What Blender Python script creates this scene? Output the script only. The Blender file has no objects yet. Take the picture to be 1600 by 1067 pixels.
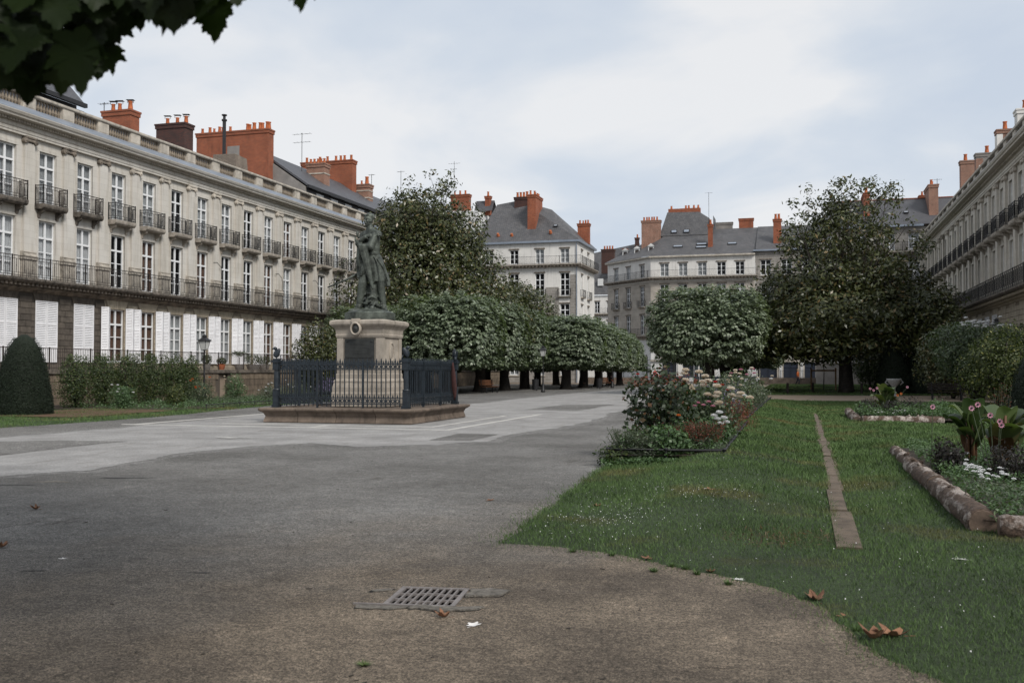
import bpy, bmesh, math, random
import numpy as np
from mathutils import Vector, Matrix
R = math.radians
random.seed(7); rng = np.random.default_rng(7)
sc = bpy.context.scene; col = sc.collection

# ------------------------------------------------------------ camera, sky, sun, exposure
cd = bpy.data.cameras.new('camera'); cam = bpy.data.objects.new('camera', cd); col.objects.link(cam)
cd.sensor_width = 36; cd.lens = 36*1555.6/1600; cd.clip_start = .1; cd.clip_end = 5000
cam.location = (0, 0, 1.6); cam.rotation_euler = (R(90)+math.atan(44.5/1555.6), 0, math.atan(455/1555.6))
cd.dof.use_dof = True; cd.dof.focus_distance = 22; cd.dof.aperture_fstop = 4.5
sc.camera = cam
w = bpy.data.worlds.new('World'); sc.world = w; w.use_nodes = True
SUN_EL, SUN_AZ = R(42), R(128)      # azimuth clockwise from +Y
nt = w.node_tree; nt.nodes.clear(); N = nt.nodes.new; K = nt.links.new
out = N('ShaderNodeOutputWorld'); bg = N('ShaderNodeBackground'); bg.inputs[1].default_value = .1
sky = N('ShaderNodeTexSky'); sky.sky_type = 'NISHITA'; sky.sun_disc = False
sky.sun_elevation = SUN_EL; sky.sun_rotation = SUN_AZ
tc = N('ShaderNodeTexCoord'); sep = N('ShaderNodeSeparateXYZ'); K(tc.outputs['Generated'], sep.inputs[0])
def mth(op, a, b):
    m = N('ShaderNodeMath'); m.operation = op
    for i, v in enumerate((a, b)):
        if isinstance(v, (int, float)): m.inputs[i].default_value = v
        else: K(v, m.inputs[i])
    return m.outputs[0]
zz = mth('ADD', mth('MAXIMUM', sep.outputs[2], 0), .22)
cmb = N('ShaderNodeCombineXYZ'); K(mth('DIVIDE', sep.outputs[0], zz), cmb.inputs[0]); K(mth('DIVIDE', sep.outputs[1], zz), cmb.inputs[1])
mp = N('ShaderNodeMapping'); mp.inputs['Location'].default_value = (7.7, .9, 0); mp.inputs['Rotation'].default_value = (0, 0, R(25)); K(cmb.outputs[0], mp.inputs[0])
n1 = N('ShaderNodeTexNoise'); n1.inputs['Scale'].default_value = 1.45; n1.inputs['Detail'].default_value = 10; n1.inputs['Roughness'].default_value = .5; n1.inputs['Distortion'].default_value = .25
K(mp.outputs[0], n1.inputs['Vector'])
rp = N('ShaderNodeValToRGB'); rp.color_ramp.elements[0].position = .36; rp.color_ramp.elements[1].position = .60
rp.color_ramp.elements[0].color = (4.75, 5.3, 6.1, 1); rp.color_ramp.elements[1].color = (6.75, 6.8, 6.9, 1)
e = rp.color_ramp.elements.new(.46); e.color = (5.3, 5.75, 6.35, 1)
K(n1.outputs[0], rp.inputs[0])
mx = N('ShaderNodeMixRGB'); mx.inputs[0].default_value = .93; K(sky.outputs[0], mx.inputs[1]); K(rp.outputs[0], mx.inputs[2])
K(mx.outputs[0], bg.inputs[0]); K(bg.outputs[0], out.inputs[0])
sl = bpy.data.lights.new('sun', 'SUN'); sl.energy = 2.3; sl.angle = R(16); sl.color = (1, .96, .9)
so = bpy.data.objects.new('sun', sl); col.objects.link(so)
sd = Vector((math.sin(SUN_AZ)*math.cos(SUN_EL), math.cos(SUN_AZ)*math.cos(SUN_EL), math.sin(SUN_EL)))
so.rotation_euler = sd.to_track_quat('Z', 'Y').to_euler()
sc.view_settings.view_transform = 'Standard'; sc.view_settings.look = 'None'
sc.view_settings.exposure = .35; sc.view_settings.gamma = 1; sc.view_settings.use_curve_mapping = False

# ------------------------------------------------------------ materials
def newmat(name):
    m = bpy.data.materials.new(name); m.use_nodes = True; t = m.node_tree
    b = t.nodes['Principled BSDF']; return m, t, b
def noise(t, scale, detail=5, vec=None, rough=.6, out='Fac'):
    n = t.nodes.new('ShaderNodeTexNoise'); n.inputs['Scale'].default_value = scale; n.inputs['Detail'].default_value = detail
    n.inputs['Roughness'].default_value = rough
    if vec is not None: t.links.new(vec, n.inputs['Vector'])
    return n.outputs[out]
def ramp(t, fac, a, b, ca=(0, 0, 0, 1), cb=(1, 1, 1, 1)):
    r = t.nodes.new('ShaderNodeValToRGB'); r.color_ramp.elements[0].position = a; r.color_ramp.elements[1].position = b
    r.color_ramp.elements[0].color = ca; r.color_ramp.elements[1].color = cb
    t.links.new(fac, r.inputs[0]); return r.outputs[0]
def mix(t, fac, a, b, mode='MIX'):
    m = t.nodes.new('ShaderNodeMixRGB'); m.blend_type = mode
    for i, v in enumerate((fac, a, b)):
        if isinstance(v, (int, float)): m.inputs[i].default_value = v
        elif isinstance(v, tuple): m.inputs[i].default_value = (*v[:3], 1)
        else: t.links.new(v, m.inputs[i])
    return m.outputs[0]
def mathn(t, op, a, b=0.0):
    m = t.nodes.new('ShaderNodeMath'); m.operation = op
    for i, v in enumerate((a, b)):
        if isinstance(v, (int, float)): m.inputs[i].default_value = v
        else: t.links.new(v, m.inputs[i])
    return m.outputs[0]
def pos(t, sx=1, sy=1, sz=1):
    g = t.nodes.new('ShaderNodeNewGeometry'); m = t.nodes.new('ShaderNodeMapping')
    m.inputs['Scale'].default_value = (sx, sy, sz); t.links.new(g.outputs['Position'], m.inputs[0]); return m.outputs[0]
def sepz(t):
    g = t.nodes.new('ShaderNodeNewGeometry'); s = t.nodes.new('ShaderNodeSeparateXYZ'); t.links.new(g.outputs['Position'], s.inputs[0]); return s.outputs
def mul(c, k): return tuple(min(1, v*k) for v in c)
def bump(t, b, h, st, dist=.02):
    n = t.nodes.new('ShaderNodeBump'); n.inputs['Strength'].default_value = st; n.inputs['Distance'].default_value = dist
    t.links.new(h, n.inputs['Height']); t.links.new(n.outputs[0], b.inputs['Normal'])
def mat(name, c, rough=.8, var=.25, scale=1.5, fine=25, bst=.3, metal=0, c2=None, spec=.3, streak=0, info=0):
    m, t, b = newmat(name); p = pos(t)
    base = mix(t, ramp(t, noise(t, scale, 6, p), .3, .7), mul(c, 1-var), c2 or mul(c, 1+var*.6))
    base = mix(t, ramp(t, noise(t, fine, 3, p), .35, .7), mix(t, 1, base, (1-var*.5,)*3, 'MULTIPLY'), base)
    if streak:
        s = noise(t, 1, 5, pos(t, 5, 5, .35))
        base = mix(t, ramp(t, s, .52, .75), base, mix(t, 1, base, (1-streak,)*3, 'MULTIPLY'))
    if info:
        oi = t.nodes.new('ShaderNodeObjectInfo')
        base = mix(t, oi.outputs['Random'], mix(t, 1, base, (1-info, 1-info, 1-info*.95), 'MULTIPLY'), base)
    t.links.new(base, b.inputs['Base Color']); b.inputs['Roughness'].default_value = rough
    b.inputs['Metallic'].default_value = metal; b.inputs['Specular IOR Level'].default_value = spec
    if bst: bump(t, b, noise(t, fine, 5, p), bst)
    return m
def brickmat(name, c1, c2, mort, bw=.24, bh=.075, ms=.012, rough=.9, var=.3, st=.5, dirt=.4):
    m, t, b = newmat(name); s = sepz(t)
    cb = t.nodes.new('ShaderNodeCombineXYZ'); t.links.new(mathn(t, 'ADD', s[0], s[1]), cb.inputs[0]); t.links.new(s[2], cb.inputs[1])
    k = t.nodes.new('ShaderNodeTexBrick'); t.links.new(cb.outputs[0], k.inputs[0])
    k.inputs['Color1'].default_value = (*c1, 1); k.inputs['Color2'].default_value = (*c2, 1); k.inputs['Mortar'].default_value = (*mort, 1)
    k.inputs['Scale'].default_value = 1; k.inputs['Mortar Size'].default_value = ms; k.inputs['Brick Width'].default_value = bw; k.inputs['Row Height'].default_value = bh
    p = pos(t)
    c = mix(t, ramp(t, noise(t, .9, 6, p), .35, .7), mix(t, 1, k.outputs[0], (1-var,)*3, 'MULTIPLY'), k.outputs[0])
    sn = noise(t, 1, 5, pos(t, 3, 3, .4)); c = mix(t, ramp(t, sn, .55, .8), c, mix(t, 1, c, (1-dirt,)*3, 'MULTIPLY'))
    t.links.new(c, b.inputs['Base Color']); b.inputs['Roughness'].default_value = rough
    h = mix(t, .3, k.outputs['Fac'], noise(t, 20, 3, p)); bump(t, b, h, -st, .01)
    return m
M = {}
def limestone(name, c, joints=.82, bw=.9, bh=.32):
    m, t, b = newmat(name); p = pos(t); s = sepz(t)
    cb = t.nodes.new('ShaderNodeCombineXYZ'); t.links.new(mathn(t, 'ADD', s[0], s[1]), cb.inputs[0]); t.links.new(s[2], cb.inputs[1])
    k = t.nodes.new('ShaderNodeTexBrick'); t.links.new(cb.outputs[0], k.inputs[0])
    k.inputs['Color1'].default_value = (*c, 1); k.inputs['Color2'].default_value = (*mul(c, .93), 1); k.inputs['Mortar'].default_value = (*mul(c, joints), 1)
    k.inputs['Scale'].default_value = 1; k.inputs['Mortar Size'].default_value = .008; k.inputs['Brick Width'].default_value = bw; k.inputs['Row Height'].default_value = bh
    base = mix(t, ramp(t, noise(t, .35, 6, p), .35, .7), mix(t, 1, k.outputs[0], (.84, .82, .78), 'MULTIPLY'), k.outputs[0])
    base = mix(t, ramp(t, noise(t, 1, 6, pos(t, 4, 4, .3)), .5, .78), base, mix(t, 1, base, (.72, .69, .65), 'MULTIPLY'))
    # soot and damp that has settled just above and below the long balcony and under the cornice
    z = s[2]; nz = noise(t, 1.3, 5, pos(t, 1, 1, .6))
    d = mathn(t, 'ABSOLUTE', mathn(t, 'SUBTRACT', z, 5.85)); d = mathn(t, 'ADD', d, mathn(t, 'MULTIPLY', nz, 1.2))
    base = mix(t, ramp(t, d, .5, 1.15), mix(t, 1, base, (.6, .56, .51), 'MULTIPLY'), base)
    t.links.new(base, b.inputs['Base Color']); b.inputs['Roughness'].default_value = .88; b.inputs['Specular IOR Level'].default_value = .2
    bump(t, b, noise(t, 14, 5, p), .25); return m
M['lime'] = limestone('limestone', (.615, .59, .55))
M['lime2'] = limestone('limestone_grey', (.56, .53, .48))
M['limeR'] = limestone('limestone_shade_row', (.62, .59, .54))
M['trim'] = mat('carved_stone_trim', (.54, .49, .42), var=.3, scale=2, streak=.45)
M['trimdark'] = mat('weathered_stone_trim', (.16, .14, .12), var=.5, scale=2.5, c2=(.32, .27, .22), streak=.4)
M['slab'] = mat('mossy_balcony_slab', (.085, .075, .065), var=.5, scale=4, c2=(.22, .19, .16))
M['slabw'] = mat('small_balcony_slab', (.34, .30, .25), var=.35, scale=4, c2=(.48, .43, .37))
M['darkblock'] = mat('dark_ashlar_block', (.135, .115, .095), var=.35, scale=3, info=.3, bst=.4)
M['darkjoint'] = mat('dark_ashlar_joint', (.07, .06, .05))
M['paleblock'] = mat('pale_ashlar_block', (.46, .40, .31), var=.25, scale=2, streak=.3, info=.15)
M['palejoint'] = mat('pale_ashlar_joint', (.26, .22, .17))
M['terrblock'] = mat('terrace_granite_block', (.21, .165, .12), var=.4, scale=2.5, info=.35, streak=.4)
M['terrjoint'] = mat('terrace_wall_joint', (.09, .075, .06))
M['coping'] = mat('coping_granite', (.10, .085, .07), var=.45, scale=3, c2=(.2, .17, .14))
M['brick'] = brickmat('orange_red_brick', (.36, .085, .032), (.24, .052, .022), (.30, .15, .09))
M['brickdark'] = brickmat('sooty_brick', (.11, .04, .03), (.06, .03, .025), (.05, .035, .03))
M['brickpale'] = brickmat('pale_red_brick', (.31, .13, .085), (.22, .09, .06), (.40, .30, .23))
M['rubble'] = brickmat('thin_rubble_courses', (.33, .27, .21), (.23, .19, .15), (.14, .11, .09), bw=.3, bh=.09, ms=.02)
M['greyashlar'] = brickmat('grey_ashlar', (.34, .315, .285), (.27, .25, .225), (.44, .41, .38), bw=.75, bh=.32, ms=.018, st=.3, dirt=.3)
M['beigeashlar'] = brickmat('beige_ashlar', (.50, .45, .39), (.43, .385, .33), (.56, .52, .47), bw=.75, bh=.32, ms=.014, st=.3, dirt=.25)
M['slate'] = brickmat('slate_roof', (.10, .10, .108), (.075, .075, .083), (.045, .045, .05), bw=.22, bh=.13, ms=.012, rough=.55, var=.25, dirt=-.35)
M['slate2'] = brickmat('old_slate_roof', (.125, .12, .12), (.085, .085, .09), (.05, .05, .055), bw=.25, bh=.15, ms=.014, rough=.6, var=.3, dirt=-.5)
M['zinc'] = mat('zinc_gutter', (.30, .34, .40), rough=.45, var=.2, metal=.4, scale=1, bst=.05)
M['terra'] = mat('terracotta_pot', (.50, .15, .06), var=.3, scale=6)
M['render'] = mat('pale_render', (.72, .70, .665), var=.12, scale=.7, streak=.3, bst=.15)
M['renderw'] = mat('white_render', (.68, .68, .67), var=.12, scale=1, streak=.25, bst=.15)
M['cement'] = mat('grey_cement', (.26, .24, .22), var=.3, scale=1)
M['white'] = mat('white_window_paint', (.78, .79, .80), rough=.5, var=.08, scale=4, bst=0)
M['shutter'] = mat('white_shutter_paint', (.80, .80, .82), rough=.55, var=.1, scale=3, bst=0, info=.08)
M['curtain'] = mat('pale_curtain', (.66, .67, .68), rough=.9, var=.15, scale=6, bst=0, info=.3)
M['blind'] = mat('brown_inner_blind', (.20, .11, .075), rough=.8, var=.15, bst=0)
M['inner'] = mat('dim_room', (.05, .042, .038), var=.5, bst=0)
M['iron'] = mat('black_iron', (.022, .022, .024), rough=.5, var=.4, scale=8, bst=.1, spec=.4)
M['rustiron'] = mat('brown_iron_railing', (.045, .035, .032), rough=.6, var=.4, scale=8, bst=.1)
M['blueiron'] = mat('blue_black_painted_iron', (.011, .018, .026), rough=.45, var=.35, scale=6, bst=.15, c2=(.020, .030, .040), spec=.5)
M['granite'] = mat('brown_granite', (.20, .155, .12), var=.4, scale=3, fine=60, streak=.4, info=.25, bst=.5)
M['granjoint'] = mat('granite_joint', (.06, .045, .035))
M['pedestal'] = mat('pedestal_stone', (.40, .352, .295), var=.3, scale=2.2, fine=40, streak=.45)
M['bronze'] = mat('green_bronze', (.05, .058, .05), rough=.5, var=.5, scale=4, c2=(.15, .17, .145), metal=.25, streak=.3, bst=.4, fine=18)
M['plaque'] = mat('bronze_plaque', (.05, .052, .05), rough=.5, var=.3, scale=6, metal=.3)
M['soil'] = mat('dark_soil', (.05, .038, .028), var=.4, scale=8, bst=.8)
M['mulch'] = mat('brown_mulch', (.12, .07, .04), var=.4, scale=6, bst=.8)
M['bark'] = mat('dark_bark', (.045, .038, .032), var=.5, scale=5, fine=20, bst=1)
m, t, b = newmat('weathered_log'); p = pos(t)
c = mix(t, ramp(t, noise(t, 22, 6, p, .7), .35, .65), (.035, .022, .015), (.13, .085, .06))
c = mix(t, ramp(t, noise(t, 1, 6, pos(t, 4.5, 1.6, 4.5), .65), .50, .60), c, mix(t, ramp(t, noise(t, 40, 4, p), .35, .65), (.22, .18, .15), (.50, .44, .40)))
t.links.new(c, b.inputs['Base Color']); b.inputs['Roughness'].default_value = .9; bump(t, b, noise(t, 30, 6, p, .7), 1, .03); M['log'] = m
M['dstone'] = mat('worn_drain_slab', (.155, .12, .088), var=.45, scale=4, fine=60, bst=.6)
M['logend'] = mat('pale_log_end', (.14, .10, .075), var=.4, scale=8)
M['sand'] = mat('beige_sand_path', (.26, .205, .155), var=.2, scale=1, fine=80, bst=.4)
M['wood'] = mat('brown_wood', (.16, .07, .035), var=.3, scale=5)
M['woodpale'] = mat('pale_stake_wood', (.42, .26, .15), var=.2, scale=5)
M['darkwood'] = mat('very_dark_wood', (.03, .022, .02), var=.3, scale=5)
M['navy'] = mat('navy_shop_paint', (.028, .036, .055), rough=.5, var=.2, bst=0)
M['urn'] = mat('pale_grey_stone_urn', (.40, .40, .39), var=.3, scale=10)
M['bin'] = mat('grey_metal_bin', (.22, .24, .25), rough=.5, var=.2)
M['castiron'] = mat('grate_cast_iron', (.25, .225, .215), rough=.55, var=.3, scale=20, fine=90, metal=.2, bst=.2)
M['hole'] = mat('dark_drain_pit', (.008, .007, .007), bst=0)
M['concrete'] = mat('broken_concrete', (.22, .20, .172), var=.55, scale=22, fine=70, bst=1)
M['dryleaf'] = mat('dry_brown_leaf', (.30, .155, .09), var=.35, scale=25, info=.35, bst=.3)
M['paleleaf'] = mat('bleached_leaf', (.78, .76, .74), var=.1, scale=25, bst=.2)
M['skin'] = mat('skin', (.45, .28, .2), var=.05, bst=0)
M['cloth_orange'] = mat('orange_coat', (.55, .13, .03), var=.15, bst=0)
M['cloth_red'] = mat('red_top', (.50, .08, .07), var=.1, bst=0)
M['cloth_dark'] = mat('dark_cloth', (.03, .03, .04), var=.2, bst=0)
M['cloth_pale'] = mat('pale_trousers', (.35, .40, .46), var=.1, bst=0)
M['hair'] = mat('dark_hair', (.02, .014, .01), var=.2, bst=0)
M['hairg'] = mat('fair_hair', (.4, .3, .2), var=.2, bst=0)
M['russet'] = mat('russet_cloth', (.055, .022, .02), var=.3, scale=8)
M['lampglass'] = mat('frosted_lamp_glass', (.55, .55, .53), rough=.3, var=.1, bst=0)

m, t, b = newmat('window_glass'); b.inputs['Base Color'].default_value = (.02, .022, .025, 1); b.inputs['Roughness'].default_value = .04
tr = t.nodes.new('ShaderNodeBsdfTransparent'); tr.inputs[0].default_value = (.96, .97, .97, 1)
ms = t.nodes.new('ShaderNodeMixShader'); ms.inputs[0].default_value = .17
t.links.new(tr.outputs[0], ms.inputs[1]); t.links.new(b.outputs[0], ms.inputs[2]); t.links.new(ms.outputs[0], t.nodes['Material Output'].inputs[0]); M['glass'] = m

# asphalt with sandy dust
m, t, b = newmat('dusty_asphalt'); p = pos(t); s = sepz(t)
g = mix(t, ramp(t, noise(t, .35, 7, p), .38, .62), (.115, .111, .105), (.185, .181, .174))
br = mix(t, ramp(t, noise(t, .6, 7, p), .4, .65), (.10, .082, .064), (.205, .168, .128))
# brown sand has been trodden over the asphalt in front of the lawn
d = mathn(t, 'ADD', mathn(t, 'ADD', mathn(t, 'MULTIPLY', s[0], .9), mathn(t, 'MULTIPLY', s[1], -.75)), mathn(t, 'MULTIPLY', noise(t, .5, 6, p), 7))
g = mix(t, ramp(t, mathn(t, 'MULTIPLY', mathn(t, 'ADD', d, 9), .1), .0, .55), g, br)
sp = noise(t, 75, 3, p, .8); g = mix(t, ramp(t, sp, .43, .57), mix(t, 1, g, (.40, .40, .40), 'MULTIPLY'), mix(t, 1, g, (1.5, 1.48, 1.45), 'MULTIPLY'))
sp = noise(t, 27, 5, p, .8); g = mix(t, ramp(t, sp, .42, .58), mix(t, 1, g, (.56, .56, .56), 'MULTIPLY'), mix(t, 1, g, (1.32, 1.31, 1.3), 'MULTIPLY'))
sp = noise(t, 5, 6, p, .85); g = mix(t, ramp(t, sp, .40, .60), mix(t, 1, g, (.78, .78, .78), 'MULTIPLY'), mix(t, 1, g, (1.2, 1.2, 1.2), 'MULTIPLY'))
st = noise(t, 1.0, 8, pos(t, 1.1, .5, 1), .75); g = mix(t, ramp(t, st, .60, .68), g, mix(t, 1, g, (.6, .58, .56), 'MULTIPLY'))
st = noise(t, 2.6, 8, pos(t, .6, 2.2, 1), .7); g = mix(t, ramp(t, st, .62, .70), g, mix(t, 1, g, (.5, .48, .46), 'MULTIPLY'))
st = noise(t, 9, 6, pos(t, .55, 1.6, 1), .75); g = mix(t, ramp(t, st, .64, .69), g, mix(t, 1, g, (.38, .37, .36), 'MULTIPLY'))
st = noise(t, 5, 4, p, .7); g = mix(t, ramp(t, st, .63, .70), g, mix(t, 1, g, (1.25, 1.22, 1.18), 'MULTIPLY'))
t.links.new(g, b.inputs['Base Color']); b.inputs['Roughness'].default_value = .85; b.inputs['Specular IOR Level'].default_value = .25
bump(t, b, mix(t, .5, noise(t, 120, 3, p), noise(t, 18, 6, p)), .7, .012); M['asphalt'] = m
m, t, b = newmat('pale_dusty_track'); p = pos(t)
g = mix(t, ramp(t, noise(t, .8, 7, p), .35, .65), (.22, .212, .203), (.33, .32, .308))
st = noise(t, 1.6, 7, pos(t, 1.8, .5, 1), .7); g = mix(t, ramp(t, st, .55, .7), g, (.19, .175, .16))
sp = noise(t, 22, 6, p, .8); g = mix(t, ramp(t, sp, .42, .60), mix(t, 1, g, (.72, .72, .72), 'MULTIPLY'), mix(t, 1, g, (1.15, 1.15, 1.15), 'MULTIPLY'))
t.links.new(g, b.inputs['Base Color']); b.inputs['Roughness'].default_value = .9; bump(t, b, noise(t, 100, 3, p), .4, .008); M['track'] = m
m, t, b = newmat('thin_dust_fringe'); p = pos(t)
g = mix(t, ramp(t, noise(t, .8, 7, p), .35, .65), (.22, .21, .20), (.32, .31, .295)); t.links.new(g, b.inputs['Base Color']); b.inputs['Roughness'].default_value = .9
tp = t.nodes.new('ShaderNodeBsdfTransparent'); ms = t.nodes.new('ShaderNodeMixShader'); t.links.new(ramp(t, mix(t, .5, noise(t, 7, 8, p, .8), noise(t, 60, 3, p)), .46, .56), ms.inputs[0])
t.links.new(tp.outputs[0], ms.inputs[1]); t.links.new(b.outputs[0], ms.inputs[2]); t.links.new(ms.outputs[0], t.nodes['Material Output'].inputs[0]); M['fringe'] = m
M['stain'] = mat('dark_damp_stain', (.045, .042, .040), var=.4, scale=20)
M['kerb'] = mat('pale_kerb_stone', (.50, .485, .455), var=.2, scale=2)

def leafmat(name, c1, c2, c3=None, rough=.5, trans=.25, spec=.35):
    m, t, b = newmat(name); a = t.nodes.new('ShaderNodeAttribute'); a.attribute_name = 'rnd'
    r = t.nodes.new('ShaderNodeValToRGB'); r.color_ramp.elements[0].color = (*c1, 1); r.color_ramp.elements[1].color = (*c2, 1)
    if c3:
        r.color_ramp.elements[1].position = .90; e = r.color_ramp.elements.new(.985); e.color = (*c3, 1)
    t.links.new(a.outputs['Fac'], r.inputs[0]); t.links.new(r.outputs[0], b.inputs['Base Color'])
    b.inputs['Roughness'].default_value = rough; b.inputs['Specular IOR Level'].default_value = spec
    tl = t.nodes.new('ShaderNodeBsdfTranslucent'); t.links.new(mix(t, 1, r.outputs[0], (1, 1, 1) if 'petal' in name or name == 'lavender' else (1.1, 1.3, .5), 'MULTIPLY'), tl.inputs[0])
    ms = t.nodes.new('ShaderNodeMixShader'); ms.inputs[0].default_value = trans
    t.links.new(b.outputs[0], ms.inputs[1]); t.links.new(tl.outputs[0], ms.inputs[2]); t.links.new(ms.outputs[0], t.nodes['Material Output'].inputs[0]); M[name] = m
leafmat('magnolia_leaf', (.024, .034, .011), (.088, .098, .034), (.17, .12, .05), rough=.34, trans=.12, spec=.5)
leafmat('lime_leaf', (.05, .07, .036), (.215, .26, .17), (.44, .48, .38), rough=.42, spec=.5)
leafmat('yew_leaf', (.005, .010, .004), (.012, .024, .009), rough=.7, trans=.05)
leafmat('shrub_leaf', (.022, .038, .014), (.065, .09, .03), (.13, .15, .04))
leafmat('bush_leaf', (.032, .05, .024), (.115, .15, .085), (.24, .26, .16))
leafmat('yellow_shrub_leaf', (.025, .04, .012), (.09, .11, .035), (.26, .25, .08))
leafmat('rose_leaf', (.02, .03, .018), (.065, .09, .05), (.14, .06, .03))
leafmat('bed_green', (.03, .06, .02), (.105, .175, .075), (.22, .28, .18))
leafmat('bed_grey', (.06, .08, .05), (.12, .14, .10), (.2, .2, .16))
leafmat('red_leaf', (.10, .022, .015), (.17, .05, .03), (.3, .05, .03))
leafmat('dark_purple_leaf', (.015, .013, .013), (.035, .03, .027), (.06, .05, .04))
leafmat('plane_leaf', (.010, .016, .007), (.024, .040, .012), (.10, .14, .02), trans=.3, spec=.2)
leafmat('canna_leaf', (.035, .06, .022), (.10, .135, .055), (.13, .10, .045))
leafmat('dry_canna', (.07, .035, .02), (.17, .09, .05))
leafmat('lavender', (.10, .085, .16), (.22, .19, .32))
leafmat('pink_petal', (.55, .22, .30), (.75, .42, .52), trans=.2)
leafmat('cream_petal', (.70, .60, .47), (.86, .80, .71), (.88, .86, .82), trans=.2)
leafmat('white_petal', (.75, .75, .75), (.85, .85, .84), trans=.2)
leafmat('red_petal', (.5, .03, .03), (.65, .05, .04), trans=.2)
leafmat('orange_petal', (.6, .12, .02), (.7, .25, .05), trans=.2)
m, t, b = newmat('grass_blade'); a = t.nodes.new('ShaderNodeAttribute'); a.attribute_name = 'rnd'; p = pos(t)
c = mix(t, a.outputs['Fac'], (.030, .056, .016), (.115, .185, .060))
dry = ramp(t, noise(t, .55, 6, p), .53, .70); c = mix(t, dry, c, mix(t, a.outputs['Fac'], (.085, .08, .026), (.19, .165, .07)))
t.links.new(c, b.inputs['Base Color']); b.inputs['Roughness'].default_value = .6; b.inputs['Specular IOR Level'].default_value = .2; M['grass'] = m
m, t, b = newmat('lawn_turf'); p = pos(t)
c = mix(t, ramp(t, noise(t, .5, 6, p), .4, .65), (.03, .05, .016), (.052, .085, .028))
c = mix(t, ramp(t, noise(t, .55, 6, p), .56, .72), c, (.075, .068, .026)); c = mix(t, ramp(t, noise(t, 30, 4, p), .35, .7), mix(t, 1, c, (.5, .5, .5), 'MULTIPLY'), c)
t.links.new(c, b.inputs['Base Color']); b.inputs['Roughness'].default_value = .95; bump(t, b, noise(t, 60, 4, p), 1, .03); M['turf'] = m

# ------------------------------------------------------------ mesh helpers
class MB:
    def __init__(s): s.v = []; s.f = []
    def add(s, vs, fs):
        o = len(s.v); s.v += [tuple(v) for v in vs]; s.f += [tuple(i+o for i in f) for f in fs]; return s
    def box(s, x0, x1, y0, y1, z0, z1):
        return s.add([(x0, y0, z0), (x1, y0, z0), (x1, y1, z0), (x0, y1, z0), (x0, y0, z1), (x1, y0, z1), (x1, y1, z1), (x0, y1, z1)],
                     [(0, 3, 2, 1), (4, 5, 6, 7), (0, 1, 5, 4), (1, 2, 6, 5), (2, 3, 7, 6), (3, 0, 4, 7)])
    def quad(s, a, b, c, d): return s.add([a, b, c, d], [(0, 1, 2, 3)])
    def prism(s, poly, z0, z1):
        n = len(poly); s.add([(x, y, z0) for x, y in poly]+[(x, y, z1) for x, y in poly],
            [tuple(range(n-1, -1, -1)), tuple(range(n, 2*n))]+[(i, (i+1) % n, n+(i+1) % n, n+i) for i in range(n)]); return s
    def extx(s, prof, x0, x1):      # profile of (y, z) extruded along x
        n = len(prof); s.add([(x0, y, z) for y, z in prof]+[(x1, y, z) for y, z in prof],
            [tuple(range(n)), tuple(range(2*n-1, n-1, -1))]+[(i, n+i, n+(i+1) % n, (i+1) % n) for i in range(n)]); return s
    def lathe(s, prof, n=12, c=(0, 0, 0)):
        vs = [(c[0]+r*math.cos(2*math.pi*k/n), c[1]+r*math.sin(2*math.pi*k/n), c[2]+z) for r, z in prof for k in range(n)]
        fs = [(i*n+k, i*n+(k+1) % n, (i+1)*n+(k+1) % n, (i+1)*n+k) for i in range(len(prof)-1) for k in range(n)]
        fs += [tuple(range(n-1, -1, -1)), tuple((len(prof)-1)*n+k for k in range(n))]; return s.add(vs, fs)
    def tube(s, pts, rads, n=8, cap=True):
        pts = [Vector(p) for p in pts]; rads = rads if isinstance(rads, (list, tuple)) else [rads]*len(pts); vs = []
        u = None
        for i, p in enumerate(pts):
            d = (pts[min(i+1, len(pts)-1)]-pts[max(i-1, 0)]).normalized()
            if u is None: u = d.orthogonal().normalized()
            u = (u-d*u.dot(d)).normalized(); v = d.cross(u)
            vs += [tuple(p+(u*math.cos(2*math.pi*k/n)+v*math.sin(2*math.pi*k/n))*rads[i]) for k in range(n)]
        fs = [(i*n+k, i*n+(k+1) % n, (i+1)*n+(k+1) % n, (i+1)*n+k) for i in range(len(pts)-1) for k in range(n)]
        if cap: fs += [tuple(range(n-1, -1, -1)), tuple((len(pts)-1)*n+k for k in range(n))]
        return s.add(vs, fs)
    def ellip(s, c, r, n=12, m=8, rot=None):
        vs = []; rot = rot or Matrix.Identity(3)
        for i in range(m+1):
            a = math.pi*i/m
            for k in range(n):
                q = rot @ Vector((r[0]*math.sin(a)*math.cos(2*math.pi*k/n), r[1]*math.sin(a)*math.sin(2*math.pi*k/n), r[2]*math.cos(a)))
                vs.append((c[0]+q.x, c[1]+q.y, c[2]+q.z))
        fs = [(i*n+k, (i+1)*n+k, (i+1)*n+(k+1) % n, i*n+(k+1) % n) for i in range(m) for k in range(n)]
        return s.add(vs, fs)
    def loft(s, secs, cap=True):    # list of equal-length rings
        n = len(secs[0]); vs = [p for r in secs for p in r]
        fs = [(i*n+k, i*n+(k+1) % n, (i+1)*n+(k+1) % n, (i+1)*n+k) for i in range(len(secs)-1) for k in range(n)]
        if cap: fs += [tuple(range(n-1, -1, -1)), tuple((len(secs)-1)*n+k for k in range(n))]
        return s.add(vs, fs)
    def mesh(s, name, m, smooth=False):
        me = bpy.data.meshes.new(name); me.from_pydata(s.v, [], s.f); me.materials.append(M[m] if isinstance(m, str) else m)
        if smooth: me.polygons.foreach_set('use_smooth', [True]*len(me.polygons))
        me.update(); return me
    def obj(s, name, m, parent=None, smooth=False, loc=(0, 0, 0), rot=0): return link(name, s.mesh(name, m, smooth), parent, loc, rot)
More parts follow.
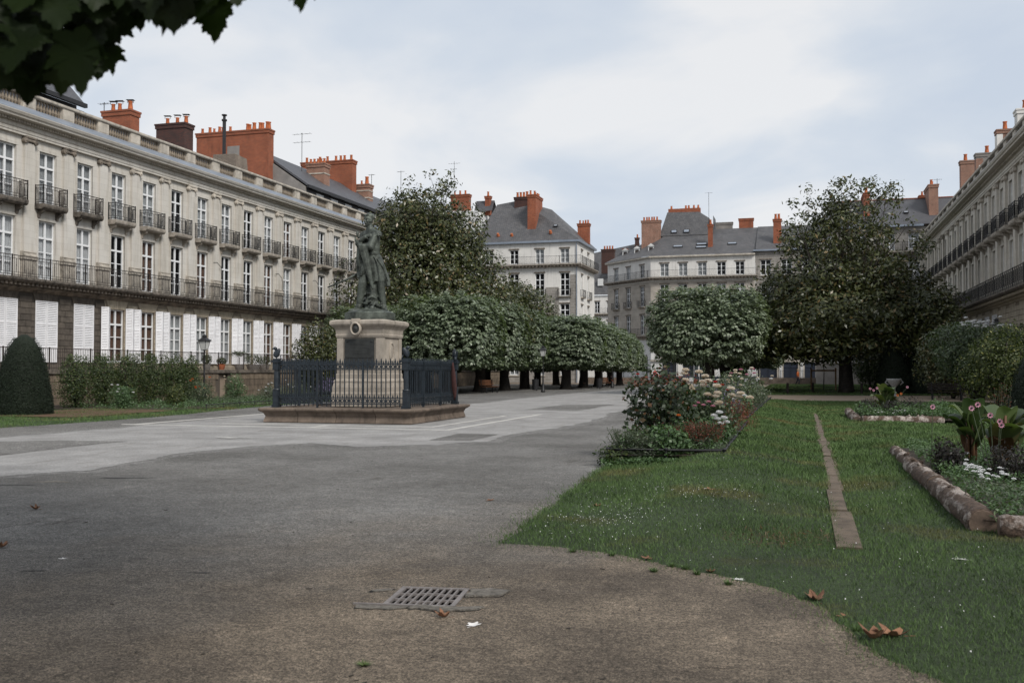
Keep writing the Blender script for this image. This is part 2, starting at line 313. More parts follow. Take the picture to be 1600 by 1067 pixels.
def link(name, me, parent=None, loc=(0, 0, 0), rot=0):
    o = bpy.data.objects.new(name, me); col.objects.link(o); o.location = loc
    o.rotation_euler = rot if isinstance(rot, (tuple, list)) else (0, 0, rot)
    if parent: o.parent = parent
    return o
def tag(o, label, cat, group=None):
    o['label'] = label; o['category'] = cat
    if group: o['group'] = group
    return o
def empty(name, label, cat, loc=(0, 0, 0), rot=0, group=None):
    o = bpy.data.objects.new(name, None); col.objects.link(o); o.location = loc; o.rotation_euler = (0, 0, rot); o.empty_display_size = .2
    return tag(o, label, cat, group)
def stuff(o): o['kind'] = 'stuff'; return o
def structure(o): o['kind'] = 'structure'; return o
def kids(o): return [c for c in bpy.data.objects if c.parent == o]
def copy_tree(o, loc, rot=None, label=None, scale=None):
    def rec(a, parent):
        c = a.copy(); col.objects.link(c)
        if parent: c.parent = parent
        for ch in a.children: rec(ch, c)
        return c
    c = rec(o, None); c.location = loc
    if rot is not None: c.rotation_euler = (0, 0, rot)
    if label: c['label'] = label
    if scale: c.scale = scale if isinstance(scale, tuple) else (scale,)*3
    return c
def leaves(name, P, Nn, size, m, parent=None, aspect=.55, jit=.6, fold=.25, loc=(0, 0, 0), droop=0, seed=0):
    """one mesh of small folded leaves at the points P, facing roughly Nn"""
    r = np.random.default_rng(seed+len(P)); n = len(P); P = np.asarray(P, float); Nn = np.asarray(Nn, float)+r.normal(0, jit, (n, 3))
    Nn /= np.linalg.norm(Nn, axis=1)[:, None]+1e-9
    T = r.normal(0, 1, (n, 3)); T[:, 2] -= droop; T -= Nn*np.sum(T*Nn, 1)[:, None]; T /= np.linalg.norm(T, axis=1)[:, None]+1e-9
    B = np.cross(Nn, T); s = (size*r.uniform(.6, 1.3, n))[:, None]; w = s*aspect*.5
    mid = P+T*s*.45
    V = np.stack([P, mid+B*w+Nn*w*fold, P+T*s, mid-B*w+Nn*w*fold], 1).reshape(-1, 3)
    F = np.arange(n*4).reshape(n, 4); me = bpy.data.meshes.new(name)
    me.vertices.add(n*4); me.vertices.foreach_set('co', V.astype(np.float32).ravel())
    me.loops.add(n*4); me.loops.foreach_set('vertex_index', F.ravel().astype(np.int32))
    me.polygons.add(n); me.polygons.foreach_set('loop_start', np.arange(0, n*4, 4, dtype=np.int32)); me.polygons.foreach_set('loop_total', np.full(n, 4, np.int32))
    me.update(calc_edges=True); a = me.attributes.new('rnd', 'FLOAT', 'FACE'); a.data.foreach_set('value', r.uniform(0, 1, n).astype(np.float32))
    me.materials.append(M[m]); me.validate()
    return link(name, me, parent, loc)
def rndattr(me, v=None):
    a = me.attributes.new('rnd', 'FLOAT', 'FACE'); a.data.foreach_set('value', [random.random() if v is None else v for _ in me.polygons]); return me
def shell(n, c, r, pw=2.0, inner=.35, lump=.18, seed=0, zmin=-1, gaps=0):
    """points and outward normals spread through the outer part of a lumpy superellipsoid"""
    g = np.random.default_rng(seed); D = g.normal(0, 1, (int(n*1.6)+10, 3)); D /= np.linalg.norm(D, axis=1)[:, None]
    D = D[D[:, 2] > zmin][:n]; k = (np.abs(D)**pw).sum(1)**(-1/pw)
    ph = g.uniform(0, 6.28, (10, 3)); L = np.zeros(len(D))
    for i in range(10):
        f = 2.2+i*.9; L += np.sin(D[:, 0]*f+ph[i, 0])*np.sin(D[:, 1]*f+ph[i, 1])*np.sin(D[:, 2]*f+ph[i, 2])/(1+i*.25)
    if gaps: keep = (np.sin(D[:, 0]*9+ph[3, 1])*np.sin(D[:, 1]*8+ph[4, 1])*np.sin(D[:, 2]*9+ph[5, 2])+g.normal(0, .12, len(D))) < (.75-gaps); D, k, L = D[keep], k[keep], L[keep]
    rad = (1-inner*g.uniform(0, 1, len(D))**1.6)*(1+lump*L)
    P = D*(k*rad)[:, None]*np.array(r)+np.array(c); Nn = D/np.array(r)*min(r); Nn /= np.linalg.norm(Nn, axis=1)[:, None]
    return P, Nn

# ------------------------------------------------------------ building kit
class Frame:                        # local x to the viewer's right, y into the wall, z up
    def __init__(s, root, ox, oy, ang): s.root, s.o, s.a = root, (ox, oy), ang
    def put(s, name, me, x=0, y=0, z=0, parent=None):
        if parent: return link(name, me, parent, (x, y, z))
        c, n = math.cos(s.a), math.sin(s.a); l = s.root.location
        return link(name, me, s.root, (s.o[0]+x*c-y*n-l.x, s.o[1]+x*n+y*c-l.y, z-l.z), s.a)
def wput(root, name, mb, m, smooth=False, parent=None):    # mesh written in world coordinates, a part of root
    if parent: return mb.obj(name, m, parent, smooth)
    return mb.obj(name, m, root, smooth, loc=tuple(-root.location))
CA = {}
def cached(key, fn):
    if key not in CA: CA[key] = fn()
    return CA[key]
def wall_mesh(x0, x1, z0, z1, holes, depth=.3, y=0):
    mb = MB(); xs = sorted({x0, x1, *[h[0] for h in holes], *[h[1] for h in holes]}); zs = sorted({z0, z1, *[h[2] for h in holes], *[h[3] for h in holes]})
    xs = [x for x in xs if x0 <= x <= x1]; zs = [z for z in zs if z0 <= z <= z1]
    for i in range(len(xs)-1):
        for j in range(len(zs)-1):
            cx, cz = (xs[i]+xs[i+1])/2, (zs[j]+zs[j+1])/2
            if any(h[0] < cx < h[1] and h[2] < cz < h[3] for h in holes): continue
            mb.quad((xs[i], y, zs[j]), (xs[i+1], y, zs[j]), (xs[i+1], y, zs[j+1]), (xs[i], y, zs[j+1]))
    for a, b, c, d in holes:
        e = y+depth
        mb.quad((a, y, c), (a, e, c), (b, e, c), (b, y, c)); mb.quad((a, y, d), (b, y, d), (b, e, d), (a, e, d))
        mb.quad((a, y, c), (a, y, d), (a, e, d), (a, e, c)); mb.quad((b, y, c), (b, e, c), (b, e, d), (b, y, d))
    return mb
def window_mesh(w, h, rows, transom):
    mb = MB(); t = .075; th = h*.7 if transom else h
    mb.box(-w/2, -w/2+t, 0, .07, 0, h).box(w/2-t, w/2, 0, .07, 0, h).box(-w/2+t, w/2-t, 0, .07, h-t, h).box(-w/2+t, w/2-t, 0, .07, 0, t*1.6)
    mb.box(-t*.75, t*.75, -.015, .075, t*1.6, h-t)
    if transom: mb.box(-w/2+t, w/2-t, -.02, .065, th, th+t*1.3)
    for i in range(1, rows):
        z = t*1.6+(th-t*1.6)*i/rows; mb.box(-w/2+t, w/2-t, .012, .05, z-.02, z+.02)
    return mb.mesh('window', 'white')
def add_window(fr, x, z, w, h, rows=3, transom=True, back=None, y=.13, each=False):
    o = fr.put('window', cached(('w', w, h, rows, transom), lambda: window_mesh(w, h, rows, transom)), x, y, z)
    t = .075; th = h*.7 if transom else h
    cells = [(s, t*1.6+(th-t*1.6)*i/rows+.02, t*1.6+(th-t*1.6)*(i+1)/rows-.02) for i in range(rows) for s in (-1, 1)]
    if transom: cells += [(s, th+t*1.3, h-t) for s in (-1, 1)]
    pw = w/2-t-t*.75
    if each:
        for s, a, b in cells:
            me = cached(('p', round(pw, 3), round(b-a, 3)), lambda: MB().box(-pw/2, pw/2, .028, .034, 0, b-a).mesh('pane', 'glass'))
            link('pane', me, o, (s*(t*.75+pw/2), 0, a))
    else:
        def f():
            mb = MB()
            for s, a, b in cells: cx = s*(t*.75+pw/2); mb.box(cx-pw/2, cx+pw/2, .028, .034, a, b)
            return mb.mesh('panes', 'glass')
        link('panes', cached(('ps', w, h, rows, transom), f), o)
    if back:
        bm_ = {'c': 'curtain', 'b': 'blind', 'w': 'shutter'}[back]
        def f():
            mb = MB(); n = 14; xs = [-w/2+.03+(w-.06)*i/n for i in range(n+1)]
            for i in range(n): mb.quad((xs[i], .1+.025*(i % 2), .02), (xs[i+1], .1+.025*((i+1) % 2), .02), (xs[i+1], .1+.025*((i+1) % 2), h-.03), (xs[i], .1+.025*(i % 2), h-.03))
            return mb.mesh('curtain', bm_)
        link('blind' if back == 'b' else 'curtain', cached(('c', w, h, back), f), o)
    return o
def railing_mesh(x0, x1, h, y=0, step=.12, m='iron', ornate=True, ret=0):
    mb = MB(); b = .007
    def run(ax, a0, a1, fix):
        L = a1-a0; n = max(2, round(L/step))
        def bx(p0, p1, z0, z1, t=b):
            if ax == 'x': mb.box(p0, p1, fix-t, fix+t, z0, z1)
            else: mb.box(fix-t, fix+t, p0, p1, z0, z1)
        bx(a0, a1, h-.03, h, .022); bx(a0, a1, .06, .085, .013)
        if ornate: bx(a0, a1, h-.17, h-.15, .011); bx(a0, a1, .19, .205, .009)
        for i in range(n+1):
            p = a0+L*i/n
            if ornate and i % 4 == 2 and i < n:      # little lozenge panels between the bars
                bx(p-.028, p-.016, .2, h-.16); bx(p+.016, p+.028, .2, h-.16); bx(p-.028, p+.028, .5*h, .53*h); continue
            bx(p-b, p+b, .0, h-.03)
        for p in (a0, a1): bx(p-.02, p+.02, 0, h+.03, .02)
    run('x', x0, x1, y)
    if ret: run('y', y, y+ret, x0); run('y', y, y+ret, x1)
    return mb.mesh('railing', m)
def shutter_mesh(w, h):
    mb = MB(); t = .055; d = .035
    mb.box(0, t, -d, 0, 0, h).box(w-t, w, -d, 0, 0, h)
    cuts = [0, h*.24, h*.62, h]
    for i, z in enumerate(cuts): mb.box(t, w-t, -d, 0, max(0, z-.05), min(h, z+.05))
    mb.box(t, w-t, -d*.6, -.003, .05, h*.24-.05)
    for a, b in ((cuts[1], cuts[2]), (cuts[2], cuts[3])):
        n = int((b-a-.1)/.085)
        for i in range(n):
            z = a+.05+(b-a-.1)*(i+.5)/n; mb.add([(t, -d*.95, z-.035), (w-t, -d*.95, z-.035), (w-t, -.006, z+.03), (t, -.006, z+.03), (t, -d*.95+.008, z-.042), (w-t, -d*.95+.008, z-.042), (w-t, .002, z+.023), (t, .002, z+.023)],
                [(0, 1, 2, 3), (7, 6, 5, 4), (0, 4, 5, 1), (3, 2, 6, 7)])
    return mb.mesh('shutter', 'shutter')
def capital_mesh(m):
    mb = MB(); mb.box(-.40, .40, -.24, -.02, .22, .30); mb.box(-.33, .33, -.2, -.02, .10, .22)
    for s in (-1, 1):
        c = s*.33; n = 12
        ring = lambda y, r: [(c+r*math.cos(2*math.pi*k/n), y, .09+r*math.sin(2*math.pi*k/n)) for k in range(n)]
        mb.loft([ring(-.03, .135), ring(-.21, .135), ring(-.225, .11)]); mb.loft([ring(-.222, .06), ring(-.25, .05), ring(-.26, .02)])
    for k in range(5): mb.ellip((-.2+.1*k, -.2, .09), (.04, .03, .06), 6, 4)
    return mb.mesh('capital', m)
def baluster_mesh(h, m):
    return MB().lathe([(.075, 0), (.075, .05*h), (.04, .09*h), (.05, .16*h), (.085, .33*h), (.06, .52*h), (.035, .72*h), (.05, .84*h), (.035, .88*h), (.07, .93*h), (.07, h)], 8).mesh('baluster', m)
def pot_mesh(): return cached('pot', lambda: MB().lathe([(.16, 0), (.15, .1), (.115, .42), (.15, .46), (.15, .5), (.10, .5), (.095, .35)], 10).mesh('chimney_pot', 'terra', True))
def stack(root, x0, x1, y0, y1, z0, z1, m, pots, cap='brickdark', hats=False, capm=None):
    """brick chimney on a party wall, in world coordinates; pots = [(x, y, scale)]"""
    mb = MB().box(x0, x1, y0, y1, z0, z1-.35).box(x0-.06, x1+.06, y0-.06, y1+.06, z1-.35, z1-.12).box(x0-.1, x1+.1, y0-.1, y1+.1, z1-.12, z1)
    o = wput(root, 'chimney', mb, m)
    for px, py, k in pots:
        p = link('chimney_pot', pot_mesh(), o, (px, py, z1)); p.scale = (k, k, k*1.15)
        if hats:
            me = cached('hat', lambda: MB().box(-.24, .24, -.17, .17, .68, .70).box(-.2, -.185, -.02, .02, .5, .68).box(.185, .2, -.02, .02, .5, .68).mesh('pot_cover', 'iron')); link('pot_cover', me, o, (px, py, z1), .3)
    return o
def antenna(root, x, y, z0, z1, arms=((-.1, 1.1), (-.55, .8))):
    mb = MB().tube([(x, y, z0), (x, y, z1)], .025, 6)
    for dz, L in arms:
        mb.tube([(x-L/2, y, z1+dz), (x+L/2, y, z1+dz)], .015, 4)
        for k in range(5): q = x-L/2+L*k/4; mb.tube([(q, y-.2, z1+dz), (q, y+.2, z1+dz)], .01, 4)
    return wput(root, 'aerial', mb, 'iron')

M['balust'] = mat('weathered_baluster', (.27, .225, .175), var=.4, scale=3)
M['pedst'] = mat('pilaster_base_stone', (.42, .38, .325), var=.35, scale=3, streak=.5)
PIT = 2.665
def row_house(root, fr, L, bays, o):
    """one house of the long classical rows. L = length, bays = window centres along it, o = options"""
    g = o['gf']; wm = o['wall']
    holes = [(x-.58, x+.58, 6.0, 8.95) for x in bays]+[(x-.58, x+.58, 9.75, 12.35) for x in bays]
    fr.put('wall', wall_mesh(0, L, 5.97, 12.86, holes, .2).mesh('wall', wm))
    gh = [(x-.62, x+.62, 2.0, 4.9) for x in bays]
    fr.put('ground_floor_wall', wall_mesh(0, L, 1.6, 5.45, gh, .2, y=.03).mesh('ground_floor_wall', o['joint']))
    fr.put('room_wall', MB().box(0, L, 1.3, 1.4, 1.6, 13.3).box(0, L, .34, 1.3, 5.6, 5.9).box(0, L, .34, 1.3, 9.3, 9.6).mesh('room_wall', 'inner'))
    # coursed stonework of the ground floor: blocks proud of recessed joints
    mbk = MB(); nb = 0; ch = .3
    def blk(x0, x1, z0, z1):
        nonlocal nb
        x0 = max(x0, 0); x1 = min(x1, L)
        if x1-x0 < .06: return
        dy = random.uniform(-.008, .008)
        if o['each'] and nb < 290:
            q = cached(('blk', o['block'], round(x1-x0, 2), round(z1-z0, 2)), lambda: MB().box(-(x1-x0)/2+.012, (x1-x0)/2-.012, 0, .05, .012, z1-z0-.012).mesh('stone_block', o['block']))
            fr.put('stone_block', q, (x0+x1)/2, dy-.012, z0); nb += 1
        else: mbk.box(x0+.012, x1-.012, dy-.012, .04, z0+.012, z1-.012)
    edges = [0]+[e for x in bays for e in (x-.62, x+.62)]+[L]
    for i in range(0, len(edges), 2):
        a, b = edges[i], edges[i+1]
        if b-a < .1: continue
        for k in range(10):
            z = 1.9+k*ch
            n = max(1, round((b-a)/.72)); off = .5 if k % 2 else 0
            cuts = sorted({a, b, *[a+(b-a)*(j+off)/n for j in range(n+1) if a+.15 < a+(b-a)*(j+off)/n < b-.15]})
            for c0, c1 in zip(cuts, cuts[1:]): blk(c0, c1, z, z+ch)
        blk(a+.3 if i else a, (b-.3) if i < len(edges)-2 else b, 4.9, 5.18)
    for x in bays:                               # fanned flat arch over each opening
        for j in range(-4, 5):
            xb, xt = x+j*.15, x+j*.2; wv = .07; wt = .093
            vs = [(xb-wv, -.015, 4.9), (xb+wv, -.015, 4.9), (xt+wt, -.015, 5.36), (xt-wt, -.015, 5.36)]
            if o['each']:
                q = MB().add([(p[0]-x, p[1], p[2]-4.9) for p in vs]+[(p[0]-x, .04, p[2]-4.9) for p in vs], [(0, 1, 2, 3), (0, 4, 5, 1), (1, 5, 6, 2), (2, 6, 7, 3), (3, 7, 4, 0)])
                fr.put('arch_stone', cached(('vs', o['block'], j), lambda: q.mesh('arch_stone', o['block'])), x, 0, 4.9)
            else: mbk.add(vs+[(p[0], .04, p[2]) for p in vs], [(0, 1, 2, 3), (0, 4, 5, 1), (1, 5, 6, 2), (2, 6, 7, 3), (3, 7, 4, 0)])
        mbk.box(x-.6, x+.6, -.03, .3, 1.93, 2.0)
    if mbk.f: stuff(fr.put('stonework', mbk.mesh('stonework', o['block'])))
    fr.put('plinth_course', MB().box(0, L, -.05, .1, 1.6, 1.9).mesh('plinth_course', o['block']))
    # string course with little brackets, continuous balcony, railing
    mb = MB().extx([(.0, 5.36), (-.09, 5.40), (-.12, 5.46), (-.32, 5.52), (-.34, 5.60), (.0, 5.62)], 0, L); n = int(L/.27)
    for k in range(n): mb.box((k+.25)*L/n, (k+.75)*L/n, -.62, -.3, 5.62, 5.76)
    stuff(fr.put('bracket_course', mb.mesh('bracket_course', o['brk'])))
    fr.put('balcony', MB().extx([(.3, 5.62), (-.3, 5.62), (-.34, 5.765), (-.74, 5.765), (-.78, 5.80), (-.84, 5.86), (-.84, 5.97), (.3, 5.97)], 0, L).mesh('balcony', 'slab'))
    nr = max(1, round(L/PIT))
    rm = cached(('rail', round(L/nr, 3), o['rail']), lambda: railing_mesh(0, L/nr-.01, 1.0, -.78, .13, o['rail']))
    for k in range(nr): fr.put('railing', rm, k*L/nr, 0, 5.97)
    # giant pilasters
    pm = cached(('pil', o['wallp']), lambda: MB().box(-.32, .32, -.13, .0, 7.3, 12.56).mesh('pilaster', o['wallp']))
    bmh = cached(('pb', o['ped']), lambda: MB().box(-.44, .44, -.26, 0, 5.975, 6.1).box(-.40, .40, -.22, 0, 6.1, 6.92).box(-.46, .46, -.28, 0, 6.92, 7.03).extx([(0, 7.03), (-.25, 7.03), (-.27, 7.1), (-.22, 7.16), (-.2, 7.22), (-.22, 7.28), (-.14, 7.31), (0, 7.31)], -.42, .42).mesh('pilaster_base', o['ped']))
    for i, x in enumerate(o['pil']):
        p = fr.put('pilaster', pm, x, 0, 0)
        link('capital', cached(('cap', o['capm'][i % len(o['capm'])]), lambda: capital_mesh(o['capm'][i % len(o['capm'])])), p, (0, -.0, 12.56))
        link('pilaster_base', bmh, p)
    # entablature
    z = 12.86; mb = MB().extx([(0, z), (-.17, z), (-.17, z+.12), (-.2, z+.12), (-.2, z+.26), (-.25, z+.3), (-.15, z+.31), (-.15, z+.50), (-.22, z+.52), (0.3, z+.52), (.3, z)], 0, L)
    mb.extx([(.3, z+.64), (-.28, z+.64), (-.62, z+.67), (-.64, z+.77), (-.70, z+.79), (-.76, z+.90), (-.76, z+.94), (.3, z+.97)], 0, L)
    fr.put('cornice', mb.mesh('cornice', o['wallp']))
    mb = MB(); n = int(L/.17)
    for k in range(n): mb.box((k+.2)*L/n, (k+.8)*L/n, -.34, -.1, z+.522, z+.638)
    stuff(fr.put('dentils', mb.mesh('dentils', o['trim'])))
    fr.put('gutter', MB().add([(0, -.74, z+.95), (L, -.74, z+.95), (L, -.1, z+1.16), (0, -.1, z+1.16), (0, -.74, z+.98), (L, -.74, z+.98), (L, -.1, z+1.40), (0, -.1, z+1.40)], [(4, 5, 6, 7), (0, 1, 5, 4), (0, 3, 2, 1), (0, 4, 7, 3), (1, 2, 6, 5)]).mesh('gutter', 'zinc'))
    # balustrade: solid pedestals over the pilasters, turned balusters between
    z = 14.06; hb = .62; t0 = .32
    fr.put('attic_wall', MB().box(0, L, .95, 1.1, 13.3, 15.25).mesh('attic_wall', 'slate'))
    fr.put('balustrade', MB().box(0, L, -.08, .30, z-.2, z+.2).extx([(-.13, z+.82), (-.15, z+.86), (-.15, z+.95), (.35, z+.95), (.35, z+.82)], 0, L).mesh('balustrade', o['trim']))
    pj = cached(('ped', o['trim']), lambda: MB().box(-.42, .42, -.06, .28, 0, .62).box(-.36, .36, -.075, -.06, .06, .56).mesh('balustrade_pedestal', o['trim']))
    bj = cached(('bal', o['trim']), lambda: baluster_mesh(.62, 'balust'))
    for x in o['pil']: fr.put('balustrade_pedestal', pj, x, 0, z+.2)
    mbb = MB()
    for x in bays:
        for k in range(9):
            xx = x-.80+.2*k
            if not 0 < xx < L: continue
            if o['balus']: fr.put('baluster', bj, xx, .11, z+.2)
            else: mbb.box(xx-.06, xx+.06, .05, .17, z+.2, z+.82)
    if mbb.f: stuff(fr.put('balusters', mbb.mesh('balusters', 'balust')))
    # windows, small balconies, shutters
    sb = cached(('sb', o['sbm']), lambda: MB().extx([(0, .0), (-.42, .0), (-.5, .08), (-.52, .16), (-.52, .26), (0, .26)], -.86, .86).mesh('small_balcony', o['sbm']))
    br = cached(('br', o['sbm']), lambda: MB().extx([(0, -.42), (-.08, -.4), (-.12, -.24), (-.34, -.12), (-.38, 0), (0, 0)], -.07, .07).mesh('bracket', o['sbm']))
    rl = cached(('rl', o['rail']), lambda: railing_mesh(-.82, .82, .92, -.48, .1, o['rail'], True, .46))
    sh = cached('sh', lambda: shutter_mesh(.74, 3.02)); shn = cached('shn', lambda: shutter_mesh(.40, 3.0))
    for i, x in enumerate(bays):
        b1, b2, b0 = o['back1'][i % len(o['back1'])], o['back2'][i % len(o['back2'])], o['back0'][i % len(o['back0'])]
        add_window(fr, x, 6.0, 1.16, 2.95, 3, True, b1, each=o['panes'])
        add_window(fr, x, 9.75, 1.16, 2.6, 3, True, b2, each=o['panes'])
        fr.put('architrave', cached(('arc', o['wallp']), lambda: MB().box(-.70, -.58, -.02, .02, 0, 2.6).box(.58, .70, -.02, .02, 0, 2.6).box(-.70, .70, -.03, .02, 2.6, 2.74).mesh('architrave', o['wallp'])), x, 0, 9.75)
        fr.put('architrave', cached(('arc1', o['wallp']), lambda: MB().box(-.70, -.58, -.02, .02, 0, 2.95).box(.58, .70, -.02, .02, 0, 2.95).box(-.70, .70, -.03, .02, 2.95, 3.08).mesh('architrave', o['wallp'])), x, 0, 6.0)
        s = fr.put('small_balcony', sb, x, 0, 9.46); link('railing', rl, s, (0, 0, .26))
        for q in (-.62, .62): link('bracket', br, s, (q, 0, 0))
        k = g[i % len(g)]
        if k == 'closed':
            fr.put('shutter', sh, x-.75, -.03, 1.98); fr.put('shutter', sh, x+.01, -.03, 1.98)
        else:
            add_window(fr, x, 2.0, 1.24, 2.9, 3, True, b0, y=.12, each=o['panes'])
            if k == 'open':
                for side in (-1, 1):
                    for q, a in ((0, .5), (1, -.42)):
                        ww = .40; x0 = x+side*.66; pts = [(x0, -.04), (x0+side*ww*math.cos(.5), -.04-ww*math.sin(.5)), (x0+side*ww*(math.cos(.5)+math.cos(.42)), -.04-ww*(math.sin(.5)-math.sin(.42)))]
                        A, B = pts[q], pts[q+1]
                        if side < 0: A, B = B, A
                        ang = math.atan2(B[1]-A[1], B[0]-A[0]); s2 = fr.put('shutter', shn, A[0], A[1], 1.98); s2.rotation_euler.z = fr.a+ang

def opts(**k):
    d = dict(wall='lime', wallp='lime', trim='trim', block='paleblock', joint='palejoint', brk='trimdark', rail='iron', ped='pedst', capm=['trim'], sbm='slabw', each=False,
             panes=True, balus=True, gf=['open'], back0=['c'], back1=[None], back2=['c'])
    d.update(k); return d

# ------------------------------------------------------------ ground, streets, paths (setting)
structure(MB().quad((-900, -900, -.5), (900, -900, -.5), (900, 900, -.5), (-900, 900, -.5)).obj('ground', 'asphalt'))
GX, GY, GA = -2.56, 6.62, R(8)
hq = [(GX+x*math.cos(GA)-y*math.sin(GA), GY+x*math.sin(GA)+y*math.cos(GA)) for x, y in ((-.225, -.262), (.225, -.262), (.225, .262), (-.225, .262))]; oq = [(-32.2, -30), (9.4, -30), (9.4, 111.4), (-32.2, 111.4)]
mb = MB().add([(x, y, 0) for x, y in oq]+[(x, y, 0) for x, y in hq]+[(x, y, -.45) for x, y in hq]+[(x, y, -.5) for x, y in oq], [(i, (i+1) % 4, 4+(i+1) % 4, 4+i) for i in range(4)]+[(4+i, 4+(i+1) % 4, 8+(i+1) % 4, 8+i) for i in range(4)]+[(12+i, 12+(i+1) % 4, (i+1) % 4, i) for i in range(4)])
structure(mb.obj('park_ground', 'asphalt'))
structure(MB().quad((-60, 111.5, -.02), (60, 111.5, -.02), (60, 131.2, -.02), (-60, 131.2, -.02)).obj('street', 'asphalt'))
structure(MB().box(-19.6, 2, 129.8, 132, -.02, .12).box(-37, -23.6, 110.4, 112, -.02, .11).box(2, 16, 109.0, 110, -.02, .11).obj('pavement', 'sand'))
def ragged(pts, amp, step=.35, seed=1):
    r = random.Random(seed); o = []
    for (a, b), (c, d) in zip(pts, pts[1:]+pts[:1]):
        L = math.hypot(c-a, d-b); n = max(1, int(L/step)); nx, ny = -(d-b)/L, (c-a)/L; w_ = 0
        for i in range(n):
            w_ = w_*.7+r.uniform(-amp, amp)*.5; e_ = w_ if i else 0
            o.append((a+(c-a)*i/n+nx*e_, b+(d-b)*i/n+ny*e_))
    return o
def sheet(name, pts, z, m, amp=.12, seed=1, step=.35):
    p = ragged(pts, amp, step, seed) if amp else pts; me = bpy.data.meshes.new(name)
    me.from_pydata([(x, y, z) for x, y in p], [], [tuple(range(len(p)))]); me.materials.append(M[m])
    b = bmesh.new(); b.from_mesh(me); bmesh.ops.triangulate(b, faces=b.faces)
    for f in b.faces:
        if f.normal.z < 0: f.normal_flip()
    b.to_mesh(me); b.free(); return structure(link(name, me))
TRK = [(-11.9, -5), (-11.56, 12.2), (-10.9, 13.4), (-11.2, 14.8), (-11.5, 16.6), (-11.1, 18.6), (-10.4, 19.7), (-8.9, 18.95), (-7.5, 20.0), (-6.8, 21.3), (-6.8, 25.1), (-6.4, 28.4), (-6.5, 33.2), (-7.6, 47), (-8.9, 71), (-9.4, 100), (-9.5, 111),
    (-15, 111), (-14.6, 85), (-15.1, 67), (-15.2, 54), (-14.9, 46), (-14.8, 38), (-17, 36.5), (-18.9, 34), (-18.5, 28.3), (-18.1, 23.6), (-18.1, 21.2), (-18.2, 19.2), (-18.4, -5)]
TRK = ragged(TRK, .22, .5, 3)
sheet('pale_track', TRK, .006, 'track', .07, 4, .12)
sheet('dust_fringe', ragged([(x+(.35 if x > -12.5 else -.3)*(1 if y > 13 else .4), y-.22 if y < 30 and x > -12 else y) for x, y in TRK], .25, .3, 8), .0035, 'fringe', 0)

sheet('dark_patch', [(-17.4, 12), (-17.3, 18.1), (-16.2, 18.8), (-14.5, 19.0), (-14.6, 17.6), (-14.5, 16.4), (-14.3, 12)], .010, 'asphalt', .12, 5)
sheet('dark_patch', [(-8.19, 21.25), (-7.21, 21.32), (-7.24, 23.63), (-8.31, 23.57)], .010, 'asphalt', .02, 6)
sheet('dark_patch', [(-10.8, 38.75), (-8.5, 38.1), (-8.4, 45.6), (-10.5, 44.2)], .010, 'asphalt', .1, 7)
def blot(name, x, y, L, W, ang, m, z, seed):
    g = random.Random(seed); n = 40; c, s_ = math.cos(ang), math.sin(ang); P = []
    for k in range(n): a = 6.2832*k/n; r = 1+g.uniform(-.35, .3)+.25*math.sin(3*a+seed); u, v = L/2*r*math.cos(a), W/2*r*math.sin(a); P.append((x+u*c-v*s_, y+u*s_+v*c, z))
    return structure(MB().add(P, [tuple(range(n))]).obj(name, m))
blot('dark_stain', -9.7, 12.6, .75, .16, R(16), 'stain', .003, 1); blot('dark_stain', -10.9, 11.3, .9, .10, R(16), 'stain', .003, 2); blot('pale_patch', -10.35, 11.9, .55, .22, R(18), 'concrete', .003, 3)
blot('dark_stain', -5.9, 6.6, .18, .03, R(20), 'stain', .003, 4); blot('dark_stain', -4.6, 6.9, .22, .03, R(10), 'stain', .003, 5); blot('dark_stain', -7.5, 7.6, .3, .04, R(25), 'stain', .003, 6); blot('pale_patch', -12.8, 20.6, .9, .3, R(5), 'kerb', .0185, 7)
mb = MB()
for a, b, c, d in ((-19.2, -9.0, 24.85, 25.0), (-16.6, -9.9, 26.0, 26.12), (-9.15, -9.0, 25.0, 34.6), (-10.0, -9.9, 26.12, 33.2), (-18.9, -18.75, 25.0, 34.4), (-13.2, -13.05, 25.0, 26.0)): mb.box(a, b, c, d, -.02, .016)
structure(mb.obj('kerb_line', 'kerb'))
structure(MB().box(-32.2, -36.3, -10, 106.2, -.1, 1.6).obj('terrace', 'sand'))
structure(MB().box(9.42, 11.7, -10, 106.2, -.1, 1.6).obj('terrace', 'sand'))

# ------------------------------------------------------------ the long row on the left
YA, YB, YC, YD = 32.82, 45.13, 71.4, 106.0
bayY = [40.81+PIT*k for k in range(-3, 25)]; pilY = [y+PIT/2 for y in bayY]
def mk_left(name, label, y0, y1, **k):
    root = empty(name, label, 'house', (-36, y0, 0), group='houses of the left terrace row')
    fr = Frame(root, -36, y0, R(90)); b = [y-y0 for y in bayY if y0 < y < y1]
    row_house(root, fr, y1-y0, b, opts(pil=[y-y0 for y in pilY if y0-.1 < y < y1-.05], **k)); return root, fr
hA, fA = mk_left('row_house', 'left row house nearest the camera, dark stone ground floor and closed white shutters', YA, YB, block='darkblock', joint='darkjoint', each=True,
    rail='rustiron', gf=['closed'], back1=['w'], back2=['c'], capm=['trimdark'], sbm='slab')
hB, fB = mk_left('row_house', 'middle house of the left row, pale stone, open white shutters, brick chimneys above the balustrade', YB, YC, gf=['open'], back0=['b', 'b', 'c', 'c', 'c', 'c'],
    back1=[None, 'b', None, 'b', None, None, 'b', 'c', None, None], back2=['c', 'c', None, 'c', 'c', None, 'c', 'b', 'c', None, 'c'])
hC, fC = mk_left('row_house', 'far house of the left row with slate roof and white attic windows above its balustrade', YC, YD, gf=['open'], back0=['c'], back1=[None, 'b', 'c', 'c'], back2=['c', None, 'c', None],
    panes=False, balus=False)
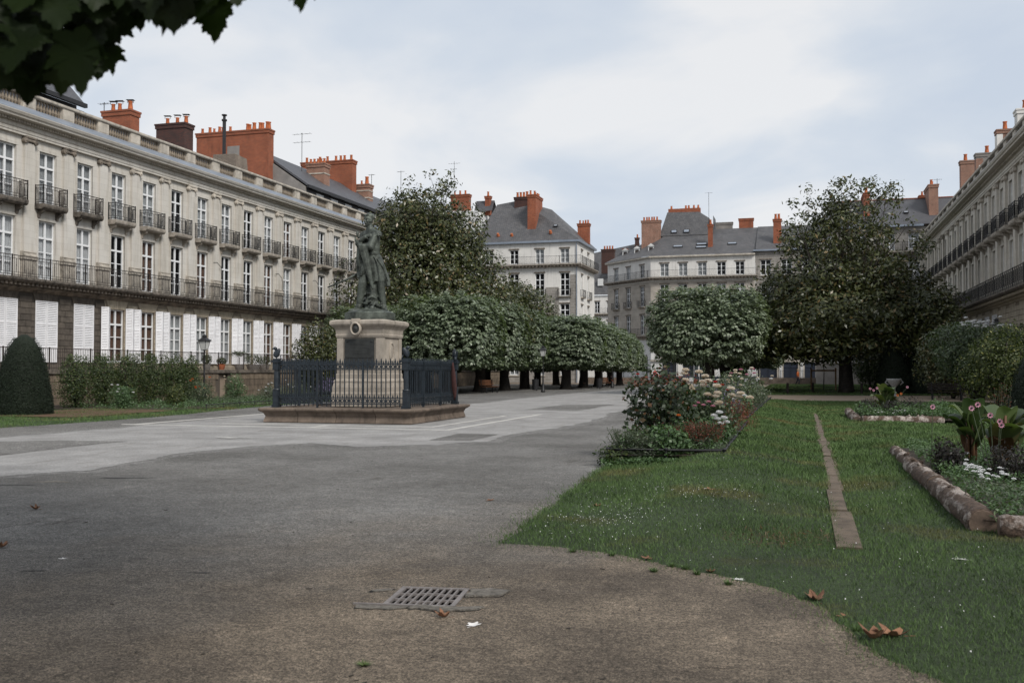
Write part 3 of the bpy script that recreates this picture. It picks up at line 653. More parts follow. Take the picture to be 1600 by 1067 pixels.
# roofs
def gable_roof(root, x_e, z_e, x_r, z_r, y0, y1, m='slate', thick=.18, x_b=None, name='roof', z_b=None):
    x_b = x_b if x_b is not None else 2*x_r-x_e; z_b = z_b or z_e; mb = MB()
    pr = [(x_e, z_e), (x_r, z_r), (x_b, z_b), (x_b, z_b-thick), (x_r, z_r-thick), (x_e, z_e-thick)]
    mb.add([(x, y0, z) for x, z in pr]+[(x, y1, z) for x, z in pr], [(0, 1, 7, 6), (1, 2, 8, 7), (2, 3, 9, 8), (3, 4, 10, 9), (4, 5, 11, 10), (5, 0, 6, 11), (0, 5, 4, 1), (1, 4, 3, 2), (6, 7, 10, 11), (7, 8, 9, 10)])
    return wput(root, name, mb, m)
gable_roof(hA, -37.9, 16.3, -42.2, 20.9, YA, 45.6)
wput(hA, 'attic_wall', MB().box(-44, -38.2, YA, 45.4, 13.3, 16.1), 'slate')
wput(hA, 'roof_gutter', MB().box(-37.92, -37.72, YA, 45.7, 16.0, 16.22).box(-38.2, -37.9, YA, 45.65, 15.7, 15.8), 'iron')
gable_roof(hB, -38.2, 14.6, -43, 16.4, 45.7, 71.2, 'zinc', name='low_roof')
wput(hB, 'back_wall', MB().box(-49, -38.3, 45.7, 71.2, 1.6, 14.4), 'cement')
stack(hB, -43.1, -41, 53.6, 54.5, 14, 18.2, 'brick', [(-42.6, 54, .9), (-42.1, 54, .9), (-41.3, 54, 1.05)], hats=True)
antenna(hB, -43.3, 54, 15, 18.9, ((-.1, .7),))
stack(hB, -43.3, -41, 59.4, 60.4, 14, 18.75, 'brickdark', [(-42.8, 60, .9), (-42.0, 60, .9), (-41.3, 60, 1)], hats=True)
c3 = stack(hB, -47.6, -41, 70.6, 71.45, 14, 20.95, 'brick', [(x, 71, k) for x, k in ((-47.3, .8), (-46.6, .9), (-46.2, .7), (-45.7, .9), (-45.4, .8), (-44.7, .8), (-43.1, 1), (-42.9, .9), (-42.5, 1.1), (-41.95, 1.05), (-41.75, 1), (-41.3, 1.1), (-41.15, 1.05))])
wput(hB, 'cement_patch', MB().box(-44.7, -43.6, 70.56, 70.6, 18.2, 19.7), 'cement')
wput(hB, 'rubble_stack', MB().add([(-41.4, 63.2, 13.5), (-39.0, 63.2, 13.5), (-39.0, 64.8, 13.5), (-41.4, 64.8, 13.5), (-41.2, 63.2, 17.3), (-39.4, 63.2, 17.25), (-39.4, 64.8, 17.2), (-41.2, 64.8, 17.3)],
    [(0, 1, 5, 4), (1, 2, 6, 5), (2, 3, 7, 6), (3, 0, 4, 7), (4, 5, 6, 7)]), 'rubble')
wput(hB, 'flue_pipe', MB().tube([(-41, 64.3, 16), (-41, 64.3, 20.0)], .13, 8).tube([(-41, 64.3, 20), (-41, 64.3, 20.12)], .2, 8).tube([(-41, 64.3, 20.12), (-41, 64.3, 20.4)], .1, 8).tube([(-41, 64.3, 20.4), (-41, 64.3, 20.48)], .2, 8), 'iron')
wput(hC, 'gable_wall', MB().add([(-38.1, 71.35, 14.2), (-46, 71.35, 14.2), (-46, 71.35, 18.6), (-42.2, 71.35, 19.1), (-38.1, 71.35, 16.25), (-38.1, 71.6, 14.2), (-46, 71.6, 14.2), (-46, 71.6, 18.6), (-42.2, 71.6, 19.1), (-38.1, 71.6, 16.25)],
    [(0, 4, 3, 2, 1), (0, 5, 9, 4), (4, 9, 8, 3), (3, 8, 7, 2)]), 'cement')
gable_roof(hC, -37.9, 16.45, -42.2, 19.4, 71.5, 106)
wput(hC, 'attic_wall', MB().box(-46, -38.2, 71.62, 106, 13.4, 16.2), 'slate')
wput(hC, 'roof_gutter', MB().box(-37.95, -37.75, 71.4, 106, 16.15, 16.4), 'iron')
am = MB().box(0, .06, -.62, .62, 0, .75).mesh('attic_window', 'white')
for k in range(12): link('attic_window', am, hC, (-38.19+36, 74+k*2.665-YC, 15.3))
stack(hC, -46.4, -41, 86.1, 87.0, 15, 21.6, 'brick', [(x, 86.5, .9) for x in (-46, -44.6, -43.8, -42.9, -42.4, -42.0, -41.3)])
o = stack(hC, -41.3, -39.6, 77.6, 78.6, 15.5, 19.5, 'brickpale', [(x, 78, .8) for x in (-41.1, -40.75, -40.4, -40.1, -39.8)])
wput(hC, 'stone_band', MB().box(-41.34, -39.56, 77.56, 78.64, 17.35, 17.45).box(-41.34, -39.56, 77.56, 78.64, 18.55, 18.65), 'trim')
o = stack(hC, -41.3, -40.0, 87.6, 88.6, 15.5, 19.5, 'brickpale', [(-40.9, 88, .7), (-40.35, 88, 1.3)])
wput(hC, 'stone_band', MB().box(-41.34, -39.96, 87.56, 88.64, 18.1, 18.2).box(-41.34, -39.96, 87.56, 88.64, 18.8, 18.9), 'trim')
antenna(hC, -40.9, 76.0, 17, 21.8, ((-.1, 1.6), (-.8, 1.5)))
antenna(hC, -41, 98, 17, 22.8, ((-.1, .8),)); antenna(hC, -41, 90.5, 17, 21, ((-.05, .6),))
for y in (54.25, 62.0, 67.6, 72.8): # curved wire arms on the pilasters
    r_ = hB if y < YC else hC
    wput(r_, 'wire_arm', MB().tube([(-35.87, y+.9, 8.4-.1*0), (-35.87, y+1.3, 8.45), (-35.87, y+1.75, 8.2), (-35.87, y+1.95, 7.75), (-35.87, y+1.97, 7.2)], .02, 5), 'iron')

# ------------------------------------------------------------ the long row on the right (mirror image, in the shade)
bayR = [40.81+PIT*k-.2 for k in range(-5, 25)]; pilR = [y+PIT/2 for y in bayR]
def mk_right(label, y0, y1, **k):
    root = empty('row_house', label, 'house', (11.4, y1, 0), group='houses of the right terrace row')
    fr = Frame(root, 11.4, y1, R(-90)); b = [y1-y for y in bayR if y0 < y < y1]
    kk = dict(wall='limeR', wallp='limeR', panes=False, balus=False, sbm='slabw', ped='limeR', trim='trim'); kk.update(k)
    row_house(root, fr, y1-y0, b, opts(pil=[y1-y for y in pilR if y0-.1 < y < y1-.05], **kk)); return root, fr
hF, fF = mk_right('far end house of the right row, greyer stone, beside the corner pavilion', 90.0, 106, gf=['closed'], wall='lime2', wallp='lime2')
hE, fE = mk_right('middle house of the right row with a line of closed white ground floor shutters', 65.7, 90.0, gf=['closed'], brk='paleblock', back1=[None, 'c'])
hD, fD = mk_right('nearest house of the right row with unshuttered ground floor windows', 36, 65.7, gf=['none'], brk='paleblock', back0=[None], back1=[None, None, 'c'])
for r_, a, b in ((hD, 36, 65.5), (hE, 65.7, 89.8), (hF, 90, 106)):
    wput(r_, 'roof', MB().add([(12.6, a, 14.2), (16.5, a, 16.4), (20.4, a, 14.2), (12.6, b, 14.2), (16.5, b, 16.4), (20.4, b, 14.2)], [(0, 3, 4, 1), (1, 4, 5, 2), (0, 1, 2), (3, 5, 4), (0, 2, 5, 3)]), 'slate')
    wput(r_, 'back_wall', MB().box(13.0, 20, a, b, 1.6, 14.3), 'cement')
stack(hF, 14.9, 17.0, 105.0, 105.9, 14, 22.0, 'brickpale', [(15.4, 105.5, 1.2), (16.4, 105.5, 1.1)])
stack(hF, 14.95, 17.6, 96.3, 97.2, 14, 20.9, 'cement', [(15.9, 96.8, 1.2), (17.4, 96.8, 1.1)])
wput(hF, 'quoins', MB().box(14.93, 15.5, 96.27, 97.23, 15, 20.4), 'brickpale')
for k in range(7): wput(hF, 'quoin_stone', MB().box(15.15, 15.55, 96.25, 97.0, 15.3+.7*k, 15.6+.7*k), 'render')
stack(hE, 14.95, 17.5, 86.3, 87.2, 14, 20.7, 'brickpale', [(15.6, 86.8, 1.2), (17.2, 86.8, 1.1)])
wput(hE, 'quoins', MB().box(14.92, 15.35, 86.27, 87.23, 15, 20.3), 'render')
for k in range(7): wput(hE, 'quoin_stone', MB().box(15.3, 15.75, 86.25, 87.0, 15.3+.7*k, 15.6+.7*k), 'render')
stack(hE, 14.7, 17.5, 77.3, 78.3, 14, 20.1, 'render', [(15.3, 77.8, 1.2)])
wput(hD, 'flue_pipe', MB().tube([(13.2, 60.5, 14), (13.2, 60.5, 18.3)], .16, 8), 'cement')

# ------------------------------------------------------------ terraces with retaining walls and railings
def terrace(name, label, X, sgn, y0, y1, doors, each):
    root = empty(name, label, 'wall', (X, y0, 0)); fr = Frame(root, X, y0 if sgn > 0 else y1, R(90)*sgn); L = y1-y0
    tr = (lambda y: y-y0) if sgn > 0 else (lambda y: y1-y)
    ds = [(min(tr(a), tr(b)), max(tr(a), tr(b))) for a, b in doors]
    fr.put('backing_wall', wall_mesh(0, L, 0, 1.42, [(a, b, 0, 1.35) for a, b in ds], .35, .03).mesh('backing_wall', 'terrjoint'))
    for a, b in ds: fr.put('door', MB().box(a, b, .3, .36, 0, 1.35).mesh('door', 'darkwood'))
    mbs = MB(); n = 0
    for k in range(4):
        x = -random.uniform(0, .6)
        while x < L:
            w_ = random.choice((.6, .75, .9)); a, b = max(x, 0), min(x+w_, L); x += w_
            if b-a < .1 or any(a < d1 and b > d0 for d0, d1 in ds): continue
            if each and n < 260 and y0+a > 32.5:
                q = cached(('tb', round(b-a, 2)), lambda: MB().box(-(b-a)/2+.01, (b-a)/2-.01, -.02, .04, .01, .345).mesh('stone_block', 'terrblock')); fr.put('stone_block', q, (a+b)/2, random.uniform(-.01, .01), k*.355); n += 1
            else: mbs.box(a+.01, b-.01, -.02+random.uniform(-.01, .01), .04, k*.355+.01, (k+1)*.355-.01)
    if mbs.f: stuff(fr.put('stonework', mbs.mesh('stonework', 'terrblock')))
    nc = int(L/1.8); cm = MB().box(.005, L/nc-.005, -.1, .5, 1.43, 1.62).mesh('coping_stone', 'coping')
    for k in range(nc): fr.put('coping_stone', cm, k*L/nc)
    nr = int(L/2.6); rm = cached(('trail', round(L/nr, 3)), lambda: railing_mesh(0, L/nr-.02, .96, .12, .115, 'rustiron', False))
    for k in range(nr): fr.put('railing', rm, k*L/nr, 0, 1.62)
    return root
terrace('terrace_wall', 'granite terrace wall with iron railing along the left row of houses', -32, 1, 26, 106, [(50.0, 50.8), (66, 67)], True)
terrace('terrace_wall', 'granite terrace wall with iron railing below the right row of houses', 9.4, -1, 30, 106, [], False)

# ------------------------------------------------------------ buildings closing the square
def facade(root, fr, L, ze, floors, wallm, y0=0, room=True):
    """floors = [(z, h, w, [centres], rows, transom, backs, style)]"""
    holes = [(x-w/2, x+w/2, z, z+h) for z, h, w, cs, *_ in floors for x in cs]
    segs = wallm if isinstance(wallm, list) else [(0, ze, wallm)]
    for a, b, m_ in segs:
        hs = [h for h in holes if a <= h[2] and h[3] <= b]
        fr.put('wall', wall_mesh(0, L, a, b, hs, .25).mesh('wall', m_))
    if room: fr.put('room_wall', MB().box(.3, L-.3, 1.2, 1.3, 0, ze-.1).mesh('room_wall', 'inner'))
    for z, h, w, cs, rows, trn, backs, style in floors:
        for i, x in enumerate(cs):
            add_window(fr, x, z, w, h, rows, trn, backs[i % len(backs)], y=.16)
            fr.put('sill', cached(('sill', w), lambda: MB().box(-w/2-.12, w/2+.12, -.1, .12, -.12, -.004).mesh('sill', 'trim')), x, 0, z)
            fr.put('lintel', cached(('lin', w), lambda: MB().box(-w/2-.12, w/2+.12, -.07, -.003, .02, .16).mesh('lintel', 'trimdark')), x, 0, z+h)
            if style == 'balc':
                s = fr.put('small_balcony', cached(('sb2', w), lambda: MB().extx([(0, -.2), (-.3, -.16), (-.36, -.04), (0, -.04)], -w/2-.25, w/2+.25).mesh('small_balcony', 'slabw')), x, 0, z)
                link('railing', cached(('rl2', w), lambda: railing_mesh(-w/2-.2, w/2+.2, .8, -.32, .14, 'iron', False, .3)), s)
def long_balcony(fr, a, b, z, proj=.6, ret=False, arms=True):
    fr.put('balcony', MB().extx([(0, z-.36), (-.15, z-.34), (-.2, z-.2), (-proj+.05, z-.14), (-proj, z-.1), (-proj, z), (0, z)], a, b).mesh('balcony', 'slabw'))
    mb = MB(); n = int((b-a)/.42)
    for k in range(n): mb.box(a+(k+.3)*(b-a)/n, a+(k+.75)*(b-a)/n, -proj+.08, -.17, z-.32, z-.15)
    stuff(fr.put('bracket_course', mb.mesh('bracket_course', 'trimdark')))
    n = max(1, round((b-a)/2.5))
    for k in range(n): fr.put('railing', cached(('lr', round((b-a)/n, 2), proj), lambda: railing_mesh(0, (b-a)/n-.01, .92, -proj+.06, .16, 'iron', False)), a+k*(b-a)/n, 0, z)
def poly(root, name, m, vs, fs): return wput(root, name, MB().add(vs, fs), m)
def skylight(root, x, y, z, w, h, slope):
    c, s_ = math.cos(slope), math.sin(slope)
    def q(u, v, n): return (x+u, y+v*c-n*s_, z+v*s_+n*c)
    mb = MB().add([q(-w/2, 0, .02), q(w/2, 0, .02), q(w/2, h, .02), q(-w/2, h, .02), q(-w/2, 0, .14), q(w/2, 0, .14), q(w/2, h, .14), q(-w/2, h, .14)], [(4, 5, 6, 7), (0, 1, 5, 4), (1, 2, 6, 5), (2, 3, 7, 6), (3, 0, 4, 7)])
    o = wput(root, 'skylight', mb, 'iron'); g = MB().add([q(-w/2+.08, .08, .145), q(w/2-.08, .08, .145), q(w/2-.08, h-.08, .145), q(-w/2+.08, h-.08, .145)], [(0, 1, 2, 3)])
    wput(root, 'glass', g, 'skyglass', parent=o)
m, t, b = newmat('skylight_glass'); b.inputs['Base Color'].default_value = (.5, .52, .55, 1); b.inputs['Roughness'].default_value = .08; b.inputs['Metallic'].default_value = .9; M['skyglass'] = m

# left pavilion
P1 = empty('corner_house', 'pale rendered corner house with a steep slate roof and one tall orange brick chimney', 'house', (-37, 112, 0))
f1 = Frame(P1, -37.0, 112, 0); W1 = [1.4, 4.5, 7.6, 10.6]; L1 = 12.1
mixA = [(0, 3.2, 'greyashlar'), (3.2, 13.2, 'render'), (13.2, 16.4, 'render')]
facade(P1, f1, L1, 16.4, [(13.95, 1.7, 1.05, W1, 3, False, [None, None, 'c', 'c'], ''), (10.15, 2.7, 1.1, W1, 3, True, [None, None, None, None], 'balc'), (6.7, 2.55, 1.1, W1, 3, True, [None, 'c', None, None], 'balc'),
    (3.3, 2.3, 1.1, W1, 2, True, ['c', None], ''), (1.0, 2.1, 1.1, W1, 2, False, ['c'], '')], mixA)
long_balcony(f1, 0, L1+.55, 13.85, .6)
f1b = Frame(P1, -24.9, 112, R(90)); W1b = [2.4, 6.0]
facade(P1, f1b, 9.6, 16.4, [(13.95, 1.7, 1.0, W1b, 3, False, ['c'], ''), (10.15, 2.6, 1.0, W1b, 3, True, ['c'], 'balc'), (6.7, 2.5, 1.0, W1b, 3, True, [None], 'balc'), (3.0, 2.4, 1.0, W1b, 3, True, [None], '')], 'render')
long_balcony(f1b, -.0, 9.6, 13.85, .6)
wput(P1, 'ashlar_pier', MB().box(-25.75, -24.96, 111.94, 112.0, 3.2, 12.6), 'greyashlar'); wput(P1, 'ashlar_pier', MB().box(-28.65, -27.1, 111.95, 112.0, 3.2, 11.2), 'greyashlar')
wput(P1, 'downpipe', MB().tube([(-24.98, 111.9, .1), (-24.98, 111.9, 16.3)], .06, 6), 'zinc')
wput(P1, 'eaves', MB().box(-37.3, -24.6, 111.65, 112.0, 16.38, 16.62).box(-24.9, -24.55, 112.0, 121.6, 16.38, 16.62), 'zinc')
poly(P1, 'roof', 'slate2', [(-37.4, 111.7, 16.6), (-24.6, 111.7, 16.6), (-24.6, 121.8, 16.6), (-37.4, 121.8, 16.6), (-36.0, 116.6, 21.9), (-33.2, 116.6, 22.3), (-29.1, 116.7, 21.0)],
     [(0, 1, 6, 5, 4), (1, 2, 6), (2, 3, 4, 5, 6), (3, 0, 4)])
stack(P1, -33.6, -31.9, 115.9, 116.8, 19, 22.6, 'brickdark', [(-33.3, 116.3, 1.1), (-32.9, 116.3, 1.1), (-32.5, 116.3, 1.1), (-32.1, 116.3, 1.2)])
stack(P1, -31.2, -30.2, 113.2, 116.4, 17, 22.35, 'brick', [(-30.9, 113.5, .9), (-30.5, 113.9, .9), (-30.6, 114.6, .8), (-30.5, 115.2, .8), (-30.5, 115.8, .8)])
stack(P1, -26.1, -24.7, 117.5, 118.3, 16.8, 19.3, 'brick', [(-25.9, 118, .8), (-25.5, 118, .7), (-25.2, 118, .8), (-24.9, 118, .8)])
for x, z in ((-34.6, 17.6), (-32.9, 17.5), (-28.2, 17.7)): wput(P1, 'roof_vent', MB().tube([(x, 112.5, z-.15), (x, 112.3, z+.15)], [.2, .14], 8), 'terra')
skylight(P1, -27.8, 113.2, 18.35, .5, .35, R(46))
# house behind the left row
P0 = empty('rear_house', 'house with a blank white gable wall and brick chimneys behind the left magnolia', 'house', (-41, 116, 0))
poly(P0, 'gable_wall', 'renderw', [(-46, 116, 0), (-37.2, 116, 0), (-37.0, 116, 17), (-38.3, 116, 21.2), (-46, 116, 21.4), (-46, 121, 0), (-37.2, 121, 0), (-37.0, 121, 17), (-38.3, 121, 21.2), (-46, 121, 21.4)],
     [(0, 1, 2, 3, 4), (1, 6, 7, 2), (2, 7, 8, 3), (3, 8, 9, 4), (0, 4, 9, 5)])
poly(P0, 'roof', 'slate', [(-39.5, 118, 21.3), (-37.1, 118, 21.5), (-37.1, 119, 22.9), (-39.5, 119, 22.9), (-37.1, 122, 20), (-39.5, 122, 20)], [(0, 1, 2, 3), (3, 2, 4, 5)])
stack(P0, -42.0, -39.6, 116.4, 117.2, 20, 23.4, 'brick', [(-41.6, 116.8, .8), (-40.9, 116.8, .9), (-40.2, 116.8, .9)])
stack(P0, -38.2, -37.5, 118.5, 119, 21, 23.4, 'brick', [(-37.85, 118.75, 1)])
stack(P0, -48.6, -46.4, 116.4, 117.2, 18, 22.6, 'brickpale', [(-47.4, 116.8, .9), (-46.9, 116.8, .9)])
antenna(P0, -41.4, 116, 22, 27.5, ((-.3, 1.4), (-1, .6)))

# centre building with a canted corner
P2 = empty('corner_building', 'wide stone building beyond the far gate with canted corner, white shopfront and many skylights', 'building', (-19.5, 132, 0))
f2 = Frame(P2, -19.4, 132, 0); W2 = [1.83, 4.27, 6.77, 9.24, 11.6]; L2 = 13.55
facade(P2, f2, L2, 16.5, [(13.95, 1.75, 1.15, W2, 3, False, ['c', 'c', 'c', None, None], ''), (10.3, 2.6, 1.15, W2, 3, True, [None, None, None, 'w', None], 'balc'), (6.7, 2.6, 1.15, W2, 3, True, [None, 'c'], ''), (3.3, 2.0, 1.2, W2, 2, False, ['c'], '')],
       [(2.95, 5.6, 'renderw'), (5.6, 13.3, 'beigeashlar'), (13.3, 16.5, 'render')])
long_balcony(f2, -.25, L2+.3, 13.85, .7)
for k, x in enumerate((1.4, 3.85, 6.3)):
    a = [(.0, 1.2)]
f2c = Frame(P2, -26.55, 139.15, R(-45)); LC = math.hypot(7.15, 7.15); WC = [2.1, 5.0, 8.2]
facade(P2, f2c, LC, 16.5, [(13.95, 1.75, 1.05, WC, 3, False, ['c', 'c', None], ''), (10.1, 2.7, 1.05, WC, 3, True, [None], 'balc'), (6.3, 2.7, 1.05, WC, 3, True, ['c', None, None], '')], [(0, 5.6, 'renderw'), (5.6, 13.3, 'beigeashlar'), (13.3, 16.5, 'render')])
long_balcony(f2c, -.1, LC+.2, 13.85, .7); long_balcony(f2c, 3.4, LC+.1, 6.2, .6)
f2l = Frame(P2, -26.55, 149, R(-90)); f2l.put('wall', MB().box(0, 9.85, 0, .3, 0, 16.5).mesh('wall', 'render'))
# ground floor shop: navy base, white pilasters, dark gridded openings
sh_x0 = -19.4
f2.put('shopfront', wall_mesh(0, L2, 0, 2.95, [(1.5, 3.35, .75, 2.6), (4.2, 5.6, .75, 2.6), (6.35, 8.0, .2, 2.6), (9.6, 11.4, .75, 2.6)], .2, -.06).mesh('shopfront', 'renderw'))
f2.put('shop_base', MB().box(0, 6.33, -.12, -.063, 0, .74).box(8.02, L2, -.12, -.063, 0, .74).mesh('shop_base', 'navy'))
for a, b in ((3.55, 4.15), (5.65, 6.3), (8.1, 8.5), (11.7, 12.4)): f2.put('shop_pilaster', MB().box(a, b, -.17, -.063, .75, 2.55).box(a-.05, b+.05, -.2, -.063, 2.56, 2.7).mesh('shop_pilaster', 'render'))
f2.put('shop_cornice', MB().box(-.1, L2+.1, -.3, -.063, 2.78, 2.94).mesh('shop_cornice', 'trim'))
for a, b, z in ((1.5, 3.35, .75), (4.2, 5.6, .75), (6.35, 8.0, .2), (9.6, 11.4, .75)):
    w_ = f2.put('shop_window', MB().box(a, b, .12, .16, z, 2.6).mesh('shop_window', 'navy')); mb = MB(); n = 4
    for k in range(1, n): mb.box(a+(b-a)*k/n-.02, a+(b-a)*k/n+.02, .08, .115, z, 2.6)
    for k in range(1, 5): mb.box(a, b, .08, .115, z+(2.6-z)*k/5-.015, z+(2.6-z)*k/5+.015)
    link('glazing_bars', mb.mesh('glazing_bars', 'iron'), w_)
f2.put('wall_strip', MB().box(5.75, 6.2, -.26, -.18, 0, 2.95).mesh('wall_strip', 'navy'))
# grey stone continuation to the right
P3 = empty('stone_house', 'grey stone house behind the right magnolia joined to the canted corner building', 'house', (-5.85, 132, 0))
f3 = Frame(P3, -5.84, 132.05, 0); W3 = [1.3, 3.9, 6.5]
facade(P3, f3, 9.0, 16.9, [(13.8, 2.0, 1.3, W3, 3, False, [None], ''), (10.2, 2.5, 1.2, W3, 3, True, [None, 'c'], ''), (6.6, 2.5, 1.2, W3, 3, True, ['c', None], '')], [(3.0, 16.9, 'greyashlar')])
f3.put('shopfront', wall_mesh(0, 9, 0, 3.0, [(.5, 2.6, .6, 2.6), (3.4, 5.2, .2, 2.6), (6, 8, .6, 2.6)], .3).mesh('shopfront', 'trim'))
for a, b, z in ((.5, 2.6, .6), (3.4, 5.2, .2), (6, 8, .6)): f3.put('shop_window', MB().box(a, b, .2, .24, z, 2.6).box((a+b)/2-.04, (a+b)/2+.04, .14, .2, z, 2.6).box(a, b, .14, .2, 1.9, 1.97).mesh('shop_window', 'navy'))
for a in (0.05, 2.9, 5.5): f3.put('pilaster', MB().box(a, a+.35, -.1, 0, 0, 2.9).mesh('pilaster', 'renderw'))
wput(P3, 'eaves', MB().box(-6.1, 3.3, 131.6, 132.0, 16.9, 17.1), 'zinc')
# roofs of the centre block
poly(P2, 'roof', 'slate2', [(-19.7, 131.7, 16.7), (-5.8, 131.7, 16.7), (-5.8, 138.5, 20.9), (-18.0, 138.5, 20.9), (-27.0, 139.0, 16.7), (-27.0, 149, 16.7), (-20.0, 149, 20.6), (-5.8, 146, 16.7)], [(0, 1, 2, 3), (4, 0, 3, 6), (4, 6, 5), (3, 2, 7, 6)])
poly(P3, 'roof', 'slate2', [(-5.78, 131.7, 17.1), (3.4, 131.7, 17.1), (3.4, 138.5, 21.0), (-5.78, 138.5, 21.0), (3.4, 146, 17), (-5.78, 146, 17)], [(0, 1, 2, 3), (3, 2, 4, 5), (1, 4, 2)])
wput(P2, 'eaves', MB().box(-19.55, -5.86, 131.6, 132.0, 16.48, 16.68), 'trim')
fe = f2c.put('eaves', MB().box(-.1, LC+.1, -.4, 0, 16.48, 16.68).mesh('eaves', 'trim'))
poly(P2, 'upper_roof', 'slate2', [(-18.9, 136.9, 20.0), (-11.6, 136.9, 20.0), (-12.2, 138.2, 22.4), (-13.6, 138.6, 23.4), (-18.0, 138.6, 23.5), (-18.9, 144, 20), (-11.6, 144, 20), (-13.6, 141, 23.4), (-18.0, 141, 23.5), (-12.2, 141, 22.4), (-11.6, 137, 22.6), (-11.6, 141, 22.6)],
     [(0, 1, 2, 3, 4), (4, 3, 7, 8), (0, 4, 8, 5), (1, 6, 9, 2), (3, 2, 9, 7), (5, 8, 7, 6), (1, 6, 11, 10)])
wput(P2, 'chimney', MB().box(-17.9, -13.5, 138.8, 139.6, 23, 24.0), 'brick')
for x in (-17.5, -15.5, -15.1, -14.4, -13.8): wput(P2, 'chimney_pot', MB().lathe([(.16, 0), (.12, .4), (.15, .45)], 8, (x, 139.2, 24.0)), 'terra')
o = stack(P2, -21.3, -18.7, 136.5, 137.4, 18, 22.2, 'brickpale', [(x, 137, .9) for x in (-21, -20.6, -20.3, -19.9, -19.6, -19.2)], cap='trim')
stack(P2, -12.0, -11.4, 133.6, 134.3, 17.5, 20.9, 'brick', [(-11.7, 134, 1.1)])
stack(P2, -11.4, -9.2, 139.2, 140, 19, 21.9, 'cement', [])
stack(P2, -8.3, -6.4, 139, 139.8, 19, 22.3, 'brick', [])
stack(P3, -3.6, -2.6, 133.3, 134.2, 17.5, 21.2, 'brick', [(-3.3, 133.7, 1.2), (-2.9, 133.7, 1.2)])
stack(P2, -28.8, -26.9, 146, 147, 16, 19.6, 'brickdark', [(-28.4, 146.5, .9), (-28, 146.5, .9), (-27.6, 146.5, .9), (-27.2, 146.5, .9)])
antenna(P2, -11.9, 134, 20, 25.2, ((-.05, .9),))
sl_ = math.atan2(4.2, 6.8)
for x, y, w_ in ((-16.0, 133.7, 1.3), (-12.9, 133.3, 1.4), (-12.9, 134.1, 1.4), (-8.9, 134.0, 1.2), (-5.2+.2, 134.2, .4)): skylight(P2, x, y, 16.7+(y-131.7)*math.tan(sl_), w_, .55 if w_ > .5 else .25, sl_)
sl2 = math.atan2(3.4, 1.6)
for x in (-16.9, -15.2): skylight(P2, x, 137.05, 20.35, .8, .5, sl2)
for u in (2.4, 5.2, 8.4):
    c_, s_ = math.cos(R(-45)), math.sin(R(-45)); X_, Y_ = -26.55+u*c_+1.4*.707, 139.15+u*s_+1.4*.707
    wput(P2, 'dormer', MB().box(X_-.4, X_+.4, Y_-.2, Y_+1.2, 17.1, 18.3).add([(X_-.5, Y_-.3, 18.3), (X_+.5, Y_-.3, 18.3), (X_, Y_-.3, 18.7), (X_-.5, Y_+1.2, 18.3), (X_+.5, Y_+1.2, 18.3), (X_, Y_+1.2, 18.7)], [(0, 1, 2), (0, 2, 5, 3), (1, 4, 5, 2)]), 'renderw')
    wput(P2, 'dormer_window', MB().box(X_-.25, X_+.25, Y_-.23, Y_-.205, 17.25, 18.15), 'inner')
# right pavilion
P4 = empty('corner_house', 'grey stone corner house with a plain slate roof rising behind the right magnolia', 'house', (1.3, 110, 0))
f4 = Frame(P4, 1.3, 110, 0); W4 = [1.6, 4.6, 7.4, 9.75]
facade(P4, f4, 10.9, 16.4, [(14.0, 1.75, 1.05, W4, 3, False, ['w'], ''), (10.6, 2.5, 1.1, W4, 3, True, ['w', 'w', 'c', 'w'], 'balc'), (6.7, 2.6, 1.1, W4, 3, True, [None], 'balc'), (2.4, 2.0, 1.5, W4, 2, False, [None], '')], [(0, 2.2, 'cement'), (2.2, 16.4, 'greyashlar')])
long_balcony(f4, -.6, 10.9, 13.85, .6)
poly(P4, 'roof', 'slate', [(.9, 109.7, 16.6), (18.5, 109.7, 16.6), (18.5, 114.5, 20.0), (3.6, 114.5, 20.0), (18.5, 119.5, 16.6), (.9, 119.5, 16.6)], [(0, 1, 2, 3), (5, 0, 3), (3, 2, 4, 5)])
wput(P4, 'eaves', MB().box(.9, 12.0, 109.6, 110, 16.4, 16.6), 'zinc'); wput(P4, 'ridge', MB().box(3.6, 18.5, 114.4, 114.6, 19.98, 20.08), 'brick')
wput(P4, 'side_wall', MB().box(1.3, 1.6, 110.25, 119, 0, 16.5), 'greyashlar'); wput(P4, 'wall', MB().box(12.2, 18, 110.3, 119, 0, 16.5), 'greyashlar')
stack(P4, 12.7, 13.6, 111.2, 115.2, 17, 20.9, 'brickpale', [(13.0, 111.8, 1), (13.2, 113, 1)]); stack(P4, 12.3, 13.0, 116, 117, 18, 20.6, 'brick', [(12.6, 116.5, .8)])
stack(P4, 6.3, 6.9, 111.5, 115.5, 17, 20.4, 'brick', [(6.6, 112.5, 1.2)])
antenna(P4, 13.6, 112, 20, 21.6, ((-.1, .9),)); antenna(P4, 6.6, 113, 20, 22.2, ((-.1, 1.4),))
skylight(P4, 10.5, 111.6, 18.0, .5, .4, R(35)); skylight(P4, 14.6, 111.6, 18.0, .5, .4, R(35)); 
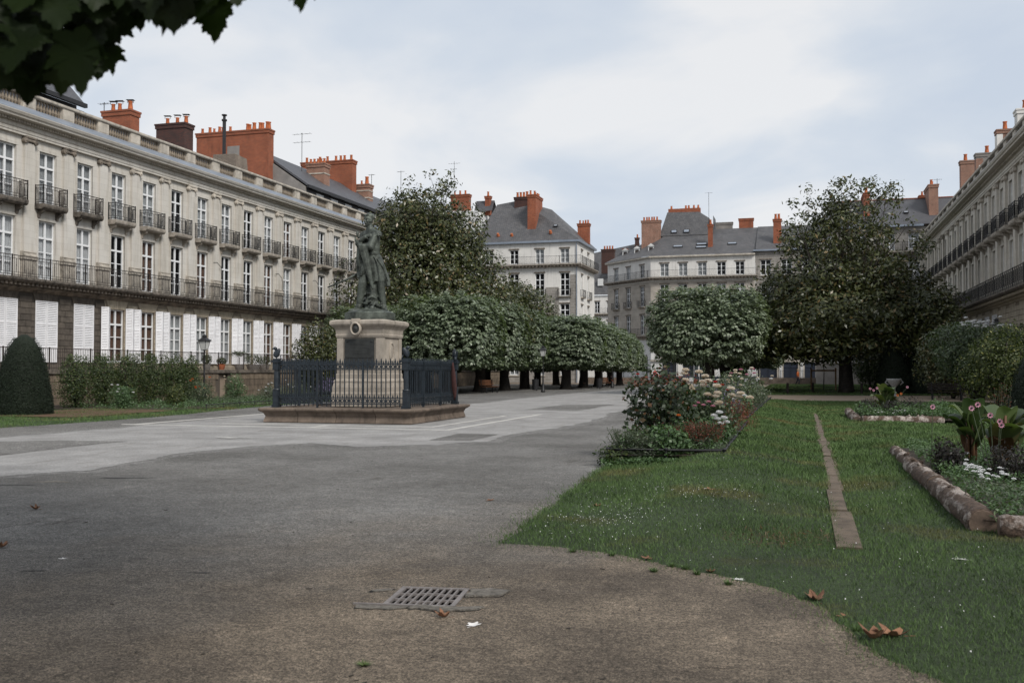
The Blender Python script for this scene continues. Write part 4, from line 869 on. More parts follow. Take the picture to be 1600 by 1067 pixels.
# pale house further down the street on the left
P5 = empty('street_house', 'cream house with steep slate roof seen in the gap down the side street', 'house', (-38, 166, 0))
f5 = Frame(P5, -41, 166, 0); W5 = [7.5, 9.6, 11.9]
facade(P5, f5, 14, 14.2, [(11.2, 2.0, .9, W5, 3, False, [None], ''), (7.6, 2.4, .9, W5, 3, True, ['c'], 'balc'), (4.0, 2.4, .9, W5, 3, True, ['c'], '')], 'render'); long_balcony(f5, 0, 14, 11.1, .5)
poly(P5, 'roof', 'slate2', [(-41, 165.7, 14.3), (-27, 165.7, 14.3), (-27, 171, 23.5), (-41, 171, 21), (-27, 176, 15)], [(0, 1, 2, 3), (1, 4, 2)])
stack(P5, -29.6, -28.9, 169, 170, 19, 22.4, 'brick', []); stack(P5, -27.6, -26.9, 169.6, 170, 21, 24.3, 'brickdark', [(-27.2, 169.8, 1)])
for x, z in ((-33, 16.5), (-30.6, 16.5), (-31.6, 18.8)): wput(P5, 'dormer', MB().box(x-.45, x+.45, 166.3, 167.6, z-.6, z+.6), 'renderw')
# street side of the park: low wall, railings and gate at the far end
FW = empty('park_fence', 'low stone wall with iron railings and tall gates across the far end of the square', 'fence', (-12, 112.5, 0))
for a, b in ((-24.5, -17.0), (-4.7, 9.3)): wput(FW, 'low_wall', MB().box(a, b, 112.2, 112.6, -.1, .75), 'granite')
ff = Frame(FW, 0, 112.4, 0)
for a, b, h in ((-24.5, -17.2, 1.5), (-4.7, 9.3, .8)):
    n = round((b-a)/2.4)
    for k in range(n): ff.put('railing', cached(('pf', h, round((b-a)/n, 2)), lambda: railing_mesh(0, (b-a)/n-.02, h, 0, .14, 'iron', False)), a+k*(b-a)/n, 0, .75)
for x in (-17.0, -13.9, -7.6, -4.7):
    ff.put('gate_post', cached('gp', lambda: MB().box(-.09, .09, -.09, .09, -.1, 3.0).box(-.13, .13, -.13, .13, 3.0, 3.08).lathe([(.05, 3.08), (.1, 3.2), (.02, 3.4)], 8).mesh('gate_post', 'iron')), x)
for a, b in ((-16.9, -14.0), (-7.5, -4.8)): ff.put('gate_leaf', railing_mesh(a, b, 2.7, 0, .16, 'iron', False), 0, 0, .05)
for k, (x, z) in enumerate(((-15.9, 0), (-14.9, 0), (-11.0, 0))):
    pass

# ------------------------------------------------------------ monument: kerb platform, railing, pedestal, bronze
CX, CY = -13.4, 29.5
PL = empty('monument_platform', 'brown granite platform with curved sides under the statue and its railing', 'platform', (CX, CY, 0))
H_, HI = 2.55, .45
PL_in = MB().box(-2.1, 2.1, -2.1, 2.1, -.05, HI-.02).obj('core', 'granite', PL)
prof = [(H_-.16, 0), (H_-.12, .03), (H_-.14, .10), (H_-.17, .2), (H_-.12, .3), (H_-.02, .36), (H_, .39), (H_, .43), (H_-.03, .45), (2.05, .46), (2.05, 0)]
for q in range(4):
    n = 4
    for k in range(n):
        a0, a1 = -H_+2*H_*k/n, -H_+2*H_*(k+1)/n; mb = MB(); vs = []
        for t_, e in ((a0, .008), (a1, -.008)):
            for d, z in prof: vs.append((max(-d, min(d, t_+e)) if abs(t_) > 2.4 else t_+e, -d, z))
        m_ = len(prof); mb.add(vs, [tuple(range(m_)), tuple(range(2*m_-1, m_-1, -1))]+[(i, m_+i, m_+(i+1) % m_, (i+1) % m_) for i in range(m_)])
        mb.obj('kerb_stone', 'granite', PL, rot=q*math.pi/2)
PL.rotation_euler = (0, 0, 0)
# railing round the monument
RL = empty('monument_railing', 'square blue black iron railing with eagle topped corner posts around the statue', 'railing', (CX, CY, HI))
def eagle_mesh():
    mb = MB().ellip((0, 0, .16), (.075, .10, .14), 10, 8, Matrix.Rotation(R(-18), 3, 'X')).ellip((0, -.05, .31), (.045, .06, .055), 8, 6)
    mb.tube([(0, -.08, .31), (0, -.13, .30), (0, -.145, .275)], [.025, .018, .005], 6)
    for s in (-1, 1): mb.ellip((s*.07, .02, .17), (.025, .07, .16), 8, 6, Matrix.Rotation(R(-25), 3, 'X')); mb.tube([(s*.03, 0, 0), (s*.03, 0, .08)], .018, 5)
    mb.loft([[(-.04, .08, .1), (.04, .08, .1), (.04, .11, .1), (-.04, .11, .1)], [(-.05, .13, -.04), (.05, .13, -.04), (.05, .15, -.04), (-.05, .15, -.04)]])
    return mb.mesh('eagle', 'blueiron', True)
eg = eagle_mesh(); hr = 2.14; FH = 1.42
pst = MB().box(-.11, .11, -.11, .11, 0, .10).box(-.085, .085, -.085, .085, .1, .52).lathe([(.10, .52), (.11, .55), (.10, .58)], 12).lathe([(.075, .58), (.085, .9), (.075, 1.15)], 12).box(-.095, .095, -.095, .095, 1.15, 1.38).box(-.125, .125, -.125, .125, 1.38, 1.45).box(-.09, .09, -.09, .09, 1.45, 1.5).mesh('post', 'blueiron')
pk = MB().box(-.013, .013, -.013, .013, .05, 1.36).add([(-.035, -.012, 1.36), (.035, -.012, 1.36), (0, -.012, 1.50), (-.035, .012, 1.36), (.035, .012, 1.36), (0, .012, 1.50)], [(0, 1, 2), (3, 5, 4), (0, 2, 5, 3), (1, 4, 5, 2), (0, 3, 4, 1)]).mesh('picket', 'blueiron')
spk = MB().add([(-.022, -.012, 0), (.022, -.012, 0), (0, -.012, .09), (-.022, .012, 0), (.022, .012, 0), (0, .012, .09)], [(0, 1, 2), (3, 5, 4), (0, 2, 5, 3), (1, 4, 5, 2)]).mesh('spike', 'blueiron')
def ringm():
    mb = MB(); n = 12; r = []
    for rr, y in ((.062, -.012), (.062, .012), (.036, .012), (.036, -.012)): r.append([(rr*math.cos(6.2832*k/n), y, rr*math.sin(6.2832*k/n)) for k in range(n)])
    return mb.loft(r+[r[0]], False).mesh('ring', 'blueiron')
rg = ringm()
for q in range(4):
    a = q*math.pi/2; fr = Frame(RL, CX, CY, a)
    p = fr.put('post', pst, -hr, -hr, HI); e_ = link('eagle', eg, p, (0, 0, 1.5), R(-60) if q == 0 else R(30))
    fr.put('rail', MB().box(-hr+.1, hr-.1, -.018, .018, 1.31, 1.345).box(-hr+.1, hr-.1, -.018, .018, 1.15, 1.18).box(-hr+.1, hr-.1, -.018, .018, .30, .33).box(-hr+.1, hr-.1, -.018, .018, .12, .15).mesh('rail', 'blueiron'), 0, -hr, HI)
    n = 26
    for k in range(n+1):
        x = -hr+.2+(2*hr-.4)*k/n; fr.put('picket', pk, x, -hr, HI)
        if k < n:
            xm = x+(hr*2-.4)/n/2; fr.put('ring', rg, xm, -hr, HI+1.245); fr.put('ring', rg, xm, -hr, HI+.225)
            fr.put('spike', spk, xm, -hr, HI+.33); fr.put('spike', spk, xm, -hr, HI+1.345)
    for x in (-.75, .75): fr.put('stay', MB().box(-.025, .025, -.03, .03, 0, 1.42).mesh('stay', 'blueiron'), x, -hr, HI)
# pedestal
PD = empty('pedestal', 'moulded stone pedestal with a dark plaque standing inside the railing', 'pedestal', (CX, CY, HI))
def sq(prof): # square lathe
    mb = MB(); return mb.loft([[(-d, -d, z), (d, -d, z), (d, d, z), (-d, d, z)] for d, z in prof])
sq([(.92, 0), (.92, .42), (.90, .45)]).obj('base_step', 'pedestal', PD)
sq([(.885, .45), (.885, .60), (.87, .66), (.85, .74), (.86, .80), (.80, .88), (.80, 1.02), (.77, 1.05)]).obj('base', 'pedestal', PD)
sq([(.745, 1.05), (.745, 2.18)]).obj('shaft', 'pedestal', PD)
for q_ in ((-.78, -.56, -.78, -.745), (.56, .78, -.78, -.745), (.745, .778, -.743, -.56), (.745, .778, .56, .78)): MB().box(*q_, 1.05, 2.18).obj('corner_strip', 'pedestal', PD)
cap = sq([(.80, 2.18), (.82, 2.25), (.80, 2.28), (.82, 2.42), (.86, 2.48), (.94, 2.56), (.96, 2.60), (.96, 2.68), (.90, 2.72), (.80, 2.74)]).obj('cap', 'pedestal', PD)
MB().box(-.50, .50, -.80, -.747, 1.25, 2.13).obj('plaque', 'plaque', PD)
pq = [c for c in PD.children if c.name.startswith('plaque')] or [c for c in bpy.data.objects if c.name == 'plaque']; pq = pq[0]
for s in (-1, 1):
    for z in (1.32, 2.05): MB().ellip((s*.42, -.803, z), (.035, .02, .035), 8, 5).obj('boss', 'plaque', pq)
MB().box(-.44, .44, -.815, -.8, 1.53, 1.56).obj('bar', 'plaque', pq)
g = random.Random(4); mb = MB()
for row, z in enumerate((1.93, 1.83, 1.74, 1.66)):
    x = -.3
    while x < .3: wv = g.uniform(.02, .05); mb.box(x, x+wv, -.806, -.8, z, z+(.055 if row == 0 else .035)); x += wv+.015
stuff(mb.obj('worn_lettering', 'plaque', pq))
n = 20; ring = lambda r, y: [(-.05+r*.85*math.cos(6.2832*k/n), y, 2.44+r*math.sin(6.2832*k/n)) for k in range(n)]
MB().loft([ring(.21, -.9), ring(.22, -1.0), ring(.18, -1.03), ring(.15, -1.0), ring(.15, -.9)], False).box(-.18, .08, -1.0, -.9, 2.64, 2.76).obj('medallion', 'pedestal', PD)
MB().loft([ring(.15, -.96), ring(.02, -1.01)]).obj('medallion_centre', 'plaque', PD)
n = 18; ring = lambda r, x: [(x, .0+r*.7*math.cos(6.2832*k/n), 1.72+r*1.15*math.sin(6.2832*k/n)) for k in range(n)]
MB().loft([ring(.27, .747), ring(.27, .765), ring(.245, .775), ring(.235, .747)], False).ellip((.748, 0, 1.72), (.02, .12, .2), 8, 6).obj('side_medallion', 'pedestal', PD)

# bronze figure: one continuous surface grown from many overlapping masses
ST = empty('statue', 'green bronze statue of an officer with folded arms, flag and sabre on the pedestal', 'statue', (CX, CY, HI+2.74), R(24.4))
k8 = .8
MB().prism([(-.80, -.45), (-.45, -.80), (.45, -.80), (.80, -.45), (.80, .45), (.45, .80), (-.45, .80), (-.80, .45)], 0, .22).loft([[(r*math.cos(6.2832*k/16+.2), r*.95*math.sin(6.2832*k/16+.2), z) for k in range(16)] for r, z in ((.80, .2), (.76, .26), (.60, .31), (.45, .35), (.2, .40))]).obj('bronze_base', 'bronze', ST, False)
def oval(cx, cy, z, rx, ry, n=20, fold=0, ph=0, tilt=0):
    return [(cx+rx*(1+fold*math.sin(7*a+ph))*math.cos(a), cy+ry*(1+fold*math.sin(7*a+ph))*math.sin(a), z+tilt*math.cos(a)) for a in (6.2832*k/n for k in range(n))]
def limb(mb, pts, rads, n=12):
    mb.tube(pts, rads, n)
    for p, r in zip(pts, rads): mb.ellip(p, (r, r, r), 10, 8)
B = MB(); z0 = .28
# legs: trousers; the left leg planted towards camera left, the right one straight
limb(B, [(-.08, -.02, z0+1.50), (-.26, -.10, z0+.86), (-.38, -.05, z0+.18)], [.20, .155, .105])
limb(B, [(.20, .04, z0+1.50), (.36, -.02, z0+.86), (.46, .03, z0+.16)], [.20, .15, .10])
B.tube([(-.38, -.05, z0+.20), (-.38, -.05, z0+.12)], [.125, .13], 12); B.tube([(.46, .03, z0+.20), (.46, .03, z0+.10)], [.12, .125], 12)
B.ellip((-.50, -.12, z0+.03), (.24, .10, .075), 12, 8, Matrix.Rotation(R(15), 3, 'Z')); B.ellip((-.40, -.07, z0+.08), (.12, .10, .11))
B.ellip((.50, -.12, z0+.04), (.10, .22, .075), 12, 8, Matrix.Rotation(R(12), 3, 'Z')); B.ellip((.47, .0, z0+.08), (.10, .12, .11))
# torso and buttoned coat
B.loft([oval(.06, .0, z0+1.32, .30, .22), oval(.06, 0, z0+1.55, .30, .225), oval(.08, .0, z0+1.72, .245, .20), oval(.07, 0, z0+1.95, .27, .21), oval(.04, 0, z0+2.2, .33, .23), oval(.02, 0, z0+2.38, .34, .21), oval(.0, 0, z0+2.5, .22, .16), oval(-.01, 0, z0+2.56, .13, .13)])
# coat skirts, open in front, flaring to a long tail at the back right
B.loft([oval(.09, .02, z0+1.74, .26, .21, fold=.03), oval(.13, .03, z0+1.5, .33, .25, fold=.05), oval(.17, .05, z0+1.2, .36, .27, fold=.07), oval(.20, .06, z0+.92, .36, .27, fold=.08, ph=.4)])
B.loft([oval(.30, .10, z0+1.72, .08, .14), oval(.44, .12, z0+1.3, .12, .18, fold=.1), oval(.55, .14, z0+1.0, .14, .18, fold=.12), oval(.60, .14, z0+.80, .10, .14, fold=.12)])
B.tube([(.14, -.235, z0+1.68), (.28, -.27, z0+1.4), (.36, -.27, z0+.9)], [.02, .025, .02], 8)
B.tube([(.24, -.2, z0+1.62), (.45, -.16, z0+1.35), (.62, -.05, z0+.95)], [.02, .022, .015], 8)
B.loft([oval(.07, 0, z0+1.74, .262, .215), oval(.07, 0, z0+1.81, .262, .215)])
# belly, sash knot, buttons
for k in range(6): B.ellip((-.12+.01*k, -.21-.0*k, z0+1.85+.09*k), (.018, .018, .018), 6, 5)
# arms folded high on the chest
limb(B, [(.27, -.10, z0+2.34), (.20, -.30, z0+1.97)], [.135, .115]); limb(B, [(.20, -.30, z0+1.97), (-.12, -.34, z0+1.98), (-.34, -.30, z0+2.10)], [.12, .10, .08])
limb(B, [(-.27, .02, z0+2.34), (-.36, -.16, z0+2.02)], [.13, .11]); limb(B, [(-.36, -.16, z0+2.02), (-.16, -.30, z0+2.18), (.02, -.31, z0+2.26)], [.10, .085, .07])
B.tube([(-.28, -.315, z0+2.07), (-.345, -.30, z0+2.11)], [.105, .105], 12)
# hands: palms with curled fingers
def hand(mb, c, d, up, k=1.0):
    c, d, up = Vector(c), Vector(d).normalized(), Vector(up).normalized(); s_ = d.cross(up).normalized()
    rot = Matrix((s_, d, up)).transposed(); mb.ellip(c, (.052*k, .075*k, .035*k), 10, 8, rot)
    for i, L in enumerate((.9, 1.05, 1.0, .8)):
        p = c+d*.06*k+s_*(.036-.024*i)*k; q = p+d*.05*k*L-up*.015*k; r = q+d*.02*k-up*.045*k*L; mb.tube([p-d*.03*k, p, q, r], [.014*k, .014*k, .0125*k, .009*k], 8)
    p = c-d*.02*k+s_*.05*k; mb.tube([p, p+s_*.035*k+d*.03*k, p+s_*.03*k+d*.075*k-up*.01], [.017*k, .014*k, .01*k], 8)
hand(B, (-.40, -.30, z0+2.16), (-.35, -.2, .9), (-.6, -.7, 0), 1.25); hand(B, (.09, -.30, z0+2.29), (.9, .0, .2), (0, -1, .2), 1.2)
# epaulettes and collar
for s, yy in ((1, -.06), (-1, .04)):
    B.ellip((s*.33, yy, z0+2.44), (.16, .12, .05), 12, 8, Matrix.Rotation(R(s*16), 3, 'Y'))
    for k in range(9):
        a = R(-100+25*k) if s > 0 else R(80+25*k); q = Vector((s*.36+.13*math.cos(a), yy+.11*math.sin(a), z0+2.40)); B.tube([q, q+Vector((.02*math.cos(a), .02*math.sin(a), -.12))], [.02, .016], 6)
B.loft([oval(-.01, -.01, z0+2.48, .15, .15), oval(-.02, -.02, z0+2.60, .125, .125)])
# head turned to the left
hd = Vector((-.04, -.05, z0+2.78)); rh = Matrix.Rotation(R(-12), 3, 'Z'); hb0 = len(B.v)
def hp(x, y, z): q = rh @ Vector((x, y, z)); return hd+q
B.tube([(-.01, -.01, z0+2.5), (-.04, -.03, z0+2.68)], [.095, .09], 12)
B.ellip(hd+Vector((0, 0, .045)), (.118, .145, .155), 16, 12, rh); B.ellip(hp(0, -.045, -.075), (.085, .095, .09), 12, 10, rh); B.ellip(hp(0, -.105, -.13), (.04, .035, .035), 8, 6)
B.tube([hp(0, -.135, .045), hp(0, -.165, -.005), hp(0, -.185, -.035)], [.014, .02, .026], 8); B.ellip(hp(0, -.165, -.04), (.032, .02, .016), 8, 6)
for s in (-1, 1):
    B.ellip(hp(s*.045, -.135, .058), (.045, .022, .014), 8, 6, rh); B.ellip(hp(s*.046, -.128, .026), (.022, .016, .014), 8, 6, rh); B.ellip(hp(s*.06, -.11, -.03), (.03, .028, .03), 8, 6, rh)
    B.ellip(hp(s*.118, .0, .0), (.016, .03, .045), 8, 6, rh); B.tube([hp(s*.11, -.03, .05), hp(s*.108, -.045, -.05)], [.022, .016], 6)
    B.ellip(hp(s*.02, -.150, -.072), (.026, .014, .009), 8, 6, rh)
B.ellip(hp(0, -.148, -.09), (.035, .014, .010), 8, 6, rh)
g = random.Random(3)
for k in range(46):
    a = g.uniform(0, 6.28); e = g.uniform(.0, 1.3); B.ellip(hp(.115*math.cos(a)*math.cos(e), .03+.135*math.sin(a)*math.cos(e) if math.sin(a) > -.5 or e > .5 else .03, .06+.125*math.sin(e)), (.045, .045, .035), 6, 5)
B.ellip(hp(0, .03, .10), (.13, .155, .12), 14, 10, rh)
for k in range(5): B.ellip(hp(-.07+.035*k, -.11, .135+.015*math.sin(k*2)), (.035, .035, .028), 6, 5, rh)
for i in range(hb0, len(B.v)): x, y, z = B.v[i]; B.v[i] = (hd.x+(x-hd.x)*1.16, hd.y+(y-hd.y)*1.16, hd.z-.1+(z-hd.z+.1)*1.16)
# the upper body is turned towards camera left above the waist
for i, (x, y, z) in enumerate(B.v):
    t_ = min(1, max(0, (z-z0-1.62)/.4)); a = R(-38)*t_*t_*(3-2*t_); px_, py_ = x-.05, y; B.v[i] = (.05+px_*math.cos(a)-py_*math.sin(a), px_*math.sin(a)+py_*math.cos(a), z)
# furled flag hanging from the crossed arms to the ground
fl = []
for i in range(12):
    u = i/11; zz_ = z0+2.02-1.35*u; cx_ = -.27+.36*u; rx_ = .13*(1-u)**.7+.035; fl.append(oval(cx_, -.33+.05*u, zz_, rx_, .05+.02*(1-u), fold=.22*(1-u*.5), ph=i*.35))
B.loft(fl)
B.loft([oval(-.36, -.12, z0+1.95, .10, .13, fold=.1), oval(-.38, -.08, z0+1.55, .11, .16, fold=.12, ph=1), oval(-.34, -.04, z0+1.2, .12, .15, fold=.12, ph=2), oval(-.36, -.10, z0+1.02, .09, .1, fold=.1)])
B.loft([oval(-.16, -.22, z0+1.55, .14, .08, fold=.1), oval(-.22, -.22, z0+1.25, .12, .08, fold=.12), oval(-.32, -.22, z0+1.08, .04, .05)])
B.tube([(-.40, -.32, z0+2.2), (-.44, -.34, z0+2.32)], [.03, .05], 8); B.ellip((-.44, -.34, z0+2.36), (.055, .05, .06), 8, 6)
# tree stump, drapery and trophies between the legs
B.loft([oval(.06, .05, z0-.05, .34, .30, fold=.12), oval(.05, .05, z0+.3, .22, .2, fold=.14, ph=1), oval(.05, .04, z0+.62, .20, .18, fold=.14, ph=2), oval(.08, .04, z0+.88, .16, .15, fold=.1, ph=3)])
for k in range(26):
    a = g.uniform(0, 6.28); zz_ = g.uniform(0.02, .92); rr = .30-.14*zz_
    B.tube([(.06+rr*math.cos(a), .04+rr*math.sin(a), z0+zz_), (.06+(rr+.05)*math.cos(a+.4), .04+(rr+.05)*math.sin(a+.4), z0+zz_+g.uniform(-.08, .1)), (.06+(rr+.06)*math.cos(a+.9), .04+(rr+.06)*math.sin(a+.9), z0+zz_+.03)], [.035, .045, .015], 6)
B.ellip((.07, -.34, z0+.09), (.095, .095, .095)); B.ellip((-.12, -.30, z0+.05), (.08, .08, .07)); B.tube([(-.1, -.3, z0+.4), (.08, -.33, z0+.46), (.22, -.28, z0+.38)], [.03, .045, .03], 8)
# sabre held level behind the hip
B.v = [(x*.93, y*.96, z0+(z-z0)*1.055) for x, y, z in B.v]
me = B.mesh('figure', 'bronze', True); fig = link('figure', me, ST)
rm_ = fig.modifiers.new('skin', 'REMESH'); rm_.mode = 'VOXEL'; rm_.voxel_size = .017; rm_.use_smooth_shade = True
sm_ = fig.modifiers.new('soften', 'SMOOTH'); sm_.factor = .5; sm_.iterations = 2
MB().tube([(-.36, .05, z0+1.26), (-.75, .14, z0+1.05), (-1.36, .2, z0+.79)], [.036, .032, .022], 8).tube([(-.20, 0, z0+1.36), (-.36, .05, z0+1.26)], [.03, .03], 8).obj('sabre', 'bronze', ST, True)
RC = tag(MB().loft([[(x+.02*math.sin(k*1.3), r_*math.sin(6.2832*k/10), z) if False else (r_*math.cos(6.2832*k/10)*1.1+x, r_*.6*math.sin(6.2832*k/10), z) for k in range(10)] for x, z, r_ in ((0, .05, .02), (.02, .2, .05), (0, .5, .085), (-.03, .9, .07), (-.05, 1.15, .045), (-.05, 1.3, .02))]).obj('folded_cloth', 'russet', None, True, (CX+hr+.14, CY+hr-.45, HI+.1)),
    'folded dark russet cloth hanging on the right side of the statue railing', 'cloth')

# ------------------------------------------------------------ lawns
def inpoly(x, y, P):
    x = np.asarray(x); y = np.asarray(y); r = np.zeros(x.shape, bool); j = len(P)-1
    for i in range(len(P)):
        xi, yi = P[i]; xj, yj = P[j]; c = ((yi > y) != (yj > y)) & (x < (xj-xi)*(y-yi)/((yj-yi) or 1e-9)+xi); r ^= c; j = i
    return r
def sdist(x, y, P):                # signed distance, positive inside
    d = np.full(np.shape(x), 1e9)
    for (a, b), (c, e) in zip(P, P[1:]+P[:1]):
        L2 = (c-a)**2+(e-b)**2 or 1e-9; t_ = np.clip(((x-a)*(c-a)+(y-b)*(e-b))/L2, 0, 1); d = np.minimum(d, np.hypot(x-a-t_*(c-a), y-b-t_*(e-b)))
    return np.where(inpoly(x, y, P), d, -d)
def lumpy(x, y): return .5*np.sin(x*2.1+1.3*np.sin(y*1.7))+.5*np.sin(y*2.7+1.1*np.sin(x*3.1))
LAWN1 = ragged([(-2.72, 8.85), (-1.9, 8.72), (-1.33, 8.43), (-.9, 8.1), (-.49, 7.79), (-.1, 7.4), (.12, 7.05), (.22, 6.6), (.31, 6.24), (.5, 5.8), (.75, 5.45), (1.3, 4.8), (2.2, 4.1), (4, 3.2), (9.3, 2), (9.3, 52.5), (-3.1, 52.5), (-3.08, 16.2)], .09, .22, 5)
STRIP = [(.345, 9.5), (.47, 9.45), (.465, 20), (.46, 36.5), (.33, 36.5), (.33, 20)]
BED1 = [(-3.12, 16.35), (-1.25, 16.7), (-1.38, 26.5), (-3.12, 26.5)]; BED2 = [(-3.12, 28.2), (-1.5, 28.2), (-1.5, 50), (-3.12, 50)]
BED3 = [(1.62, 19.9), (1.66, 10.6), (5.2, 10.3), (5.2, 20.0)]; BED4 = [(1.42, 35.5), (1.55, 30.7), (4.6, 31.2), (4.6, 36.5)]
def h1(x, y):
    f = np.clip((y-9)/8, 0, 1)*np.clip((54-y)/8, 0, 1)
    return .015+f*(.23*np.exp(-((x+1.2)/.95)**2)+.09*np.exp(-((x-2.2)/1.2)**2))+.012*lumpy(x, y)*np.clip(f+.3, 0, 1)
LAWN2 = [(-3.0, 66), (9.2, 66.5), (9.2, 107), (-3.4, 107), (-3.2, 80)]
LAWN3 = ragged([(-21.4, 20.0), (-21.15, 24.8), (-21.1, 27.6), (-21.45, 31.4), (-22.0, 34), (-22.9, 40), (-23.4, 60), (-31.9, 60), (-31.9, 14), (-21.5, 14)], .06, .5, 8)
def h2(x, y): return .03+.10*np.clip((y-67)/6, 0, 1)+.02*lumpy(x, y)
def h3(x, y): return .02+.01*lumpy(x, y)+0*x
def lawn(P, hf, x0, x1, y0, y1, sx, sy):
    xs = np.arange(x0, x1+sx, sx); ys = np.arange(y0, y1+sy, sy); X, Y = np.meshgrid(xs, ys); sdv = sdist(X, Y, P)
    Z = np.where(sdv > 0, hf(X, Y)*np.clip(sdv/.25, 0, 1)+.004, -.05+np.clip((sdv+.2)/.2, 0, 1)*.05); ny, nx = X.shape
    me = bpy.data.meshes.new('lawn'); V = np.stack([X, Y, Z], -1).reshape(-1, 3)
    F = [(j*nx+i, j*nx+i+1, (j+1)*nx+i+1, (j+1)*nx+i) for j in range(ny-1) for i in range(nx-1) if sdv[j:j+2, i:i+2].max() > -.3]
    me.from_pydata(V.tolist(), [], F); me.materials.append(M['turf']); me.polygons.foreach_set('use_smooth', [True]*len(F)); me.update(); return structure(link('lawn', me))
lawn(LAWN1, h1, -3.4, 9.4, 3, 20, .12, .12); lawn(LAWN1, h1, -3.4, 9.4, 20, 53, .25, .4)
lawn(LAWN2, h2, -3.6, 9.4, 65.6, 108, .5, .5); lawn(LAWN3, h3, -32, -20.8, 14, 60, .3, .3)
sheet('transverse_path', [(-3.3, 53.0), (9.4, 53.2), (9.4, 66.2), (-3.3, 65.6)], .006, 'sand', .08, 4, .6)
sheet('near_sand', [(-3, 66.5), (-3.1, 107), (-4.4, 111), (-4.4, 66)], .004, 'sand', .1, 9, .8)
# paved drain running through the lawn: slabs butted end to end
DR = tag(bpy.data.objects.new('paved_drain', None), 'narrow strip of worn stone slabs running straight through the lawn', 'drain'); col.objects.link(DR); DR.location = (.4, 9.4, 0)
g = random.Random(2); y = 9.3; kk = 0
while y < 37:
    L = g.uniform(1.2, 2.4); w_ = .098+g.uniform(-.018, .012)
    MB().add([(-w_+g.uniform(-.01, .01), 0, -.03), (w_, 0, -.03), (w_, L-.03, -.03), (-w_, L-.03, -.03)]+[(-w_, 0, .012), (w_, g.uniform(0, .02), .010), (w_+g.uniform(-.01, .01), L-.03, .014), (-w_, L-.03, .010)], [(0, 3, 2, 1), (4, 5, 6, 7), (0, 1, 5, 4), (1, 2, 6, 5), (2, 3, 7, 6), (3, 0, 4, 7)]).obj('slab', 'dstone', DR, loc=(.03*math.sin(y*.45)+g.uniform(-.012, .012), y-9.4, float(h1(np.array(.4), np.array(y+.3)))+.012)); y += L
def grass_obj(name, n, box, P, hf, h, wd, holes=(), seed=1, bias=None, lean=.5):
    r = np.random.default_rng(seed); m_ = int(n*2.2); x = r.uniform(box[0], box[1], m_); u = r.uniform(0, 1, m_)
    y = box[2]*(box[3]/box[2])**u if bias else box[2]+(box[3]-box[2])*u
    sdv = sdist(x, y, P); k = sdv > -.015-.05*r.uniform(0, 1, m_)**3-.28*r.uniform(0, 1, m_)**9
    for Hh in holes: k &= ~inpoly(x, y, Hh)
    x, y, sdv = x[k][:n], y[k][:n], sdv[k][:n]; n = len(x); z = hf(x, y)*np.clip(sdv/.25, 0, 1)
    s = (y/9)**.75 if bias else np.ones(n); dens = .55+.45*lumpy(x*1.3, y*1.1)
    hh = h*r.uniform(.45, 1.25, n)*(.85+.3*lumpy(x*.9, y*.8))*np.clip(s, .8, 1.9); ww = wd*s*r.uniform(.7, 1.2, n); a = r.uniform(0, 6.283, n)
    lx, ly = r.normal(0, lean, n)*hh, r.normal(0, lean, n)*hh
    V = np.stack([np.stack([x-ww*np.cos(a), y-ww*np.sin(a), z-.005], 1), np.stack([x+ww*np.cos(a), y+ww*np.sin(a), z-.005], 1), np.stack([x+lx, y+ly, z+hh], 1)], 1).reshape(-1, 3)
    me = bpy.data.meshes.new(name); me.vertices.add(n*3); me.vertices.foreach_set('co', V.astype(np.float32).ravel()); me.loops.add(n*3); me.loops.foreach_set('vertex_index', np.arange(n*3, dtype=np.int32))
    me.polygons.add(n); me.polygons.foreach_set('loop_start', np.arange(0, n*3, 3, dtype=np.int32)); me.polygons.foreach_set('loop_total', np.full(n, 3, np.int32)); me.update(calc_edges=True)
    at = me.attributes.new('rnd', 'FLOAT', 'FACE'); at.data.foreach_set('value', np.clip(r.uniform(0, 1, n)*.6+.4*dens, 0, 1).astype(np.float32)); me.materials.append(M['grass'])
    o = stuff(link(name, me)); return o
tag(grass_obj('grass', 300000, (-3.2, 9.3, 4.0, 16), LAWN1, h1, .042, .0035, (STRIP, BED3), 1, True), 'short green lawn grass in the foreground right of the path', 'grass')
tag(grass_obj('grass', 200000, (-3.2, 9.3, 16, 52.5), LAWN1, h1, .040, .0055, (STRIP, BED1, BED2, BED3, BED4), 2, True), 'lawn grass between the flower beds and the transverse path', 'grass')
tag(grass_obj('grass', 60000, (-3.5, 9.2, 66, 107), LAWN2, h2, .07, .02, (), 3), 'lawn grass beyond the transverse path under the right magnolia', 'grass')
tag(grass_obj('grass', 70000, (-28, -20.9, 16, 60), LAWN3, h3, .07, .012, (), 4), 'green grass edging along the left flower beds', 'grass')
# clover and daisies
r_ = np.random.default_rng(5); cx = np.concatenate([r_.uniform(-2.6, 1.5, 250), r_.normal(-2.0, .35, 260), r_.normal(-1.4, .5, 200), r_.uniform(.7, 6, 200)]); cy = np.concatenate([r_.uniform(7, 16, 250), r_.normal(10.2, .6, 260), r_.normal(12.4, .5, 200), r_.uniform(5, 16, 200)])
k = (sdist(cx, cy, LAWN1) > .05) & ~inpoly(cx, cy, STRIP) & ~inpoly(cx, cy, BED3) & ~inpoly(cx, cy, BED1); cx, cy = cx[k], cy[k]
P_ = np.stack([cx, cy, h1(cx, cy)+.038+r_.uniform(-.012, .006, len(cx))], 1)
tag(stuff(leaves('clover_flowers', P_, np.tile([0, -.3, 1], (len(cx), 1)), .010, 'white_petal', aspect=1)), 'tiny white clover flowers scattered over the lawn', 'clover')
